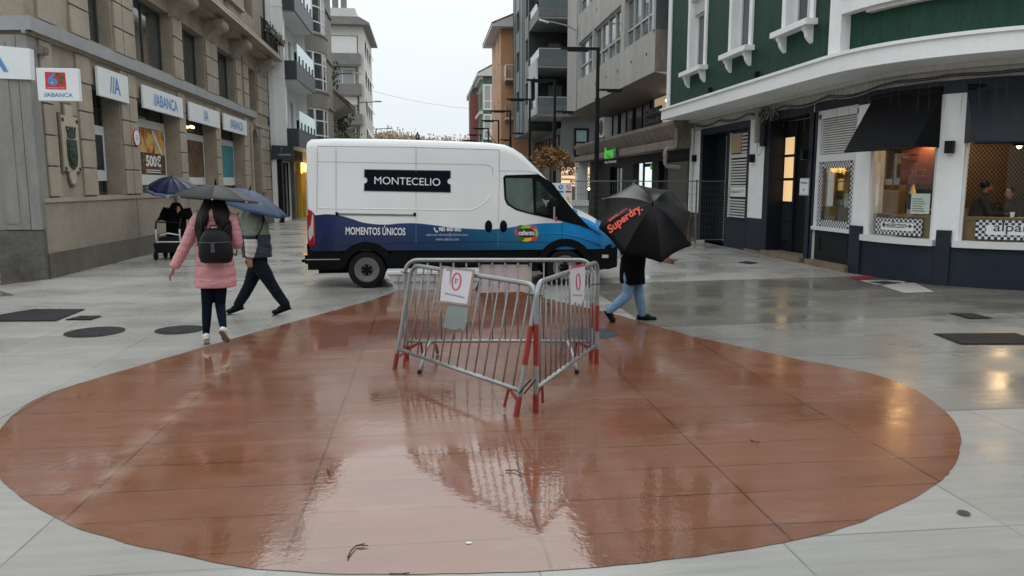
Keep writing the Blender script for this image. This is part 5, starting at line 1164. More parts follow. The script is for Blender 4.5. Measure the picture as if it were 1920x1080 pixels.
b=MB(); b.box(XRh-.6,12,87.7,100.3,12.6,13.1,'grey_parapet'); b.build('roof',rh)
# ================================================================ STREET LAMPS, FENCE, TREES, CABLE
mat('lamp_black',(.008,.009,.011),.5,.1,spec=.2)
lp=thing('street_lamp','tall black street lamp with two flat arms before the concrete building','street lamp',(6.12,27,0),0,'black street lamps along the right-hand side')
b=MB(); b.box(-.075,.075,-.06,.06,0.02,4.9,'lamp_black'); b.box(-.055,.055,-.045,.045,4.9,6.62,'lamp_black'); b.box(-.16,.16,-.16,.16,0,.02,'lamp_black'); b.build('pole',lp)
b=MB(); b.box(-1.32,-.056,-.05,.05,6.53,6.62,'lamp_black'); b.build('arm',lp); b=MB(); b.box(.076,.88,-.045,.045,5.14,5.21,'lamp_black'); b.build('arm',lp)
b=MB(); b.box(-1.1,-.35,-.06,.06,6.47,6.53,'lamp_black'); b.build('lamp_head',lp); b=MB(); b.box(.35,.85,-.05,.05,5.09,5.14,'lamp_black'); b.build('lamp_head',lp)
labs=['black two armed street lamp standing before the dark block, second nearest of the row','black two armed street lamp beside the orange tree, third nearest of the row','black two armed street lamp just right of the orange block','black two armed street lamp in front of the orange block','black two armed street lamp in front of the gallery house','far black street lamp whose arm crosses the green gallery house','far black street lamp whose arm crosses the red house','smallest and farthest black street lamp beside the red house']
for i,(x,y) in enumerate(((5.98,35.2),(5.91,43.1),(5.58,50),(5.53,57.5),(5.42,65.5),(5.4,74),(5.4,83),(5.3,93))):
    c=copy_tree(lp); c.location=(x,y,0); c['label']=labs[i]
# mesh fence with posts
mat('galv',(.25,.26,.265),.45,.2,5,metal=.5); mat('galv_bright',(.30,.31,.315),.38,.18,6,metal=.6); mat('galv_dark',(.12,.12,.125),.45,.1)
fp=thing('mesh_fence_panel','grey mesh fence panel carrying the white safety sign','fence',(4.35,22.6,0),0,'grey mesh fence panels behind the van')
b=MB()
for x in (0,1.95): b.tube([(x,0,0.05),(x,0,2.0)],.021,'galv_dark',6)
for z in (.15,1.95): b.tube([(0,0,z),(1.95,0,z)],.016,'galv_dark',6)
b.build('frame',fp)
b=MB()
for k in range(1,26): b.box(k*.075-.002,k*.075+.002,-.002,.002,.15,1.95,'galv_dark')
for k in range(1,9): b.box(0,1.95,-.003,.003,.15+k*.2-.002,.15+k*.2+.002,'galv_dark')
b.build('mesh',fp)
b=MB(); b.box(-.28,.28,-.12,.12,0,.14,'concrete'); bevel(b.build('foot',fp),.02,2)
for i,lab in enumerate(('grey mesh fence panel between the van bonnet and the black umbrella','grey mesh fence panel directly behind the black umbrella','grey mesh fence panel ending at the cafe corner')):
    c=copy_tree(fp); c.location=(6.32+i*1.98-(.0 if i<2 else .3),22.6+.12*i,0); c.rotation_euler=(0,0,R_((0,-4,6)[i])); c['label']=lab
t=thing('safety_sign','white site safety sign with blue discs, red prohibition disc and yellow triangle on fence','sign',WY(1030,395,22.5))
P=[WY(1032,343,22.5),WY(1072,343,22.5),WY(1072,381,22.5),WY(1032,381,22.5)]; o=t.location; ww=P[1].x-P[0].x; hh=P[0].z-P[3].z; x0=P[0].x-o.x; z0=P[3].z-o.z
b=MB(); b.box(x0-.3,x0+ww,-.03,0,z0-.15,z0+hh,'sign_white'); b.build('board',t)
mat('sign_mand',(.03,.25,.62),.4,.03); mat('sign_yel',(.75,.48,.03),.4,.03); mat('sign_crim',(.45,.03,.10),.4,.03)
b=MB()
for fx,m in ((.12,'sign_mand'),(.48,'sign_mand'),(.84,'sign_crim')): disc(b,x0+ww*fx,z0+hh*.80,ww*.11,m,-.033); b.box(x0+ww*(fx-.13),x0+ww*(fx+.13),-.034,-.032,z0+hh*.52,z0+hh*.62,m)
disc(b,x0+ww*.84,z0+hh*.80,ww*.08,'sign_white',-.035); b.add([(x0+ww*.77,-.037,z0+hh*.86),(x0+ww*.79,-.037,z0+hh*.88),(x0+ww*.91,-.037,z0+hh*.74),(x0+ww*.89,-.037,z0+hh*.72)],[(0,1,2,3)],'sign_crim')
for fx in (.12,.48): disc(b,x0+ww*fx,z0+hh*.81,ww*.04,'sign_white',-.035)
b.add([(x0+ww*.70,-.033,z0+hh*.14),(x0+ww*.94,-.033,z0+hh*.14),(x0+ww*.82,-.033,z0+hh*.38)],[(0,1,2)],'sign_yel'); b.box(x0+ww*.45,x0+ww*.95,-.034,-.032,z0-hh*.02,z0+hh*.1,'sign_yel')
b.build('pictogram',t)
mat('white_plastic',(.62,.65,.67),.4,.05)
P=[WY(1072,376,22.9),WY(1104,376,22.9),WY(1104,386,22.9),WY(1072,386,22.9)]
b=MB(); b.ext(P,(0,.35,0),'white_plastic'); b.ext([Vector((P[0].x,22.95,0)),Vector((P[1].x,22.95,0)),Vector((P[1].x,22.95,P[2].z)),Vector((P[0].x,22.95,P[2].z))],(0,.2,0),'concrete'); tag(b.build('site_barrier'),'low site barrier with a white top rail behind the mesh fence','barrier')
t=thing('spot_lamp','small bright round lamp glowing behind the mesh fence','lamp',WY(1104,354,24.5)); b=MB(); b.ell((0,0,0),(.035,.035,.045),'tube_light',10,8); b.build('bulb',t); b=MB(); b.tube([(0,.03,.06),(0,.03,-1.0)],.02,'lamp_black',6); b.build('post',t)
# orange street tree
rnd=random.Random(42); c=Vector((5.05,30.5,0)); t=thing('street_tree','small umbrella shaped street tree with rusty orange leaves behind the van','tree',c)
b=MB(); top=3.05; b.tube([(0,0,0),(.02,0,1.2),(-.02,0,2.2),(0,0,top)],[.06,.05,.045,.035],'bark',8); tips=[]
for k in range(11):
    a=k*2*math.pi/11+rnd.uniform(-.2,.2); r=rnd.uniform(.6,1.0); e=(r*math.cos(a),r*math.sin(a),top+.05-.55*r*r+rnd.uniform(-.08,.1)); m_=(e[0]*.5,e[1]*.5,top+.12)
    b.tube([(0,0,top-.25),m_,e],[.025,.016,.006],'bark',5); tips+=[m_,e,(e[0]*.75,e[1]*.75,(m_[2]+e[2])/2),(e[0]*1.02,e[1]*1.02,e[2]-.22)]
b.build('trunk',t)
b=MB(); leaves(b,tips,.075,['leaf_orange','leaf_orange','leaf_orange','leaf_rust','leaf_olive'],1500,(.10,.10,.085),rnd); b.build('crown',t)
# bare autumn trees closing the street
mat('far_twig',(.30,.235,.18),.8,.25,.3); mat('far_leaf',(.36,.27,.17),.8,.3,.2)
far=[(705,253,14.5),(722,250,15),(742,249,15.5),(762,250,15),(790,255,14.5),(806,258,14),(826,261,13.5),(846,264,13.2),(872,262,13.4)]
words=['bare brown tree touching the pale balcony block','tallest bare brown tree left of the gap above the van','broad bare brown tree above the middle of the van roof','round bare brown tree beside the small lantern','bare brown tree right behind the small lantern','low bare brown tree above the van, right of the lantern','faint bare tree above the front half of the van roof','lowest bare tree near the red house','bare tree hidden partly by the red house']
for i,(px,py,_) in enumerate(far):
    rnd=random.Random(100+i); Y=172+rnd.uniform(-8,8); p=WY(px,py,Y); H=p.z; t=thing('autumn_tree',words[i],'tree',(p.x,Y,0),0,'bare autumn trees closing the street')
    b=MB(); b.tube([(0,0,0),(.1,0,H*.3),(0,0,H*.55)],[.35,.28,.16],'far_twig',6); tips=[]
    for k in range(16):
        a=rnd.uniform(0,6.28); r=rnd.uniform(.3,2.4); e=(r*math.cos(a),r*math.sin(a),H*rnd.uniform(.74,.97)-r*.3); b.tube([(0,0,H*rnd.uniform(.3,.55)),(e[0]*.6,e[1]*.6,e[2]*.82),e],[.12,.06,.02],'far_twig',4); tips+=[e,(e[0]*.8,e[1]*.8,e[2]*.9)]
    b.build('trunk',t); b=MB(); leaves(b,tips,.42,['far_leaf','far_twig'],1500,(.8,.8,.75),rnd); b.build('crown',t)
t=thing('lantern_post','dark round lantern on a post just above the van roof','street lamp',(WY(783,259,62).x,62,0)); z=WY(783,257,62).z
b=MB(); b.tube([(0,0,0),(0,0,z-.3)],.05,'lamp_black',8); b.build('pole',t); b=MB(); b.ell((0,0,z),(.18,.18,.26),'frame_green',14,10); b.lathe([(.1,z+.22),(.02,z+.42)],(0,0,0),'lamp_black',10); b.build('lantern',t,smooth=True); b=MB(); b.ell((0,-.13,z),(.09,.06,.11),'paper',10,8); b.build('lens',t)
# overhead cable
A=WY(690,168,79); B=WY(905,205,84); b=MB(); P=[A.lerp(B,k/16)+Vector((0,0,-1.0*(1-(2*k/16-1)**2)*.35)) for k in range(17)]; b.tube(P,.016,'cable_pale',4); tag(b.build('overhead_cable'),'thin grey cable slung across the street between far houses','cable')
# ================================================================ VAN
VO=Vector((-1.06,14.68,0.0))
def vw(z):
    """half width of the body at height z"""
    if z<1.25: return 1.0-.012*max(0,.8-z)
    if z<2.30: return 1.0-.062*(z-1.25)/1.05
    return .938
def VS(px,py,off=0.0):
    y=13.68
    for _ in range(4): p=WY(px,py,y); y=VO.y-vw(p.z)-off
    return WY(px,py,y)-VO
van=thing('delivery_van','white high roofed delivery van with blue wave livery and black name plate','van',VO)
m,t_,bs=base_mat('van_paint'); tc=N(t_,'ShaderNodeTexCoord'); sp=N(t_,'ShaderNodeSeparateXYZ'); lk(t_,tc.outputs['Object'],sp.inputs[0])
wave=[(560,404),(595,403),(612,401.5),(631,403),(657,409.5),(689,418.5),(721,421),(754,418.6),(780,418.6),(812,422),(851,427),(883,429),(915,430),(941,428.5),(967,424.7),(993,421),(1018,418.6),(1054,417)]
WP=[VS(*p) for p in wave]
nx=N(t_,'ShaderNodeMapRange'); nx.inputs['From Min'].default_value=-1.2; nx.inputs['From Max'].default_value=4.8; lk(t_,sp.outputs[0],nx.inputs['Value'])
fc=N(t_,'ShaderNodeFloatCurve'); cv=fc.mapping.curves[0]
pts=[((p.x+1.2)/6.0,p.z-.5) for p in WP]+[(.80,.80),(.87,1.0),(1.0,1.0)]
pts[0]=(0.0,pts[0][1])
cv.points[0].location=pts[0]; cv.points[1].location=pts[-1]
for q in pts[1:-1]: cv.points.new(*q)
fc.mapping.update(); lk(t_,nx.outputs[0],fc.inputs['Value'])
zz=N(t_,'ShaderNodeMath',operation='SUBTRACT'); lk(t_,sp.outputs[2],zz.inputs[0]); zz.inputs[1].default_value=.5
d_=N(t_,'ShaderNodeMath',operation='SUBTRACT'); lk(t_,zz.outputs[0],d_.inputs[0]); lk(t_,fc.outputs[0],d_.inputs[1])
sg=N(t_,'ShaderNodeMapRange'); sg.inputs['From Min'].default_value=-.006; sg.inputs['From Max'].default_value=.006; lk(t_,d_.outputs[0],sg.inputs['Value'])
# the bonnet is white behind a slanting line
hm=N(t_,'ShaderNodeMath',operation='LESS_THAN'); ha_=N(t_,'ShaderNodeMath',operation='MULTIPLY_ADD'); lk(t_,sp.outputs[1],ha_.inputs[0]); ha_.inputs[1].default_value=-.27; lk(t_,sp.outputs[0],ha_.inputs[2]); lk(t_,ha_.outputs[0],hm.inputs[0]); hm.inputs[1].default_value=4.42
ab=N(t_,'ShaderNodeMath',operation='ABSOLUTE'); lk(t_,sp.outputs[1],ab.inputs[0]); ln=N(t_,'ShaderNodeMath',operation='LESS_THAN'); lk(t_,ab.outputs[0],ln.inputs[0]); ln.inputs[1].default_value=.89
xx=N(t_,'ShaderNodeMath',operation='GREATER_THAN'); lk(t_,sp.outputs[0],xx.inputs[0]); xx.inputs[1].default_value=3.3
m1=N(t_,'ShaderNodeMath',operation='MULTIPLY'); lk(t_,hm.outputs[0],m1.inputs[0]); lk(t_,ln.outputs[0],m1.inputs[1]); m2_=N(t_,'ShaderNodeMath',operation='MULTIPLY'); lk(t_,m1.outputs[0],m2_.inputs[0]); lk(t_,xx.outputs[0],m2_.inputs[1])
wm=N(t_,'ShaderNodeMath',operation='MAXIMUM'); lk(t_,sg.outputs[0],wm.inputs[0]); lk(t_,m2_.outputs[0],wm.inputs[1])
rr=N(t_,'ShaderNodeValToRGB'); E_=rr.color_ramp.elements
E_[0].position=0.03; E_[0].color=(.008,.014,.068,1); E_[1].position=1.0; E_[1].color=(.0,.185,.50,1)
for p_,c_ in ((.28,(.006,.022,.095,1)),(.48,(.004,.058,.150,1)),(.64,(.003,.135,.27,1)),(.80,(.001,.21,.52,1))): e=E_.new(p_); e.color=c_
lk(t_,nx.outputs[0],rr.inputs[0])
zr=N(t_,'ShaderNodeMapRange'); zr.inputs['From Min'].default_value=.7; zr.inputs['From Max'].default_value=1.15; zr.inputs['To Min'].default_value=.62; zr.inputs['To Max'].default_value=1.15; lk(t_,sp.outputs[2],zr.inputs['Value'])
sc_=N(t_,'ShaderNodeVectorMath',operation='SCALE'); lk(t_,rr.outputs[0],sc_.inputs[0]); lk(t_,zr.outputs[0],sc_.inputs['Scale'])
wn=ramp2(t_,nzn(t_,1.2,5),(.69,.715,.72),(.75,.765,.77))
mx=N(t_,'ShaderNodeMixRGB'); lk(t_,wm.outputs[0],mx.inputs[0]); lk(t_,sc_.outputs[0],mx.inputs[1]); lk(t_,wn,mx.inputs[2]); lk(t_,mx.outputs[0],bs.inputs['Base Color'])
bs.inputs['Roughness'].default_value=.32; bs.inputs['Coat Weight'].default_value=.25; bs.inputs['Coat Roughness'].default_value=.1; bs.inputs['Specular IOR Level'].default_value=.35
M['van_paint']=m
mat('van_black',(.006,.0065,.007),.6,.2,6,.1,120,spec=.05); mat('van_glass',(.02,.034,.030),.04,.3,.8,spec=1.0); mat('van_glass_pale',(.075,.11,.095),.05,.25,1.2,spec=1.0)
mat('tyre',(.009,.009,.0095),.8,.2,8,.2,60,spec=.2); mat('rim_grey',(.15,.147,.15),.42,.15,6,metal=.4); mat('lens_red',(.30,.012,.018),.12,.05,3,coat=.6); mat('lens_white',(.45,.43,.40),.15,.05,3,coat=.6); mat('seam',(.22,.23,.235),.5,.05); mat('plate_black',(.005,.0075,.012),.5,.05,spec=.05); mat('plate_rim',(.22,.23,.24),.4,.05); mat('van_white',(.70,.725,.73),.32,.04,1,coat=.6); mat('lamp_glass',(.30,.32,.33),.1,.2,8,spec=1.0,coat=.8); mat('rail_brown',(.15,.145,.135),.5,.1)
# body: cross sections along the length (x, bottom, top, half width factor, roof corner radius)
st=[(-1.00,.80,2.52,.955,.10),(-.985,.72,2.585,.985,.13),(-.92,.68,2.64,1.0,.15),(-.5,.68,2.655,1.0,.15),(.5,.68,2.65,1.0,.15),(1.5,.67,2.625,1.0,.15),(2.2,.67,2.60,1.0,.15),(2.50,.67,2.565,1.0,.15),(2.66,.67,2.50,1.0,.14),(2.82,.67,2.395,1.0,.13),(3.05,.67,2.17,.998,.10),(3.30,.67,1.91,.997,.08),(3.60,.67,1.60,.995,.06),(3.80,.67,1.38,.993,.05),(3.86,.67,1.265,.992,.05),(4.05,.67,1.20,.985,.07),(4.25,.67,1.10,.965,.09),(4.42,.67,.99,.92,.10),(4.54,.68,.93,.85,.09),(4.60,.70,.82,.78,.05)]
rings=[]
for x,zb,zt,wf,rc in st:
    half=[]
    zs=[zb+(zt-rc-zb)*k/8 for k in range(9)]
    for z in zs: half.append((vw(z)*wf,z))
    w0=vw(zt-rc)*wf
    for k in range(1,6): a=R_(90*k/5); half.append((w0-rc+rc*math.cos(a),zt-rc+rc*math.sin(a)))
    cw=.15 if x>3.84 else (.06 if x>3.75 else .012)
    for k in (1,2,3): half.append(((w0-rc)*(1-k/3.5),zt+cw*(1-(1-k/3)**2)))
    ring=[(x,-y,z) for y,z in half]+[(x,y,z) for y,z in reversed(half)]
    rings.append(ring)
b=MB(); b.rings(rings,'van_paint')
o=b.build('body',van,smooth=35)
me=o.data; me.materials.append(M['van_glass']); me.materials.append(M['van_black'])
for p in me.polygons:
    c=p.center
    if 2.75<c.x<3.83 and abs(c.y)<.80 and p.normal.z>.3 and c.z>1.3 and c.x>2.9: p.material_index=1
    elif 2.6<c.x<3.9 and abs(c.y)>=.80 and p.normal.z>.25 and c.x>3.0 and c.z>1.3: p.material_index=2
    elif 3.82<c.x<3.9 and p.normal.z>.5: p.material_index=2
def vpoly(b,px,m,off=.004,th=.004):
    P=[VS(*p,off) for p in px]; b.ext(P,(0,.0+th,0),m)
def vpart(name,px,m,off=.004,th=.006,par=None):
    b=MB(); vpoly(b,px,m,off,th); return fixn(b.build(name,par or van))
# lower black cladding, bumpers
def vx(px): return VS(px,480).x
b=MB(); b.box(-1.03,-.42,-.985,.985,.345,.70,'van_black'); b.box(-1.045,-1.03,-.9,.9,.42,.8,'van_black'); b.box(-1.06,-.43,-.995,-.985,.52,.54,'seam'); bevel(fixn(b.build('rear_bumper',van)),.02,2)
b=MB(); b.box(.42,3.12,-.975,.975,.27,.69,'van_black'); bevel(fixn(b.build('side_skirt',van)),.02,2)
b=MB(); b.rings([[(4.08,-s*.98,z) for s,z in ((1,.3),(1,.70),(-1,.70),(-1,.3))],[(4.45,-s*.92,z) for s,z in ((1,.28),(1,.76),(-1,.76),(-1,.28))],[(4.66,-s*.72,z) for s,z in ((1,.30),(1,.78),(-1,.78),(-1,.30))]],'van_black'); bevel(fixn(b.build('front_bumper',van)),.03,2)
b=MB(); b.box(4.30,4.42,-.97,-.93,.50,.56,'lens_white'); fixn(b.build('fog_lamp',van))
b=MB(); b.box(-.42,.42,-.80,.80,.35,.9,'van_black'); b.box(3.12,4.08,-.80,.80,.35,.9,'van_black'); b.box(-.9,4.4,-.6,.6,.24,.66,'van_black'); b.build('underbody',van)
b=MB(); b.box(-1.22,-1.05,-.06,.06,.36,.44,'van_black'); b.tube([(-1.2,0,.42),(-1.2,0,.52)],.03,'van_black',8); b.box(-1.14,-1.05,-.95,-.75,.48,.52,'van_black'); b.build('tow_bar',van)
b=MB()
for cx,ri,ro,zc in ((0.0,.37,.51,.33),(3.60,.40,.54,.33)):
    rs=[]; b=MB()
    for k in range(13):
        a=R_(8+164*k/12); c_,s_=math.cos(a),math.sin(a)
        rs.append([(cx+ri*c_,-1.012,zc+ri*s_),(cx+ro*c_,-1.008,zc+ro*s_),(cx+ro*c_,-.96,zc+ro*s_),(cx+ri*c_,-.80,zc+ri*s_)])
    b.rings(rs,'van_black'); fixn(b.build('wheel_arch',van))
def wheel(x,side):
    s=-1 if side<0 else 1; c=(x,s*.86,.335)
    b=MB(); pr=[(.20,-.105),(.30,-.115),(.328,-.10),(.335,-.07),(.335,.07),(.328,.10),(.30,.115),(.20,.105)]; b.lathe([(r,h*1.0) for r,h in pr],c,'tyre',36,'Y',cap=True); w=b.build('wheel',van,smooth=40)
    y=c[1]+s*.118
    b=MB(); b.lathe([(.215,y-c[1]),(.222,y-c[1]+s*.004),(.195,y-c[1]+s*.004),(.185,y-c[1]-s*.02),(.12,y-c[1]-s*.012),(.105,y-c[1]+s*.006)],c,'rim_grey',36,'Y'); 
    b.build('rim',w,smooth=40)
    b=MB()
    for k in range(8):
        a=2*math.pi*k/8+.2; b.ell((c[0]+.155*math.cos(a),y-s*.012,c[2]+.155*math.sin(a)),(.030,.010,.030),'tyre',10,6)
    b.build('rim_hole',w)
    b=MB(); b.lathe([(.105,y-c[1]),(.10,y-c[1]+s*.014),(.05,y-c[1]+s*.03)],c,'van_black',24,'Y')
    for k in range(6):
        a=2*math.pi*k/6; b.ell((c[0]+.078*math.cos(a),y+s*.018,c[2]+.078*math.sin(a)),(.013,.012,.013),'rim_grey',8,6)
    b.build('hub',w)
for x in (0,3.60):
    for s in (-1,1): wheel(x,s)
# side glazing and black triangle
vpart('cab_side_trim',[(943.5,333),(947,328.5),(1010,326.5),(1036,344),(1074,393),(1106,427),(1042,412),(988,400),(967.5,394),(951,384),(946,374)],'van_black',.006,.012)
vpart('cab_window',[(948,334),(998,334.5),(1001,400.5),(988,397),(968,390.5),(953.5,381),(949.5,372)],'van_glass_pale',.009,.01)
vpart('cab_window',[(1005,338),(1011,341),(1037,369),(1045,384),(1043,406),(1005,398)],'van_glass',.009,.01)
b=MB(); vpoly(b,[(1016,372),(1023,376),(1029,375),(1037,376),(1036,378),(1027,379),(1024,389),(1022,384)],'plate_rim',.0105,.004); b.build('steering_wheel',van)
# mirror
b=MB(); p=VS(1035,390,0); b.ell((p.x+.0,p.y-.16,p.z+.02),(.10,.13,.18),'van_black',16,10); b.tube([(p.x,p.y+.02,p.z-.12),(p.x,p.y-.14,p.z-.10)],.035,'van_black',8); b.build('mirror',van,smooth=True)
b=MB(); q=VS(1036,397,0); b.box(q.x-.035,q.x-.005,q.y-.31,q.y-.285,q.z-.12,q.z+.10,'granite'); b.box(q.x-.0,q.x+.03,q.y-.31,q.y-.285,q.z-.17,q.z-.08,'sign_red'); b.build('mirror_lamp',van)
# seams, ridge, rail, handles
def line(px,w,m,off=.003,name='seam',b=None):
    own=b is None; b=b or MB(); P=[VS(*p,off) for p in px]
    b.tube(P,w,m,5); return b
b=MB()
line([(780,275),(780,419),(780,456)],.003,'seam',.0,b=b); line([(936,281),(936,330),(935,400),(934,462)],.0035,'seam',.0,b=b); line([(595,275),(594,400)],.003,'seam',.0,b=b); line([(630,278),(630,405)],.003,'seam',.0,b=b)
line([(594,303),(780,306.5),(912,309),(920,312),(924,318),(924,328)],.004,'seam',0,b=b); line([(596,274),(770,276),(936,281)],.004,'seam',0,b=b); line([(936,320.5),(985,320.5),(1010,325)],.004,'seam',0,b=b)
line([(640,461),(780,455),(934,453),(1030,455),(1054,456)],.003,'plate_black',0,b=b); line([(1054,418),(1054,457)],.003,'plate_black',0,b=b)
b.build('panel_seam',van)
b=MB(); line([(594,390.5),(780,393),(880,394.5),(896,389),(912,378),(920,365)],.012,'van_white',-.003,b=b); line([(972,442),(1000,438),(1054,438),(1088,445),(1128,460)],.012,'van_paint',-.004,b=b); b.build('body_crease',van,smooth=True)
b=MB(); P=[VS(x,y,.0) for x,y in ((632,399.5),(778,402),(778,405),(632,403))]; b.ext(P,(0,-.012,0),'rail_brown'); c0=VS(632,401,0); c1=VS(778,402,0)
for c_ in (c0,c1): b.box(c_.x-.025,c_.x+.02,c_.y-.02,c_.y+.01,c_.z-.03,c_.z+.03,'van_black')
fixn(b.build('door_rail',van))
for px in (916,944):
    b=MB(); p=VS(px,424.5,0); b.ell((p.x,p.y,p.z),(.068,.022,.112),'van_black',16,10); b.ell((p.x,p.y-.012,p.z),(.045,.02,.085),'plate_black',14,8); b.build('door_handle',van,smooth=True)
# lamps
b=MB(); vpoly(b,[(577,392),(585,396),(589.5,402),(590.5,459),(580,461),(581,450),(587,440),(587,405),(580,428),(577,430)],'lens_red',.012,.05); b.box(-1.012,-.95,-1.0,-.80,.80,1.32,'lens_red'); fixn(b.build('tail_lamp',van))
b=MB(); vpoly(b,[(585.5,400),(587.5,405),(587.5,440),(581,452),(579,447),(578,431),(583,420)],'lens_white',.016,.02); fixn(b.build('tail_lamp_lens',van))
b=MB(); b.rings([[(4.28,-.975,1.06),(4.28,-.90,1.16),(4.28,-.6,1.14)],[(4.42,-.93,.96),(4.42,-.85,1.07),(4.42,-.6,1.05)],[(4.56,-.82,.86),(4.56,-.75,.95),(4.56,-.6,.93)]],'lamp_glass'); fixn(b.build('headlamp',van))
b=MB(); b.tube([(3.84,-.82,1.36),(3.80,-.2,1.43)],.015,'van_black',6); b.tube([(3.84,-.1,1.36),(3.80,.5,1.43)],.015,'van_black',6); b.build('wiper',van)
b=MB(); P=[VS(1062,404,.012),VS(1104,426,.012),VS(1128,440,.012),VS(1112,431.5,.012),VS(1075,418,.012)]; b.ext(P,(0,.05,0),'van_black'); fixn(b.build('cowl_trim',van))
# roof ribs hidden from below, aerial
b=MB(); b.tube([(2.45,0,2.60),(2.25,0,2.85)],.008,'van_black',5); b.build('aerial',van)
# lettering
def vtext(s,m,x0,y0,x1,y1,x2,y2,off=.010,mb=None,**kw):
    """lower left, lower right and upper left corners in the photograph"""
    A,B_,C_=VS(x0,y0,off),VS(x1,y1,off),VS(x2,y2,off); vs,fs=text_mesh(s,1.0,**kw)
    xa=min(v.x for v in vs); xb=max(v.x for v in vs); ya=min(v.y for v in vs); yb=max(v.y for v in vs)
    mb.add([A+(B_-A)*((v.x-xa)/(xb-xa))+(C_-A)*((v.y-ya)/(yb-ya)) for v in vs],fs,m)
mat('van_letter',(.68,.71,.73),.4,.03); mat('letter_dim',(.30,.38,.46),.4,.03)
b=MB(); n=10
def notch(cx,cy,r,sg): return [(cx+sg*r*math.sin(R_(180*k/n)),cy-r*math.cos(R_(180*k/n))) for k in range(n+1)]
Pp=[(682.5,317),(845.5,319.5),(845.5,331.5)]+notch(845.5,340,6,-1)[0:]+[(845.5,361.5),(682,358.5)]+[(x,y) for x,y in reversed(notch(682.3,338,6,1))]
b=MB(); vpoly(b,Pp,'plate_rim',.006,.006); pl=fixn(b.build('name_plate',van))
cx,cy=764,339; b=MB(); vpoly(b,[(cx+(x-cx)*.985,cy+(y-cy)*.95) for x,y in Pp],'plate_black',.009,.004); fixn(b.build('plate_face',pl))
b=MB(); vtext('MONTECELIO','van_letter',702,345,825.5,348.5,702,331,.013,b); b.build('lettering',pl)
b=MB(); vtext('MOMENTOS ÚNICOS','van_letter',648,440,760,441.5,648,422,.008,b,bold=.02); b.build('slogan_lettering',van)
b=MB(); vtext('985 800 805','van_letter',822.5,433.5,864.5,434,822.5,426,.008,b,bold=.03)
ph=[VS(*p,.009) for p in ((813,427),(815,426.5),(816.5,429.5),(815.5,431),(817.5,433),(819.5,432.5),(821.5,435),(820.5,436),(817.5,435.5),(814.5,432))]; b.add(ph,[tuple(range(len(ph)))],'van_letter')
vtext('atencion.clientes@cafento.com','letter_dim',799.5,443.5,876.5,443.5,799.5,437,.008,b,bold=.01); vtext('www.cafento.com','letter_dim',817,451,860.5,451,817,445.5,.008,b,bold=.01); b.build('contact_lettering',van)
# round emblem: coloured petals round a dark bean with the name
mat('emb_dark',(.035,.012,.012),.4,.05); mat('emb_lime',(.30,.48,.02),.4); mat('emb_pink',(.55,.05,.22),.4); mat('emb_gold',(.70,.48,.02),.4); mat('emb_red',(.50,.06,.05),.4)
b=MB()
def vell(b,cx,cy,rx,ry,m,off,n=22): b.add([VS(cx+rx*math.cos(2*math.pi*k/n),cy+ry*math.sin(2*math.pi*k/n),off) for k in range(n)],[tuple(range(n-1,-1,-1))],m)
for k,(dx,dy,rx,ry,m_) in enumerate(((-14,-2,8,10,'emb_pink'),(-10,-8,9,7,'sign_green'),(2,-10,12,5,'emb_lime'),(13,-6,8,8,'emb_pink'),(16,1,6,9,'emb_lime'),(10,9,11,6,'emb_red'),(-1,11,11,5,'emb_gold'),(-11,8,8,7,'sign_green'))): vell(b,987+dx,437+dy,rx,ry,m_,.008+.0006*k)
vell(b,987,437,17,9,'emb_dark',.0145); vtext('cafento','van_letter',972,441,1002,441,972,431.5,.0165,b,bold=.03); b.build('emblem',van)
# ---- white tub on the ground beside the van
t=thing('white_tub','shallow white plastic tub with a wide rim on the ground between van and barriers','tub',(-.1,13.35,0))
Y=13.30; A=WY(723,513,Y); B_=WY(742,546,Y); x0,x1=A.x+.1,A.x+.1+1.72; zt=.36
b=MB(); b.rings([[(x0+.16,-.05,0),(x1-.16,-.05,0),(x1-.16,.2,0),(x0+.16,.2,0)],[(x0+.04,-.12,zt-.06),(x1-.04,-.12,zt-.06),(x1-.04,.26,zt-.06),(x0+.04,.26,zt-.06)],[(x0,-.16,zt-.06),(x1,-.16,zt-.06),(x1,.28,zt-.06),(x0,.28,zt-.06)],[(x0+.02,-.16,zt),(x1-.02,-.16,zt),(x1-.02,.28,zt),(x0+.02,.28,zt)]],'white_plastic'); bevel(fixn(b.build('shell',t)),.012,2)
b=MB()
for k in range(7): x=x0+.22+k*.21; b.box(x,x+.012,-.125,-.09,.02,zt-.08,'seam')
b.box(x0+.12,x1-.12,-.118,-.10,.16,.172,'seam'); b.build('rib',t)
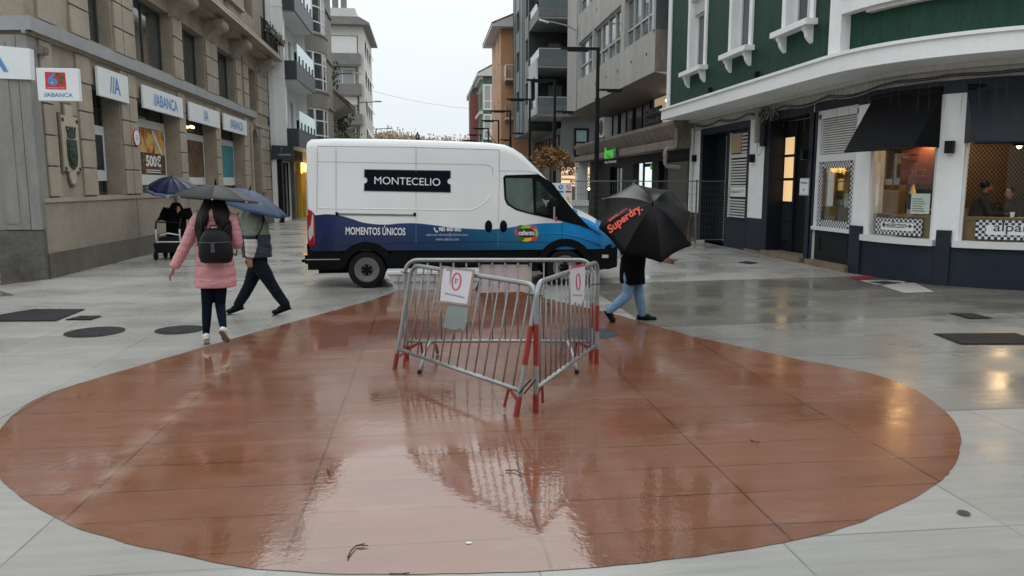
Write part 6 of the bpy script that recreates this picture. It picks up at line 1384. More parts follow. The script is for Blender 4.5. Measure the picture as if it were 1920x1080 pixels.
# ================================================================ CROWD BARRIERS
mat('barrier_red',(.24,.02,.014),.45,.2,12,.1,50); mat('zip_black',(.01,.01,.01),.5); mat('card_grey',(.19,.225,.225),.55,.12,5,.15,30); mat('sheet_white',(.58,.57,.62),.45,.05,4); mat('tape_brown',(.27,.21,.17),.5,.2,8); mat('tape_cream',(.52,.46,.36),.5,.1); mat('sheet_pink',(.56,.48,.50),.5,.06,3); mat('ring_red',(.50,.06,.09),.4); mat('print_blue',(.14,.17,.32),.5)
def barrier(A,B,lean,label,nb=13,red=(),nofoot=None):
    A=Vector((A[0],A[1],0)); B=Vector((B[0],B[1],0)); d=B-A; L=d.length; rz=math.atan2(d.y,d.x)
    t=thing('crowd_barrier',label,'barrier',A,0,'steel crowd barriers set in a triangle'); t.rotation_euler=(Matrix.Rotation(rz,3,'Z')@Matrix.Rotation(R_(-lean),3,'X')).to_euler()
    H=1.07; rc=.13; zb=.21
    b=MB(); P=[(0,0,.03),(0,0,zb),(0,0,H-rc)]
    for k in range(1,6): a=R_(90*k/6); P.append((rc-rc*math.cos(a),0,H-rc+rc*math.sin(a)))
    P+=[(rc,0,H),(L-rc,0,H)]
    for k in range(1,6): a=R_(90*k/6); P.append((L-rc+rc*math.sin(a),0,H-rc+rc*math.cos(a)))
    P+=[(L,0,H-rc),(L,0,zb),(L,0,.03)]
    b.tube(P,.021,'galv_bright',12); b.tube([(0,0,zb),(L,0,zb)],.019,'galv_bright',10); b.build('frame',t,smooth=True)
    for k in range(nb):
        x=.10+(L-.2)*k/(nb-1); b=MB(); b.tube([(x,0,zb),(x,0,H-.005 if rc<x<L-rc else H-.03)],.0075,'galv',7); b.box(x-.011,x+.011,-.004,.004,H-.075,H-.03,'galv'); b.build('bar',t,smooth=True)
    for x,s in ((0,1),(L,-1)):
        b=MB(); b.tube([(x,0,.0),(x,0,.16)],.024,'barrier_red',10); b.ext([(x+s*.02,-.004,.15),(x+s*.02,-.004,.11),(x+s*.15,-.004,.19),(x+s*.15,-.004,.205)],(0,.008,0),'barrier_red'); b.tube([(x+s*.15,0,.20),(x+s*.17,.0,.04)],.012,'barrier_red',8); fixn(b.build('foot_sleeve',t))
        if nofoot is None:
            b=MB(); tl=math.tan(R_(lean)); b.tube([(x+s*.30,.28,.02),(x+s*.29,.20,.12),(x+s*.27,.10,.185),(x+s*.25,-.05,.20),(x+s*.24,-.28,.19),(x+s*.22,-.45,.13),(x+s*.20,-.56,.02)],.019,'galv_bright',9); b.tube([(x+s*.20,-.555,.03),(x+s*.198,-.572,.0)],.022,'tyre',8); b.build('foot',t,smooth=True)
    for x,z0,z1 in red:
        b=MB(); b.tube([(x*L,0,z0),(x*L,0,z1)],.0222,'barrier_red',12); b.build('red_band',t)
    return t
AP,BP,CP=(-.335,7.56),(.70,5.86),(1.74,7.54)
def pl_hit(t,px,py):
    """point of the photograph on the barrier plane, in barrier coordinates"""
    Mw=Matrix.Translation(t.location)@t.rotation_euler.to_matrix().to_4x4(); n=Mw.to_3x3()@Vector((0,1,0)); o=Mw.translation; r=ray(px,py); q=CAM+r*((o-CAM).dot(n)/r.dot(n)); return Mw.inverted()@q
b1=barrier(AP,BP,12,'leaning steel crowd barrier at left with a white prohibition sheet and grey card',14,red=((1,.42,.74),),nofoot=1)
b2=barrier((.87,5.93),CP,0,'upright steel crowd barrier at right with a narrow tattered white sheet',13,red=((0,.40,.74),(1,.35,.62)),nofoot=1)
b3=barrier((-.22,7.93),(1.72,7.72),0,'rear steel crowd barrier carrying a pinkish sheet seen from behind',14,red=((1,.35,.62),))
def on(t,px): return [pl_hit(t,*p) for p in px]
def flat(t,name,px,m,y,th,par=None):
    P=[p+Vector((0,y,0)) for p in on(t,px)]; b=MB(); b.ext(P,(0,th,0),m); 
    o=b.build(name,par or t); 
    return fixn(o)
def sheet_thing(t,name,label,px,m,y):
    """a sheet tied to a barrier: its own thing, at its own place in space"""
    r=thing(name,label,'notice'); r.location=t.location; r.rotation_euler=t.rotation_euler
    return r
s1=sheet_thing(b1,'prohibition_sheet','white sheet with a red prohibition ring framed in brown tape on the leaning barrier',0,0,0)
flat(b1,'sheet',[(836,501),(896,508),(885,574),(831,566)],'sheet_white',-.036,.006,s1)
for px in ([(833,500),(838,500),(828,567),(823,566)],[(833,499),(897,507),(896.5,510),(833,503)],[(893,508),(897,508),(888,575),(882,574)],[(829,564),(886,571.5),(885.5,575),(828,568)]): flat(b1,'tape',px,'tape_brown',-.041,.004,s1)
def ringmesh(t,cx,cy,rx,ry,w,m,y,par,name='ring',tilt=0.0):
    b=MB(); n=28; P=[];Q=[]
    for k in range(n):
        a=2*math.pi*k/n; u,v=math.cos(a),math.sin(a); P.append(pl_hit(t,cx+rx*u+ry*v*tilt,cy+ry*v)+Vector((0,y,0))); Q.append(pl_hit(t,cx+(rx-w)*u+(ry-w)*v*tilt,cy+(ry-w)*v)+Vector((0,y,0)))
    b.add(P+Q,[(k,(k+1)%n,n+(k+1)%n,n+k) for k in range(n)],m); return b.build(name,par)
ringmesh(b1,862,529,9.5,17,3.0,'ring_red',-.0385,s1,'prohibition_ring',-.08)
b=MB()
def strip(t,px,m,y,b): P=[p+Vector((0,y,0)) for p in on(t,px)]; b.add(P,[tuple(range(len(P)))],m)
strip(b1,[(860,522),(862,522),(860.5,533),(858.5,533)],'print_blue',-.0385,b); strip(b1,[(861,524),(866,524.5),(866,526),(861,525.5)],'print_blue',-.0385,b); strip(b1,[(861,528),(865,528.5),(865,530),(861,529.5)],'print_blue',-.0385,b)
for k in range(9): x=841+k*4.1; y_=549.5+k*.95; strip(b1,[(x,y_),(x+3,y_+.6),(x+2.7,y_+3),(x-.3,y_+2.4)],'print_blue',-.0385,b)
strip(b1,[(843,506),(854,507),(854,509),(843,508)],'print_blue',-.0385,b); strip(b1,[(851,507),(854,507),(850,533),(849,533)],'seam',-.0385,b)
b.build('lettering',s1)
s2=sheet_thing(b1,'grey_card','plain grey card tied below the white prohibition sheet',0,0,0)
flat(b1,'card',[(845,570),(883,574),(880,604),(875,622),(868,616),(856,619),(836,614)],'card_grey',-.030,.005,s2)
s3=sheet_thing(b2,'prohibition_sheet','narrow tattered white sheet with red ring and red fold on the right-hand barrier',0,0,0)
flat(b2,'sheet',[(1062,499),(1090,496),(1091,520),(1088,560),(1083,571),(1072,566),(1064,572)],'sheet_white',-.036,.006,s3); flat(b2,'red_fold',[(1058,503),(1065,498),(1090,494.5),(1091,497.5),(1066,502)],'sign_red',-.043,.006,s3)
ringmesh(b2,1077,528,4.6,16,2.2,'ring_red',-.0385,s3,'prohibition_ring')
b=MB(); 
for k in range(6): x=1067+k*3; strip(b2,[(x,552),(x+2,551.7),(x+2,554),(x,554.3)],'print_blue',-.0385,b)
b.build('lettering',s3)
s4=sheet_thing(b3,'sheet_back','pinkish back of a sheet with cream tape tied to the rear barrier',0,0,0)
flat(b3,'sheet',[(898,497),(992,497),(994,547),(899,550)],'sheet_pink',.03,.006,s4); flat(b3,'tape',[(983,497),(994,497),(995,547.5),(985,548)],'tape_cream',.026,.004,s4); flat(b3,'tape',[(898,497),(902,497),(903,550),(899,550)],'tape_cream',.026,.004,s4)
# cable ties
for tt,pts,lab in ((b1,[(756,510),(768,513)],'black cable tie round the left post of the leaning barrier'),(b1,[(992,553),(1012,554)],'black cable tie joining the two front barriers near the top'),(b1,[(978,738),(1000,712)],'black cable tie joining the two front barriers near the foot'),(b3,[(900,489),(900,499)],'black cable tie on the rear rail above the pinkish sheet'),(b3,[(991,489),(991,499)],'black cable tie on the rear rail beside the cream tape'),(b2,[(1104,533),(1130,532)],'black cable tie on the right-hand post of the right barrier')):
    P=on(tt,pts); r=tag(empty('cable_tie',tt.location),lab,'cable tie'); r.rotation_euler=tt.rotation_euler; b=MB(); b.tube([P[0]+Vector((0,-.026,0)),(P[0]+P[1])/2+Vector((0,-.03,0)),P[1]+Vector((0,-.026,0))],.006,'zip_black',6); b.build('strap',r)
    if (P[1]-P[0]).length<.2: b=MB(); b.tube([P[0]+Vector((0,.026,0)),P[1]+Vector((0,.026,0))],.006,'zip_black',6); b.build('strap',r)
# ================================================================ PEOPLE AND UMBRELLAS
mat('skin',(.42,.24,.17),.5,.06,6); mat('skin_tan',(.34,.18,.12),.5,.06,6); mat('hair_dark',(.007,.0045,.0045),.5,.5,3,spec=.25,streak=(30,30,3)); mat('hair_grey',(.10,.09,.085),.6,.3,20); mat('eye_dark',(.02,.015,.012),.2); mat('lip',(.30,.10,.09),.5)
mat('coat_pink',(.56,.255,.28),.42,.08,4,.7,11,bdist=.035,bmap=(1,1,1.8)); mat('legging',(.006,.009,.019),.8,.15,6,spec=.06); mat('shoe_white',(.68,.68,.67),.5,.05); mat('sole_grey',(.22,.21,.20),.7,.1); mat('pack_black',(.008,.0095,.012),.5,.2,8,.2,60,spec=.2); mat('pack_trim',(.05,.055,.065),.35,.2)
mat('trouser_black',(.006,.008,.013),.8,.25,8,.8,12,spec=.12,bdist=.04,bmap=(1,1,2)); mat('shoe_black',(.006,.006,.007),.5,.2,spec=.15); mat('cloth_black',(.005,.005,.006),.9,.2,8,.2,25,spec=.05); mat('denim',(.13,.23,.36),.7,.25,7,.7,13,bdist=.03,bmap=(1,1,2.2)); mat('sleeve_white',(.50,.47,.46),.6,.2,14,.2,40)
mat('umb_grey',(.026,.028,.032),.55,.12,5,spec=.25); mat('umb_navy',(.008,.016,.060),.4,.15,4,spec=.3); mat('umb_blue',(.018,.042,.095),.5,.12,4,spec=.25); mat('umb_black',(.0035,.0035,.0045),.32,.12,4,spec=.16); mat('steel',(.35,.35,.36),.3,.1,4,metal=.8); mat('logo_orange',(.75,.085,.045),.5,.04); mat('umb_band',(.10,.14,.22),.45,.1)
m,t_,bs=base_mat('jacket_sage'); tc=N(t_,'ShaderNodeTexCoord'); sp=N(t_,'ShaderNodeSeparateXYZ'); lk(t_,tc.outputs['Object'],sp.inputs[0]); r=N(t_,'ShaderNodeMath',operation='GREATER_THAN'); lk(t_,sp.outputs[2],r.inputs[0]); r.inputs[1].default_value=1.155
mx=N(t_,'ShaderNodeMixRGB'); lk(t_,r.outputs[0],mx.inputs[0]); mx.inputs[1].default_value=(.012,.018,.036,1); lk(t_,ramp2(t_,nzn(t_,7,4),(.135,.175,.135),(.185,.225,.18)),mx.inputs[2]); lk(t_,mx.outputs[0],bs.inputs['Base Color']); bs.inputs['Roughness'].default_value=.6; M['jacket_sage']=m
bp=N(t_,'ShaderNodeBump'); bp.inputs['Strength'].default_value=.8; bp.inputs['Distance'].default_value=.035; lk(t_,nzn(t_,11,4,(1,1,1.8)),bp.inputs['Height']); lk(t_,bp.outputs[0],bs.inputs['Normal'])
def rem(o,vox=.012,it=6,fac=.5):
    md=o.modifiers.new('r','REMESH'); md.mode='VOXEL'; md.voxel_size=vox; md.use_smooth_shade=True
    if it: s=o.modifiers.new('s','SMOOTH'); s.iterations=it; s.factor=fac
    return o
def hand(b,w,dr,side,m,curl=.35,sc_=1.0,thumb=None):
    """palm, five unequal bent fingers; dr = direction of the fingers, side = across the palm towards the thumb"""
    w=Vector(w); d=Vector(dr).normalized(); s=(Vector(side)-d*Vector(side).dot(d)).normalized(); n=d.cross(s); k=sc_
    for u in (-.022,0,.022): b.cap(w+s*u*.7*k,.017*k,w+d*.085*k+s*u*1.25*k,.014*k,m,8)
    for i,(u,L) in enumerate(((.032,.070),(.011,.080),(-.011,.074),(-.031,.058))):
        p=w+d*.088*k+s*u*k; q=p+(d+n*curl*.5).normalized()*L*.45*k; q2=q+(d+n*curl*1.6).normalized()*L*.33*k; q3=q2+(d+n*curl*3).normalized()*L*.26*k
        b.chain([p,q,q2,q3],[.0098*k,.009*k,.0085*k,.0075*k],m,8)
    p=w+d*.025*k+s*.028*k; q=p+(d*.7+s*.8).normalized()*.042*k; q2=q+(d*1.0+s*.25+n*curl).normalized()*.034*k; b.chain([p,q,q2],[.0125*k,.011*k,.009*k],m,8)
def head(b,c,fw,m,s=1.0):
    c=Vector(c); f=Vector(fw).normalized(); r=f.cross(Vector((0,0,1))).normalized(); u=r.cross(f)
    M3=Matrix((r,f,u)).transposed()
    P=lambda x,y,z: c+M3@Vector((x,y,z))*s
    b.ell(P(0,-.012,.03),(.075*s,.095*s,.092*s),m,18,12,M3); b.ell(P(0,.022,-.04),(.058*s,.068*s,.075*s),m,16,10,M3); b.ell(P(0,.055,-.092),(.028*s,.03*s,.026*s),m,12,8,M3)
    b.cap(P(0,.088,.012),.009*s,P(0,.108,-.028),.015*s,m,8); b.ell(P(0,.085,-.062),(.026*s,.014*s,.009*s),m,10,6,M3); b.ell(P(0,.085,-.074),(.022*s,.013*s,.008*s),m,10,6,M3)
    for x in (-1,1): b.ell(P(x*.076,-.005,-.01),(.010*s,.022*s,.034*s),m,10,8,M3); b.ell(P(x*.032,.078,.022),(.024*s,.012*s,.008*s),m,10,6,M3); b.ell(P(x*.045,.06,-.02),(.02*s,.02*s,.02*s),m,8,6,M3)
    return P,M3
def face_parts(par,P,M3,s=1.0,lip='lip'):
    for x in (-1,1):
        e=MB(); e.ell(P(x*.031,.086,.008),(.012*s,.007*s,.007*s),'eye_dark',10,6,M3); e.build('eye',par,smooth=True)
    e=MB(); e.ell(P(0,.097,-.068),(.022*s,.006*s,.007*s),lip,10,6,M3); e.build('mouth',par,smooth=True)
def limbs(b,J,m,k=1.0,arms=True):
    """one body: torso, neck, tapering limbs"""
    g=lambda n: Vector(J[n])
    pel,che,nk=g('pelvis'),g('chest'),g('neck')
    b.chain([pel,pel.lerp(che,.5),che],[.115*k,.105*k,.12*k],m,16)
    for s in 'LR':
        b.chain([che,g('sh'+s)],[.09*k,.052*k],m,12); b.chain([g('sh'+s),g('el'+s),g('wr'+s)],[.050*k,.038*k,.026*k],m,12)
        b.chain([g('hip'+s),g('kn'+s),g('an'+s)],[.082*k,.055*k,.036*k],m,14); b.chain([pel,g('hip'+s)],[.10*k,.082*k],m,12)
        b.chain([g('an'+s),g('toe'+s)],[.034*k,.026*k],m,10)
    b.chain([che,nk],[.075*k,.052*k],m,12); b.chain([nk,g('head')],[.052*k,.055*k],m,12)
def umbrella(label,apex,axis,R,h,mat_,n=8,shaft=.78,up=(0,1,0),rot=0.0,band=None,sub=5,hk=True,pw=1.7):
    ax=Vector(axis).normalized(); x=Vector(up); x=(x-ax*x.dot(ax)).normalized(); y=ax.cross(x)
    t=thing('umbrella',label,'umbrella',apex); M3=Matrix((x,y,ax)).transposed(); t.rotation_euler=M3.to_euler()
    def rib(k,u): a=2*math.pi*k/n+rot; return Vector((R*u*math.cos(a),R*u*math.sin(a),-h*u**pw))
    def surf(px_,py_):
        r=math.hypot(px_,py_); a=(math.atan2(py_,px_)-rot)/(2*math.pi/n); k=math.floor(a); f=a-k; ch=math.cos(math.pi/n)/math.cos((f-.5)*2*math.pi/n); u=r/(R*ch); return Vector((px_,py_,-h*u**pw*(1-.0*f)))
    b=MB(); K=9; vs=[(0,0,0)]; fs=[]; 
    for i in range(1,K+1):
        u=i/K
        for k in range(n):
            for j in range(sub):
                f=j/sub; p=rib(k,u).lerp(rib(k+1,u),f); sag=4*f*(1-f); p*= (1-.045*sag*u**3) if True else 1; p.z-=.012*sag*math.sin(u*2.6); vs.append(p)
    W=n*sub
    for j in range(W): fs.append((0,1+j,1+(j+1)%W))
    for i in range(K-1):
        for j in range(W): a=1+i*W+j; c=1+i*W+(j+1)%W; fs.append((a,a+W,c+W,c))
    if band:
        b.add(vs,[f for q,f in enumerate(fs) if q<W*(K-1)],mat_); b.add(vs,[f for q,f in enumerate(fs) if q>=W*(K-1)],band)
    else: b.add(vs,fs,mat_)
    o=b.build('canopy',t,smooth=28); sd=o.modifiers.new('t','SOLIDIFY'); sd.thickness=.0015
    b=MB(); 
    for k in range(n): b.tube([rib(k,u)+Vector((0,0,-.006)) for u in (0.03,.3,.55,.8,1.0)],.0028,'steel',5); b.tube([rib(k,.5)+Vector((0,0,-.008)),Vector((0,0,-shaft*.45))],.0026,'steel',5); b.tube([rib(k,.985),rib(k,1.03)],.004,'steel',5)
    b.build('ribs',t)
    b=MB(); b.tube([(0,0,0),(0,0,-shaft)],.007,'steel',8); b.build('shaft',t)
    b=MB(); b.tube([(0,0,-.01),(0,0,.02),(0,0,.07)],[.016,.011,.006],'cloth_black',8); b.build('tip',t)
    b=MB(); b.tube([(0,0,-shaft+.02),(0,0,-shaft-.10)],[.013,.016],'cloth_black',10); 
    if hk: b.tube([(0,0,-shaft-.10),(0,.0,-shaft-.16),(.03,0,-shaft-.19),(.065,0,-shaft-.17)],.012,'cloth_black',8)
    b.build('handle',t,smooth=True)
    return t,surf,M3
def PJ(px,py,Y,dy=0.0): p=WY(px,py,Y+dy); return p
# ---------------------------------------------------------------- woman in the pink coat, seen from behind
Y=9.02
J=dict(pelvis=PJ(402,503,Y),chest=PJ(401,425,Y,-.0),neck=PJ(401,396,Y),head=PJ(402,376,Y,.02),shL=PJ(372,410,Y),shR=PJ(434,414,Y),elL=PJ(347,462,Y,-.03),wrL=PJ(326,502,Y,-.06),elR=PJ(444,458,Y,.06),wrR=PJ(432,432,Y,.30),
 hipL=PJ(390,505,Y),hipR=PJ(413,505,Y),knL=PJ(388,575,Y,-.0),knR=PJ(413,573,Y,.05),anL=PJ(386.5,627,Y,-.05),anR=PJ(419,616,Y,-.20),toeL=PJ(387,643,Y,.10),toeR=PJ(421,634,Y,-.12))
pw=thing('person','person with long dark hair in a pink quilted coat and black leggings walking away','person',(J['pelvis'].x,Y,0)); o0=Vector(pw.location)
def rel(b,o): b.v=[tuple(Vector(v)-o) for v in b.v]; return b
b=MB(); limbs(b,J,'skin',.80); hd=Vector(J['head'])+Vector((0,0,.0)); P_,M3_=head(b,hd,(0,1,0),'skin',.95)
hand(b,J['wrL'],Vector(J['wrL'])-Vector(J['elL']),(.1,1,0),'skin',.35,.95); hand(b,J['wrR'],(0,.5,.9),(-1,0,0),'skin',1.0,.95)
rem(rel(b,o0).build('body',pw),.009,3); face_parts(pw,lambda *a:P_(*a)-o0,M3_,.95)
# coat: quilted rings, sleeves, one surface
b=MB(); 
zt=J['neck'].z+.02; zb_=WY(400,538,Y).z
prof=[(0,.262,.185),(.18,.258,.18),(.38,.235,.165),(.58,.222,.155),(.76,.222,.15),(.88,.205,.135),(.95,.155,.11),(1.0,.085,.085)]
def pv(u,i):
    for (a,p,q),(c,r,s) in zip(prof,prof[1:]):
        if a<=u<=c: f=(u-a)/(c-a); return ((p+(r-p)*f),(q+(s-q)*f))[i]
    return prof[-1][1+i]
rs=[]; nr=56
for k in range(nr+1):
    u=k/nr; z=zb_+(zt-zb_)*u; puff=.011*abs(math.sin(math.pi*u*7.5))**.6 if u<.93 else .008; cx=J['pelvis'].x+(J['neck'].x-J['pelvis'].x)*u
    ring=[]
    for j in range(36):
        a=2*math.pi*j/36; wob=1+.02*math.sin(5*a+z*9)+.012*math.sin(9*a-z*21); ring.append((cx+(pv(u,0)*.90-.012+puff)*math.cos(a)*wob,Y+.0+(pv(u,1)*.92-.01+puff)*math.sin(a)*wob,z))
    rs.append(ring)
b.rings(rs,'coat_pink')
def sleeve(b,pts,rad,m,puffs=7,amp=.012,n=14):
    P=catmull([tuple(p) for p in pts],10); N_=len(P); rr=[]
    for i in range(N_):
        u=i/(N_-1); q=u*(len(rad)-1); k=min(int(q),len(rad)-2); rr.append(rad[k]+(rad[k+1]-rad[k])*(q-k)+amp*(abs(math.sin(math.pi*u*puffs))**.6-.5))
    b.tube(P,rr,m,n)
for s in 'LR':
    sleeve(b,[Vector(J['sh'+s])+Vector((.05 if s=='L' else -.05,0,.01)),J['sh'+s],J['el'+s],J['wr'+s]],[.070,.077,.070,.062,.053],'coat_pink',9,.008); 
b.ell(Vector(J['neck'])+Vector((0,-.085,-.035)),(.125,.07,.085),'coat_pink',16,10)   # hood lying on the back
rem(rel(b,o0).build('coat',pw),.0095,2,.4)
b=MB(); 
for s in 'LR': b.chain([J['hip'+s],Vector(J['hip'+s]).lerp(J['kn'+s],.5),J['kn'+s],Vector(J['kn'+s]).lerp(J['an'+s],.4),J['an'+s]],[.088,.076,.058,.054,.038],'legging',14)
rem(rel(b,o0).build('leggings',pw),.012,4)
def shoe(par,an,toe,m,sole,o,w_=.042,L=None):
    an=Vector(an); toe=Vector(toe); d=(toe-an); d.z*=1.0; b=MB(); h=an+Vector((0,0,-.04))-d.normalized()*.045
    bt=toe+Vector((0,0,-.0)); b.cap(h,.036,bt,.034,m,12); b.cap(an+Vector((0,0,-.015)),.044,an.lerp(bt,.5)+Vector((0,0,.005)),.038,m,12); b.ell(bt,(w_,w_,.034),m,12,8)
    q=rem(rel(b,o).build('shoe',par),.009,3); b=MB(); dn=Vector((0,0,-1)); dd=(bt-h).normalized(); up_=(Vector((0,0,1))-dd*dd.z).normalized(); sd=dd.cross(up_)
    ctr=[h-dd*.035,h,h.lerp(bt,.45),h.lerp(bt,.8),bt,bt+dd*.045]; ww=[.018,.034,.032,.044,.042,.014]
    b.rings([[c+sd*w2-up_*.030,c+sd*w2-up_*.044,c-sd*w2-up_*.044,c-sd*w2-up_*.030] for c,w2 in zip(ctr,ww)],sole); rel(b,o); fixn(b.build('sole',q)); return q
shoe(pw,J['anL'],J['toeL'],'shoe_white','shoe_white',o0); 
shoe(pw,J['anR'],Vector(J['anR'])+Vector((.01,.10,-.125)),'shoe_white','sole_grey',o0)
# hair: long locks over both shoulders and down the back
b=MB(); H=Vector(hd); b.ell(H+Vector((0,-.02,.03)),(.092,.108,.105),'hair_dark',20,12)
rnd=random.Random(2)
for k in range(30):
    a=R_(-175+170*k/29); x=.085*math.cos(a); y=.095*math.sin(a)
    L=.46+.10*math.sin(k*1.7); side=-1 if x<0 else 1
    gap=abs(x)<.030
    e=H+Vector((x*1.55+side*(.05 if gap else .055),y*1.0-.06 if not gap else y-.03,-L if not gap else -.30)); mid=H+Vector((x*1.55+side*.03,y*1.35-.035,-.17))
    if abs(x)<.012: continue
    b.tube([H+Vector((x*.8,y*.8,.06)),H+Vector((x*1.1,y*1.1,-.03)),mid,mid.lerp(e,.6)+Vector((rnd.uniform(-.012,.012),-.03,0)),e],[.03,.034,.031,.024,.006],'hair_dark',8)
rel(b,o0).build('hair',pw,smooth=True)
# backpack
A=PJ(404,459,Y,-.24); t=thing('backpack','small black backpack with a flap worn on the back of the pink coat','backpack',A)
b=MB(); rs=[]
for z,wx,wy in ((-.205,.13,.04),(-.19,.165,.075),(-.12,.185,.10),(-.02,.18,.105),(.08,.155,.10),(.14,.12,.085),(.185,.07,.05)):
    rs.append([(wx*math.copysign(abs(math.cos(a))**.7,math.cos(a)),wy*math.copysign(abs(math.sin(a))**.7,math.sin(a)),z) for a in [2*math.pi*j/24 for j in range(24)]])
b.rings(rs,'pack_black'); b.build('bag',t,smooth=True)
b=MB(); b.tube([(-.172,-.055,.035),(-.10,-.112,.033),(0,-.118,.03),(.10,-.112,.033),(.172,-.055,.035)],.006,'pack_trim',6); b.build('zip',t,smooth=True)
b=MB(); b.ext([(-.018,-.118,.03),(.018,-.118,.03),(.022,-.122,-.075),(-.020,-.122,-.075)],(0,.006,0),'pack_trim'); b.build('tag',t)
b=MB(); b.tube([(-.05,-.02,.17),(-.04,-.02,.215),(.04,-.02,.215),(.05,-.02,.17)],.009,'pack_black',7); b.build('top_loop',t)
for s in (-1,1):
    b=MB(); b.tube([(s*.10,.02,.14),(s*.135,.12,.24),(s*.14,.26,.25),(s*.15,.36,.1)],.016,'pack_black',7,.5); b.tube([(s*.17,.02,-.10),(s*.20,.08,-.13),(s*.19,.16,-.08)],.008,'pack_black',6); b.build('strap',t,smooth=True)
ap=PJ(404,347,Y,.10)
umbrella('wide flat grey umbrella held over the person in the pink coat',ap,(.075,.06,1),.49,.175,'umb_grey',8,.62,rot=.2,pw=1.9)
# ---------------------------------------------------------------- man with the blue umbrella, striding left
Y=11.05
J=dict(pelvis=PJ(481,484,Y),chest=PJ(479,418,Y),neck=PJ(470,392,Y),head=PJ(463,380,Y),shL=PJ(474,410,Y,-.17),shR=PJ(472,408,Y,.17),elL=PJ(470,448,Y,-.22),wrL=PJ(469,482,Y,-.20),elR=PJ(458,446,Y,.22),wrR=PJ(446,418,Y,.16),
 hipL=PJ(484,492,Y,.08),hipR=PJ(484,492,Y,-.08),knL=PJ(468,534,Y,.07),anL=PJ(447,573,Y,.05),toeL=PJ(436,582,Y,.05),knR=PJ(508,532,Y,-.09),anR=PJ(535,573,Y,-.10),toeR=PJ(516,585,Y,-.10))
pm=thing('person','person in a sage green and navy jacket striding left under the blue umbrella','person',(J['pelvis'].x,Y,0)); o0=Vector(pm.location)
b=MB(); limbs(b,J,'skin_tan',.86); hd=Vector(J['head']); P_,M3_=head(b,hd,(-1,-.1,-.12),'skin_tan',1.0); hand(b,J['wrL'],Vector(J['wrL'])-Vector(J['elL']),(-1,0,0),'skin_tan',.4); hand(b,J['wrR'],(-.2,0,1),(0,-1,0),'skin_tan',1.0)
rem(rel(b,o0).build('body',pm),.009,3); face_parts(pm,lambda *a:P_(*a)-o0,M3_)
b=MB(); b.ell(hd+Vector((.02,0,.045)),(.105,.085,.10),'hair_dark',18,12); b.ell(hd+Vector((.06,0,-.02)),(.06,.075,.07),'hair_dark',14,10); rel(b,o0).build('hair',pm,smooth=True)
b=MB(); rs=[]; z0=WY(480,482,Y).z; z1=J['neck'].z+.0
for k in range(25):
    u=k/24; z=z0+(z1-z0)*u; c=Vector(J['pelvis']).lerp(J['neck'],u**1.4); w1=(.205-.01*u) if u<.72 else .195-.33*(u-.72); d1=(.235 if u<.7 else .235-.45*(u-.7)); 
    rs.append([(c.x+.012+(w1+.008*math.sin(z*40+j*.9))*math.cos(2*math.pi*j/28),Y+(d1+.006*math.sin(z*31+j*1.3))*math.sin(2*math.pi*j/28),z) for j in range(28)])
b.rings(rs,'jacket_sage'); 
for s in 'LR': sleeve(b,[Vector(J['sh'+s])+Vector((0,.06 if s=='L' else -.06,.02)),J['sh'+s],J['el'+s]] if s=='L' else [Vector(J['shR'])+Vector((0,-.06,.02)),J['shR'],J['elR'],J['wrR']],[.10,.102,.09,.078],'jacket_sage',3,.006)
b.ell(Vector(J['neck'])+Vector((.06,0,.0)),(.10,.12,.07),'jacket_sage',14,8)
rem(rel(b,o0).build('jacket',pm),.012,2)
b=MB(); sleeve(b,[J['elL'],Vector(J['elL']).lerp(J['wrL'],.5)+Vector((.01,-.005,0)),J['wrL']],[.090,.086,.074,.060],'sleeve_white',4,.008); rem(rel(b,o0).build('white_sleeve',pm),.010,2)
b=MB(); P=[PJ(494,402,Y,-.14),PJ(495,412,Y,-.22),PJ(490,428,Y,-.245),PJ(482,446,Y,-.24),PJ(474,460,Y,-.24)]; b.tube(P,.016,'cloth_black',7,.4); rel(b,o0).build('strap',pm,smooth=True)
b=MB()
for s in 'LR': b.chain([J['hip'+s],Vector(J['hip'+s]).lerp(J['kn'+s],.5),J['kn'+s],Vector(J['kn'+s]).lerp(J['an'+s],.5),Vector(J['an'+s])+Vector((0,0,.02))],[.115,.105,.085,.078,.068],'trouser_black',14)
b.chain([J['pelvis'],Vector(J['pelvis'])+Vector((0,0,-.06))],[.15,.15],'trouser_black',14); rem(rel(b,o0).build('trousers',pm),.013,3)
shoe(pm,J['anL'],Vector(J['toeL'])+Vector((-.05,0,-.01)),'shoe_black','shoe_black',o0); shoe(pm,J['anR'],Vector(J['toeR'])+Vector((-.01,0,.0)),'shoe_black','shoe_black',o0)
t=thing('shoulder_bag','flat black shoulder bag hanging in front of the striding person','bag',PJ(452,436,Y,-.12)); b=MB(); b.rings([[(-.05,-.02,-.19),(.05,-.02,-.19),(.05,.14,-.19),(-.05,.14,-.19)],[(-.07,-.03,-.05),(.06,-.03,-.05),(.06,.15,-.05),(-.07,.15,-.05)],[(-.05,-.02,.14),(.05,-.02,.14),(.05,.14,.14),(-.05,.14,.14)]],'pack_black'); bevel(fixn(b.build('pouch',t)),.02,3); b=MB(); b.box(-.06,.055,-.034,-.028,.0,.01,'pack_trim'); b.build('zip',t)
umbrella('dark blue umbrella held by the striding person, its rim dipping to the right',PJ(468,356,Y,.06),(.33,-.04,1),.62,.23,'umb_blue',8,.62,rot=.3,pw=1.7)
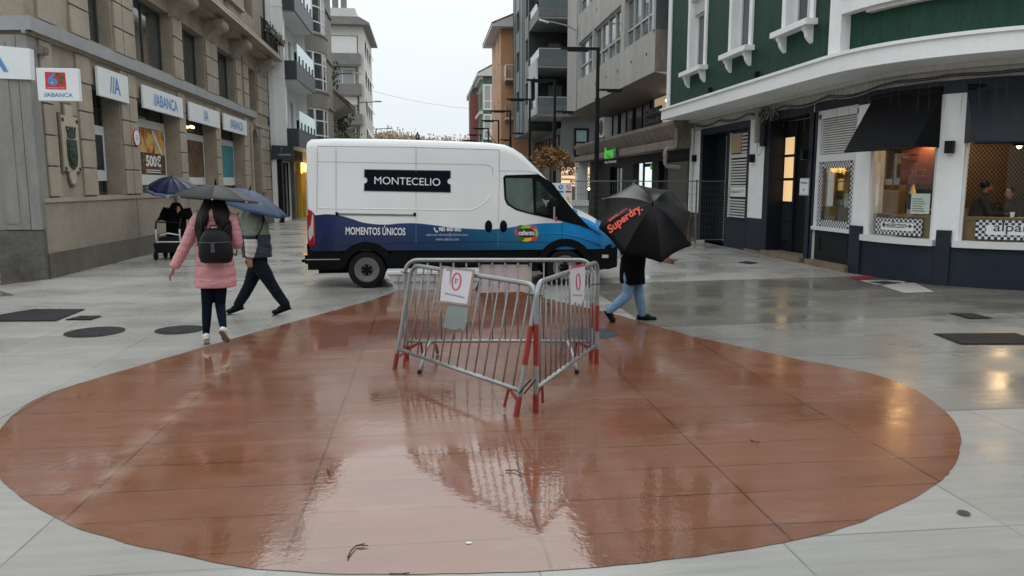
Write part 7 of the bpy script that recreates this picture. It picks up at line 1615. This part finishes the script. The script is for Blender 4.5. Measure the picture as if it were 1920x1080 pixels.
# ---------------------------------------------------------------- person behind the big black umbrella
Y=9.95
J=dict(pelvis=PJ(1186,488,Y),chest=PJ(1188,425,Y),neck=PJ(1190,398,Y),head=PJ(1194,380,Y,.05),shL=PJ(1191,412,Y,.17),shR=PJ(1186,412,Y,-.17),elL=PJ(1222,455,Y,.15),wrL=PJ(1244,488,Y,.0),elR=PJ(1196,455,Y,-.20),wrR=PJ(1222,455,Y,-.22),
 hipL=PJ(1189,492,Y,.08),hipR=PJ(1184,492,Y,-.07),knR=PJ(1176,553,Y,-.07),anR=PJ(1142,584,Y,-.07),toeR=PJ(1147,601,Y,-.07),knL=PJ(1197,550,Y,.06),anL=PJ(1204,590,Y,.06),toeL=PJ(1222,597,Y,.06))
ps=thing('person','person in a long black coat and blue jeans walking right behind a big black umbrella','person',(J['pelvis'].x,Y,0)); o0=Vector(ps.location)
b=MB(); limbs(b,J,'skin',.84); hd=Vector(J['head']); P_,M3_=head(b,hd,(1,.0,0),'skin',1.0); hand(b,Vector(J['wrL']),(.9,0,-.1),(0,-.3,1),'skin',1.0); hand(b,J['wrR'],(.6,.1,.5),(0,-1,0),'skin',1.0)
rem(rel(b,o0).build('body',ps),.009,3); face_parts(ps,lambda *a:P_(*a)-o0,M3_)
b=MB(); b.ell(hd+Vector((-.02,0,.04)),(.105,.088,.10),'hair_dark',18,12); rel(b,o0).build('hair',ps,smooth=True)
b=MB(); rs=[]; z0=WY(1186,531,Y).z; z1=J['neck'].z
for k in range(29):
    u=k/28; z=z0+(z1-z0)*u; c=Vector(J['pelvis']).lerp(J['neck'],u**1.3); w1=.165 if u<.75 else .165-.3*(u-.75); d1=.215 if u<.75 else .215-.5*(u-.75)
    rs.append([(c.x+(w1+.008*math.sin(z*19+j*1.1))*math.cos(2*math.pi*j/28),Y+(d1+.008*math.sin(z*13+j*1.7))*math.sin(2*math.pi*j/28),z+.012*math.sin(j*.9)*(1-u)) for j in range(28)])
b.rings(rs,'cloth_black')
for s in 'LR': sleeve(b,[Vector(J['sh'+s])+Vector((0,.0,.02)),J['sh'+s],J['el'+s],Vector(J['wr'+s])-Vector((.0,0,-.0))],[.09,.092,.075,.062,.052],'cloth_black',4,.005)
rem(rel(b,o0).build('coat',ps),.013,2)
b=MB()
for s in 'LR': b.chain([J['hip'+s],Vector(J['hip'+s]).lerp(J['kn'+s],.5),J['kn'+s],Vector(J['kn'+s]).lerp(J['an'+s],.5),Vector(J['an'+s])+Vector((0,0,.015))],[.105,.092,.072,.066,.058],'denim',14)
rem(rel(b,o0).build('jeans',ps),.013,3)
shoe(ps,J['anL'],Vector(J['toeL'])+Vector((.03,0,-.005)),'shoe_black','shoe_black',o0); shoe(ps,J['anR'],Vector(J['anR'])+Vector((.055,0,-.115)),'shoe_black','shoe_black',o0)
ax=Vector((-.05,-.77,.64)); ap=PJ(1223,383,9.38)
tu,surf,M3u=umbrella('big black golf umbrella with orange lettering tilted towards the camera',ap,ax,.655,.37,'umb_black',8,.85,up=(0,0,1),rot=R_(9),pw=1.75,hk=False)
inv=M3u.inverted()
# lettering follows the cloth: from rim (lower left) towards the tip
b=MB()
def on_umb(s,org,xd,h,wd,m,**kw):
    vs,fs=text_mesh(s,1.0,**kw); x0=min(v.x for v in vs); x1=max(v.x for v in vs); y0=min(v.y for v in vs); y1=max(v.y for v in vs); xd=Vector((xd[0],xd[1])).normalized(); yd=Vector((-xd.y,xd.x)); 
    out=[]
    for v in vs:
        q=Vector(org[:2])+xd*((v.x-x0)/(x1-x0)*wd)+yd*((v.y-y0)/(y1-y0)*h); p=surf(q.x,q.y); out.append((p.x,p.y,p.z+.012))
    b.add(out,fs,m)
def umb2d(px,py):
    """photograph point -> umbrella plane coordinates on the cloth"""
    rr_=inv@ray(px,py); oo=inv@(CAM-ap); z=-.15
    for _ in range(12): tt=(z-oo.z)/rr_.z; p=oo+rr_*tt; z=surf(p.x,p.y).z
    return p
q0,q1=umb2d(1146,444),umb2d(1208,399); xd=(q1-q0); xd=Vector((xd.x,xd.y)); wd=xd.length
on_umb('Superdry.',q0,xd,.145,wd,'logo_orange',bold=.035)
yd=Vector((-xd.y,xd.x)).normalized(); on_umb('極度乾燥(しなさい)',Vector((q0.x,q0.y))+yd*.158+xd*.12,xd,.05,wd*.55,'logo_orange',bold=.01)
b.build('lettering',tu)
# ---------------------------------------------------------------- person in black with the wheeled walker
Y=20.1
J=dict(pelvis=PJ(330,452,Y),chest=PJ(329,402,Y),neck=PJ(330,380,Y),head=PJ(330,366,Y,-.05),shR=PJ(314,391,Y),shL=PJ(349,391,Y),elR=PJ(306,406,Y,-.05),wrR=PJ(303,414,Y,-.28),elL=PJ(353,405,Y,-.02),wrL=PJ(336,396,Y,-.22),
 hipR=PJ(324,456,Y),hipL=PJ(336,456,Y),knR=PJ(324,472,Y,-.05),knL=PJ(337,472,Y,.1),anR=PJ(323,486,Y,.0),anL=PJ(338,484,Y,.25),toeR=PJ(322,488,Y,-.12),toeL=PJ(339,487,Y,.14))
pp=thing('person','person all in black pushing a wheeled walker under the navy umbrella','person',(J['pelvis'].x,Y,0)); o0=Vector(pp.location)
b=MB(); limbs(b,J,'skin',.85); hd=Vector(J['head']); P_,M3_=head(b,hd,(.1,-1,-.1),'skin',1.0); hand(b,J['wrR'],(.2,-1,-.2),(1,0,0),'skin',1.0); hand(b,J['wrL'],(0,-.3,1),(-1,0,0),'skin',1.0); rem(rel(b,o0).build('body',pp),.011,3); face_parts(pp,lambda *a:P_(*a)-o0,M3_)
b=MB(); b.ell(hd+Vector((0,.03,.045)),(.088,.10,.095),'hair_grey',16,10); rel(b,o0).build('hair',pp,smooth=True)
b=MB(); rs=[]; z0=WY(330,462,Y).z; z1=J['neck'].z
for k in range(21):
    u=k/20; z=z0+(z1-z0)*u; c=Vector(J['pelvis']).lerp(J['neck'],u); w1=.23+.03*u if u<.75 else .2525-.65*(u-.75); d1=.17 if u<.75 else .17-.3*(u-.75)
    rs.append([(c.x+w1*math.cos(2*math.pi*j/24),Y+d1*math.sin(2*math.pi*j/24),z) for j in range(24)])
b.rings(rs,'cloth_black')
for s in 'LR': sleeve(b,[Vector(J['sh'+s]),J['el'+s],J['wr'+s]],[.105,.10,.085,.06],'cloth_black',3,.005)
rem(rel(b,o0).build('coat',pp),.015,2)
b=MB()
for s in 'LR': b.chain([J['hip'+s],J['kn'+s],J['an'+s]],[.10,.08,.06],'trouser_black',12)
rem(rel(b,o0).build('trousers',pp),.015,2)
for s in 'LR': shoe(pp,J['an'+s],J['toe'+s],'shoe_black','shoe_black',o0)
b=MB(); p=PJ(334,396,Y,-.21); b.ell(p,(.035,.012,.06),'skin',10,8); rel(b,o0).build('scarf_end',pp,smooth=True)
# walker
Yk=19.6; t=thing('wheeled_walker','black wheeled walker with a white frame in front of the person in black','walker',(PJ(315,480,Yk).x,Yk,0)); o=Vector(t.location)
def W(px,py,dy=0): return PJ(px,py,Yk,dy)-o
b=MB(); zt=W(292,430).z; zb_=W(292,454).z; xl,xr=W(292.5,440).x,W(337,440).x
b.tube([(xl,0,zt),(xl,0,zb_),(xr,0,zb_),(xr,0,zt)],.022,'white_frame',8); b.tube([(xl+.06,.12,zb_+.16),(0,.1,zb_+.21),(xr-.06,.12,zb_+.16)],.02,'white_frame',8); b.build('frame',t)
b=MB()
for x in (xl,xr): b.tube([(x,0,zt),(x-.0,.06,zt+.16),(x+.03*(1 if x<0 else -1),.28,zt+.30),(x+.05*(1 if x<0 else -1),.42,zt+.30)],.022,'lamp_black',8)
b.tube([(xl,.2,zt+.16),(xr,.2,zt+.16)],.015,'lamp_black',6); b.build('handlebar',t,smooth=True)
b=MB(); b.rings([[(xl-.02,-.08,.17),(xr+.02,-.08,.17),(xr+.02,.40,.17),(xl-.02,.40,.17)],[(xl-.05,-.12,zb_-.02),(xr+.05,-.12,zb_-.02),(xr+.05,.44,zb_-.02),(xl-.05,.44,zb_-.02)]],'pack_black'); b.box(xl+.05,xr-.05,.0,.4,zb_,zb_+.12,'pack_black'); bevel(fixn(b.build('basket',t)),.02,2)
for x,y in ((xl+.0,-.1),(xr+.0,-.1),(xl+.06,.42),(xr-.06,.42)):
    b=MB(); b.lathe([(.05,-.03),(.10,-.028),(.105,0),(.10,.028),(.05,.03)],(x,y,.105),'tyre',18,'X'); b.tube([(x,y,.105),(x,y,.22)],.018,'lamp_black',6); b.build('wheel',t,smooth=40)
umbrella('navy blue umbrella with a paler rim held over the wheeled walker',PJ(322,332.5,Y,-.12),(.10,-.30,1),.66,.33,'umb_navy',12,.70,rot=.1,band='umb_band',pw=2.0)
# ---------------------------------------------------------------- two customers seen through the right cafe window
mat('mask_red',(.50,.03,.035),.6); mat('shirt_dark',(.02,.02,.024),.7,.2,9)
def sitter(px,py,Yd,fw,label,mask,lean):
    H=WY(px,py,Yd); ps_=thing('person',label,'person',(H.x,H.y,0)); o=Vector(ps_.location); f=Vector(fw).normalized(); r=f.cross(Vector((0,0,1))); b=MB()
    J=dict(head=H,neck=H+Vector((0,0,-.15))-f*.02,chest=H+Vector((0,0,-.36))-f*.05,pelvis=H+Vector((0,0,-.78))-f*.12)
    for s,k in (('L',-1),('R',1)):
        J['sh'+s]=H+r*.19*k+Vector((0,0,-.24))-f*.05; J['el'+s]=J['sh'+s]+Vector((0,0,-.27))+f*.10+r*.04*k; J['wr'+s]=J['el'+s]+f*.23+Vector((0,0,.0))-r*.08*k
        J['hip'+s]=J['pelvis']+r*.09*k; J['kn'+s]=J['hip'+s]+f*.42+Vector((0,0,.02)); J['an'+s]=J['kn'+s]+Vector((0,0,-.42)); J['toe'+s]=J['an'+s]+f*.16+Vector((0,0,-.04))
    limbs(b,J,'skin',.9); P_,M3_=head(b,H,f,'skin',1.0)
    for s,k in (('L',-1),('R',1)): hand(b,J['wr'+s],f-r*.3*k,-r*k,'skin',.7)
    rem(rel(b,o).build('body',ps_),.012,3); face_parts(ps_,lambda *a:P_(*a)-o,M3_)
    b=MB(); b.ell(H+Vector((0,0,.045))-f*.02,(.09,.10,.09),'hair_dark',16,10); rel(b,o).build('hair',ps_,smooth=True)
    b=MB(); b.chain([J['pelvis'],J['chest']],[.19,.19],'shirt_dark',16); b.chain([J['chest'],J['neck']],[.15,.07],'shirt_dark',12)
    for s in 'LR': b.chain([J['sh'+s],J['el'+s],J['wr'+s]],[.085,.07,.05],'shirt_dark',12); b.chain([J['chest'],J['sh'+s]],[.14,.085],'shirt_dark',12)
    rem(rel(b,o).build('jacket',ps_),.015,3)
    b=MB()
    for s in 'LR': b.chain([J['hip'+s],J['kn'+s],J['an'+s]],[.11,.08,.06],'trouser_black',12)
    rem(rel(b,o).build('trousers',ps_),.016,2)
    for s in 'LR': shoe(ps_,J['an'+s],J['toe'+s],'shoe_black','shoe_black',o)
    if mask: b=MB(); b.ell(P_(0,.062,-.055),(.066,.055,.052),'mask_red',14,8,M3_); rel(b,o).build('mask',ps_,smooth=True)
    st=thing('bar_stool','dark bar stool under the '+('masked' if mask else 'unmasked')+' cafe customer','stool',(J['pelvis'].x,J['pelvis'].y,0)); zz_=J['pelvis'].z-.12
    b=MB(); b.lathe([(.17,zz_-.04),(.18,zz_),(.02,zz_+.01)],(0,0,0),'brown_door',18); b.build('seat',st)
    for k in range(4): a=R_(45+90*k); b=MB(); b.tube([(.1*math.cos(a),.1*math.sin(a),zz_-.04),(.2*math.cos(a),.2*math.sin(a),0.02)],.015,'lamp_black',6); b.build('leg',st)
sitter(1849,351,13.9,(.85,-.45,0),'customer in black with a red face mask sitting inside the right cafe window',True,0)
sitter(1893,362,13.7,(-.8,-.5,-.1),'customer in a dark top sitting inside the right cafe window without a mask',False,0)
for px,py,lab,m_ in ((1726,401,'small white cup on the counter in the first cafe window','sign_white'),(1704,402,'round pale bowl on the counter in the first cafe window','cafe_wall'),(1898,402,'white paper cup on the counter before the right cafe customers','sign_white')):
    s_,z_=RS(px,py,.3); p=mR(s_,1.272,.3); b=MB(); b.lathe([(.03,0),(.04,.09),(.034,.088),(.026,.006)],(0,0,0),m_,14); q=tag(b.build('cup',smooth=40),lab,'cup'); q.location=p
# ================================================================ UNSEEN BLOCKS ADDED BEHIND THE VIEWPOINT TO BLOCK SKY AND DARKEN REFLECTIONS
mat('render_grey',(.27,.26,.245),.7,.15,.8,.2,20)
for x0,x1,h,lab in ((-34,-9,13.5,'unseen grey block added behind the viewpoint, left of the street, to darken reflections'),(-1,30,12.0,'unseen wide grey block added behind the viewpoint to darken reflections')):
    bk=thing('added_rear_block',lab,'building'); Yb=-16.0
    mK=lambda s,t,d: Vector((s,Yb-d,t)); hol=[]
    for k in range(int((x1-x0)/3)):
        for z in (.6,4.3,7.4,10.2): hol.append((x0+.8+k*3,x0+2.3+k*3,z,z+(2.4 if z<1 else 1.7)))
    b=MB(); wall(b,mK,x0,x1,0,h,[q for q in hol if q[3]<h-.3],'render_grey',.2); b.quad((x0,Yb,0),(x0,Yb-10,0),(x0,Yb-10,h),(x0,Yb,h),'render_grey'); b.quad((x1,Yb,0),(x1,Yb-10,0),(x1,Yb-10,h),(x1,Yb,h),'render_grey'); b.box(x0-.4,x1+.4,Yb-10,Yb+.4,h,h+.3,'roof_tile'); b.build('wall',bk)
    for q in hol:
        if q[3]<h-.3: window(bk,mK,*q[:4],.15,'white_frame','win_dark',.07,vert=(.5,))
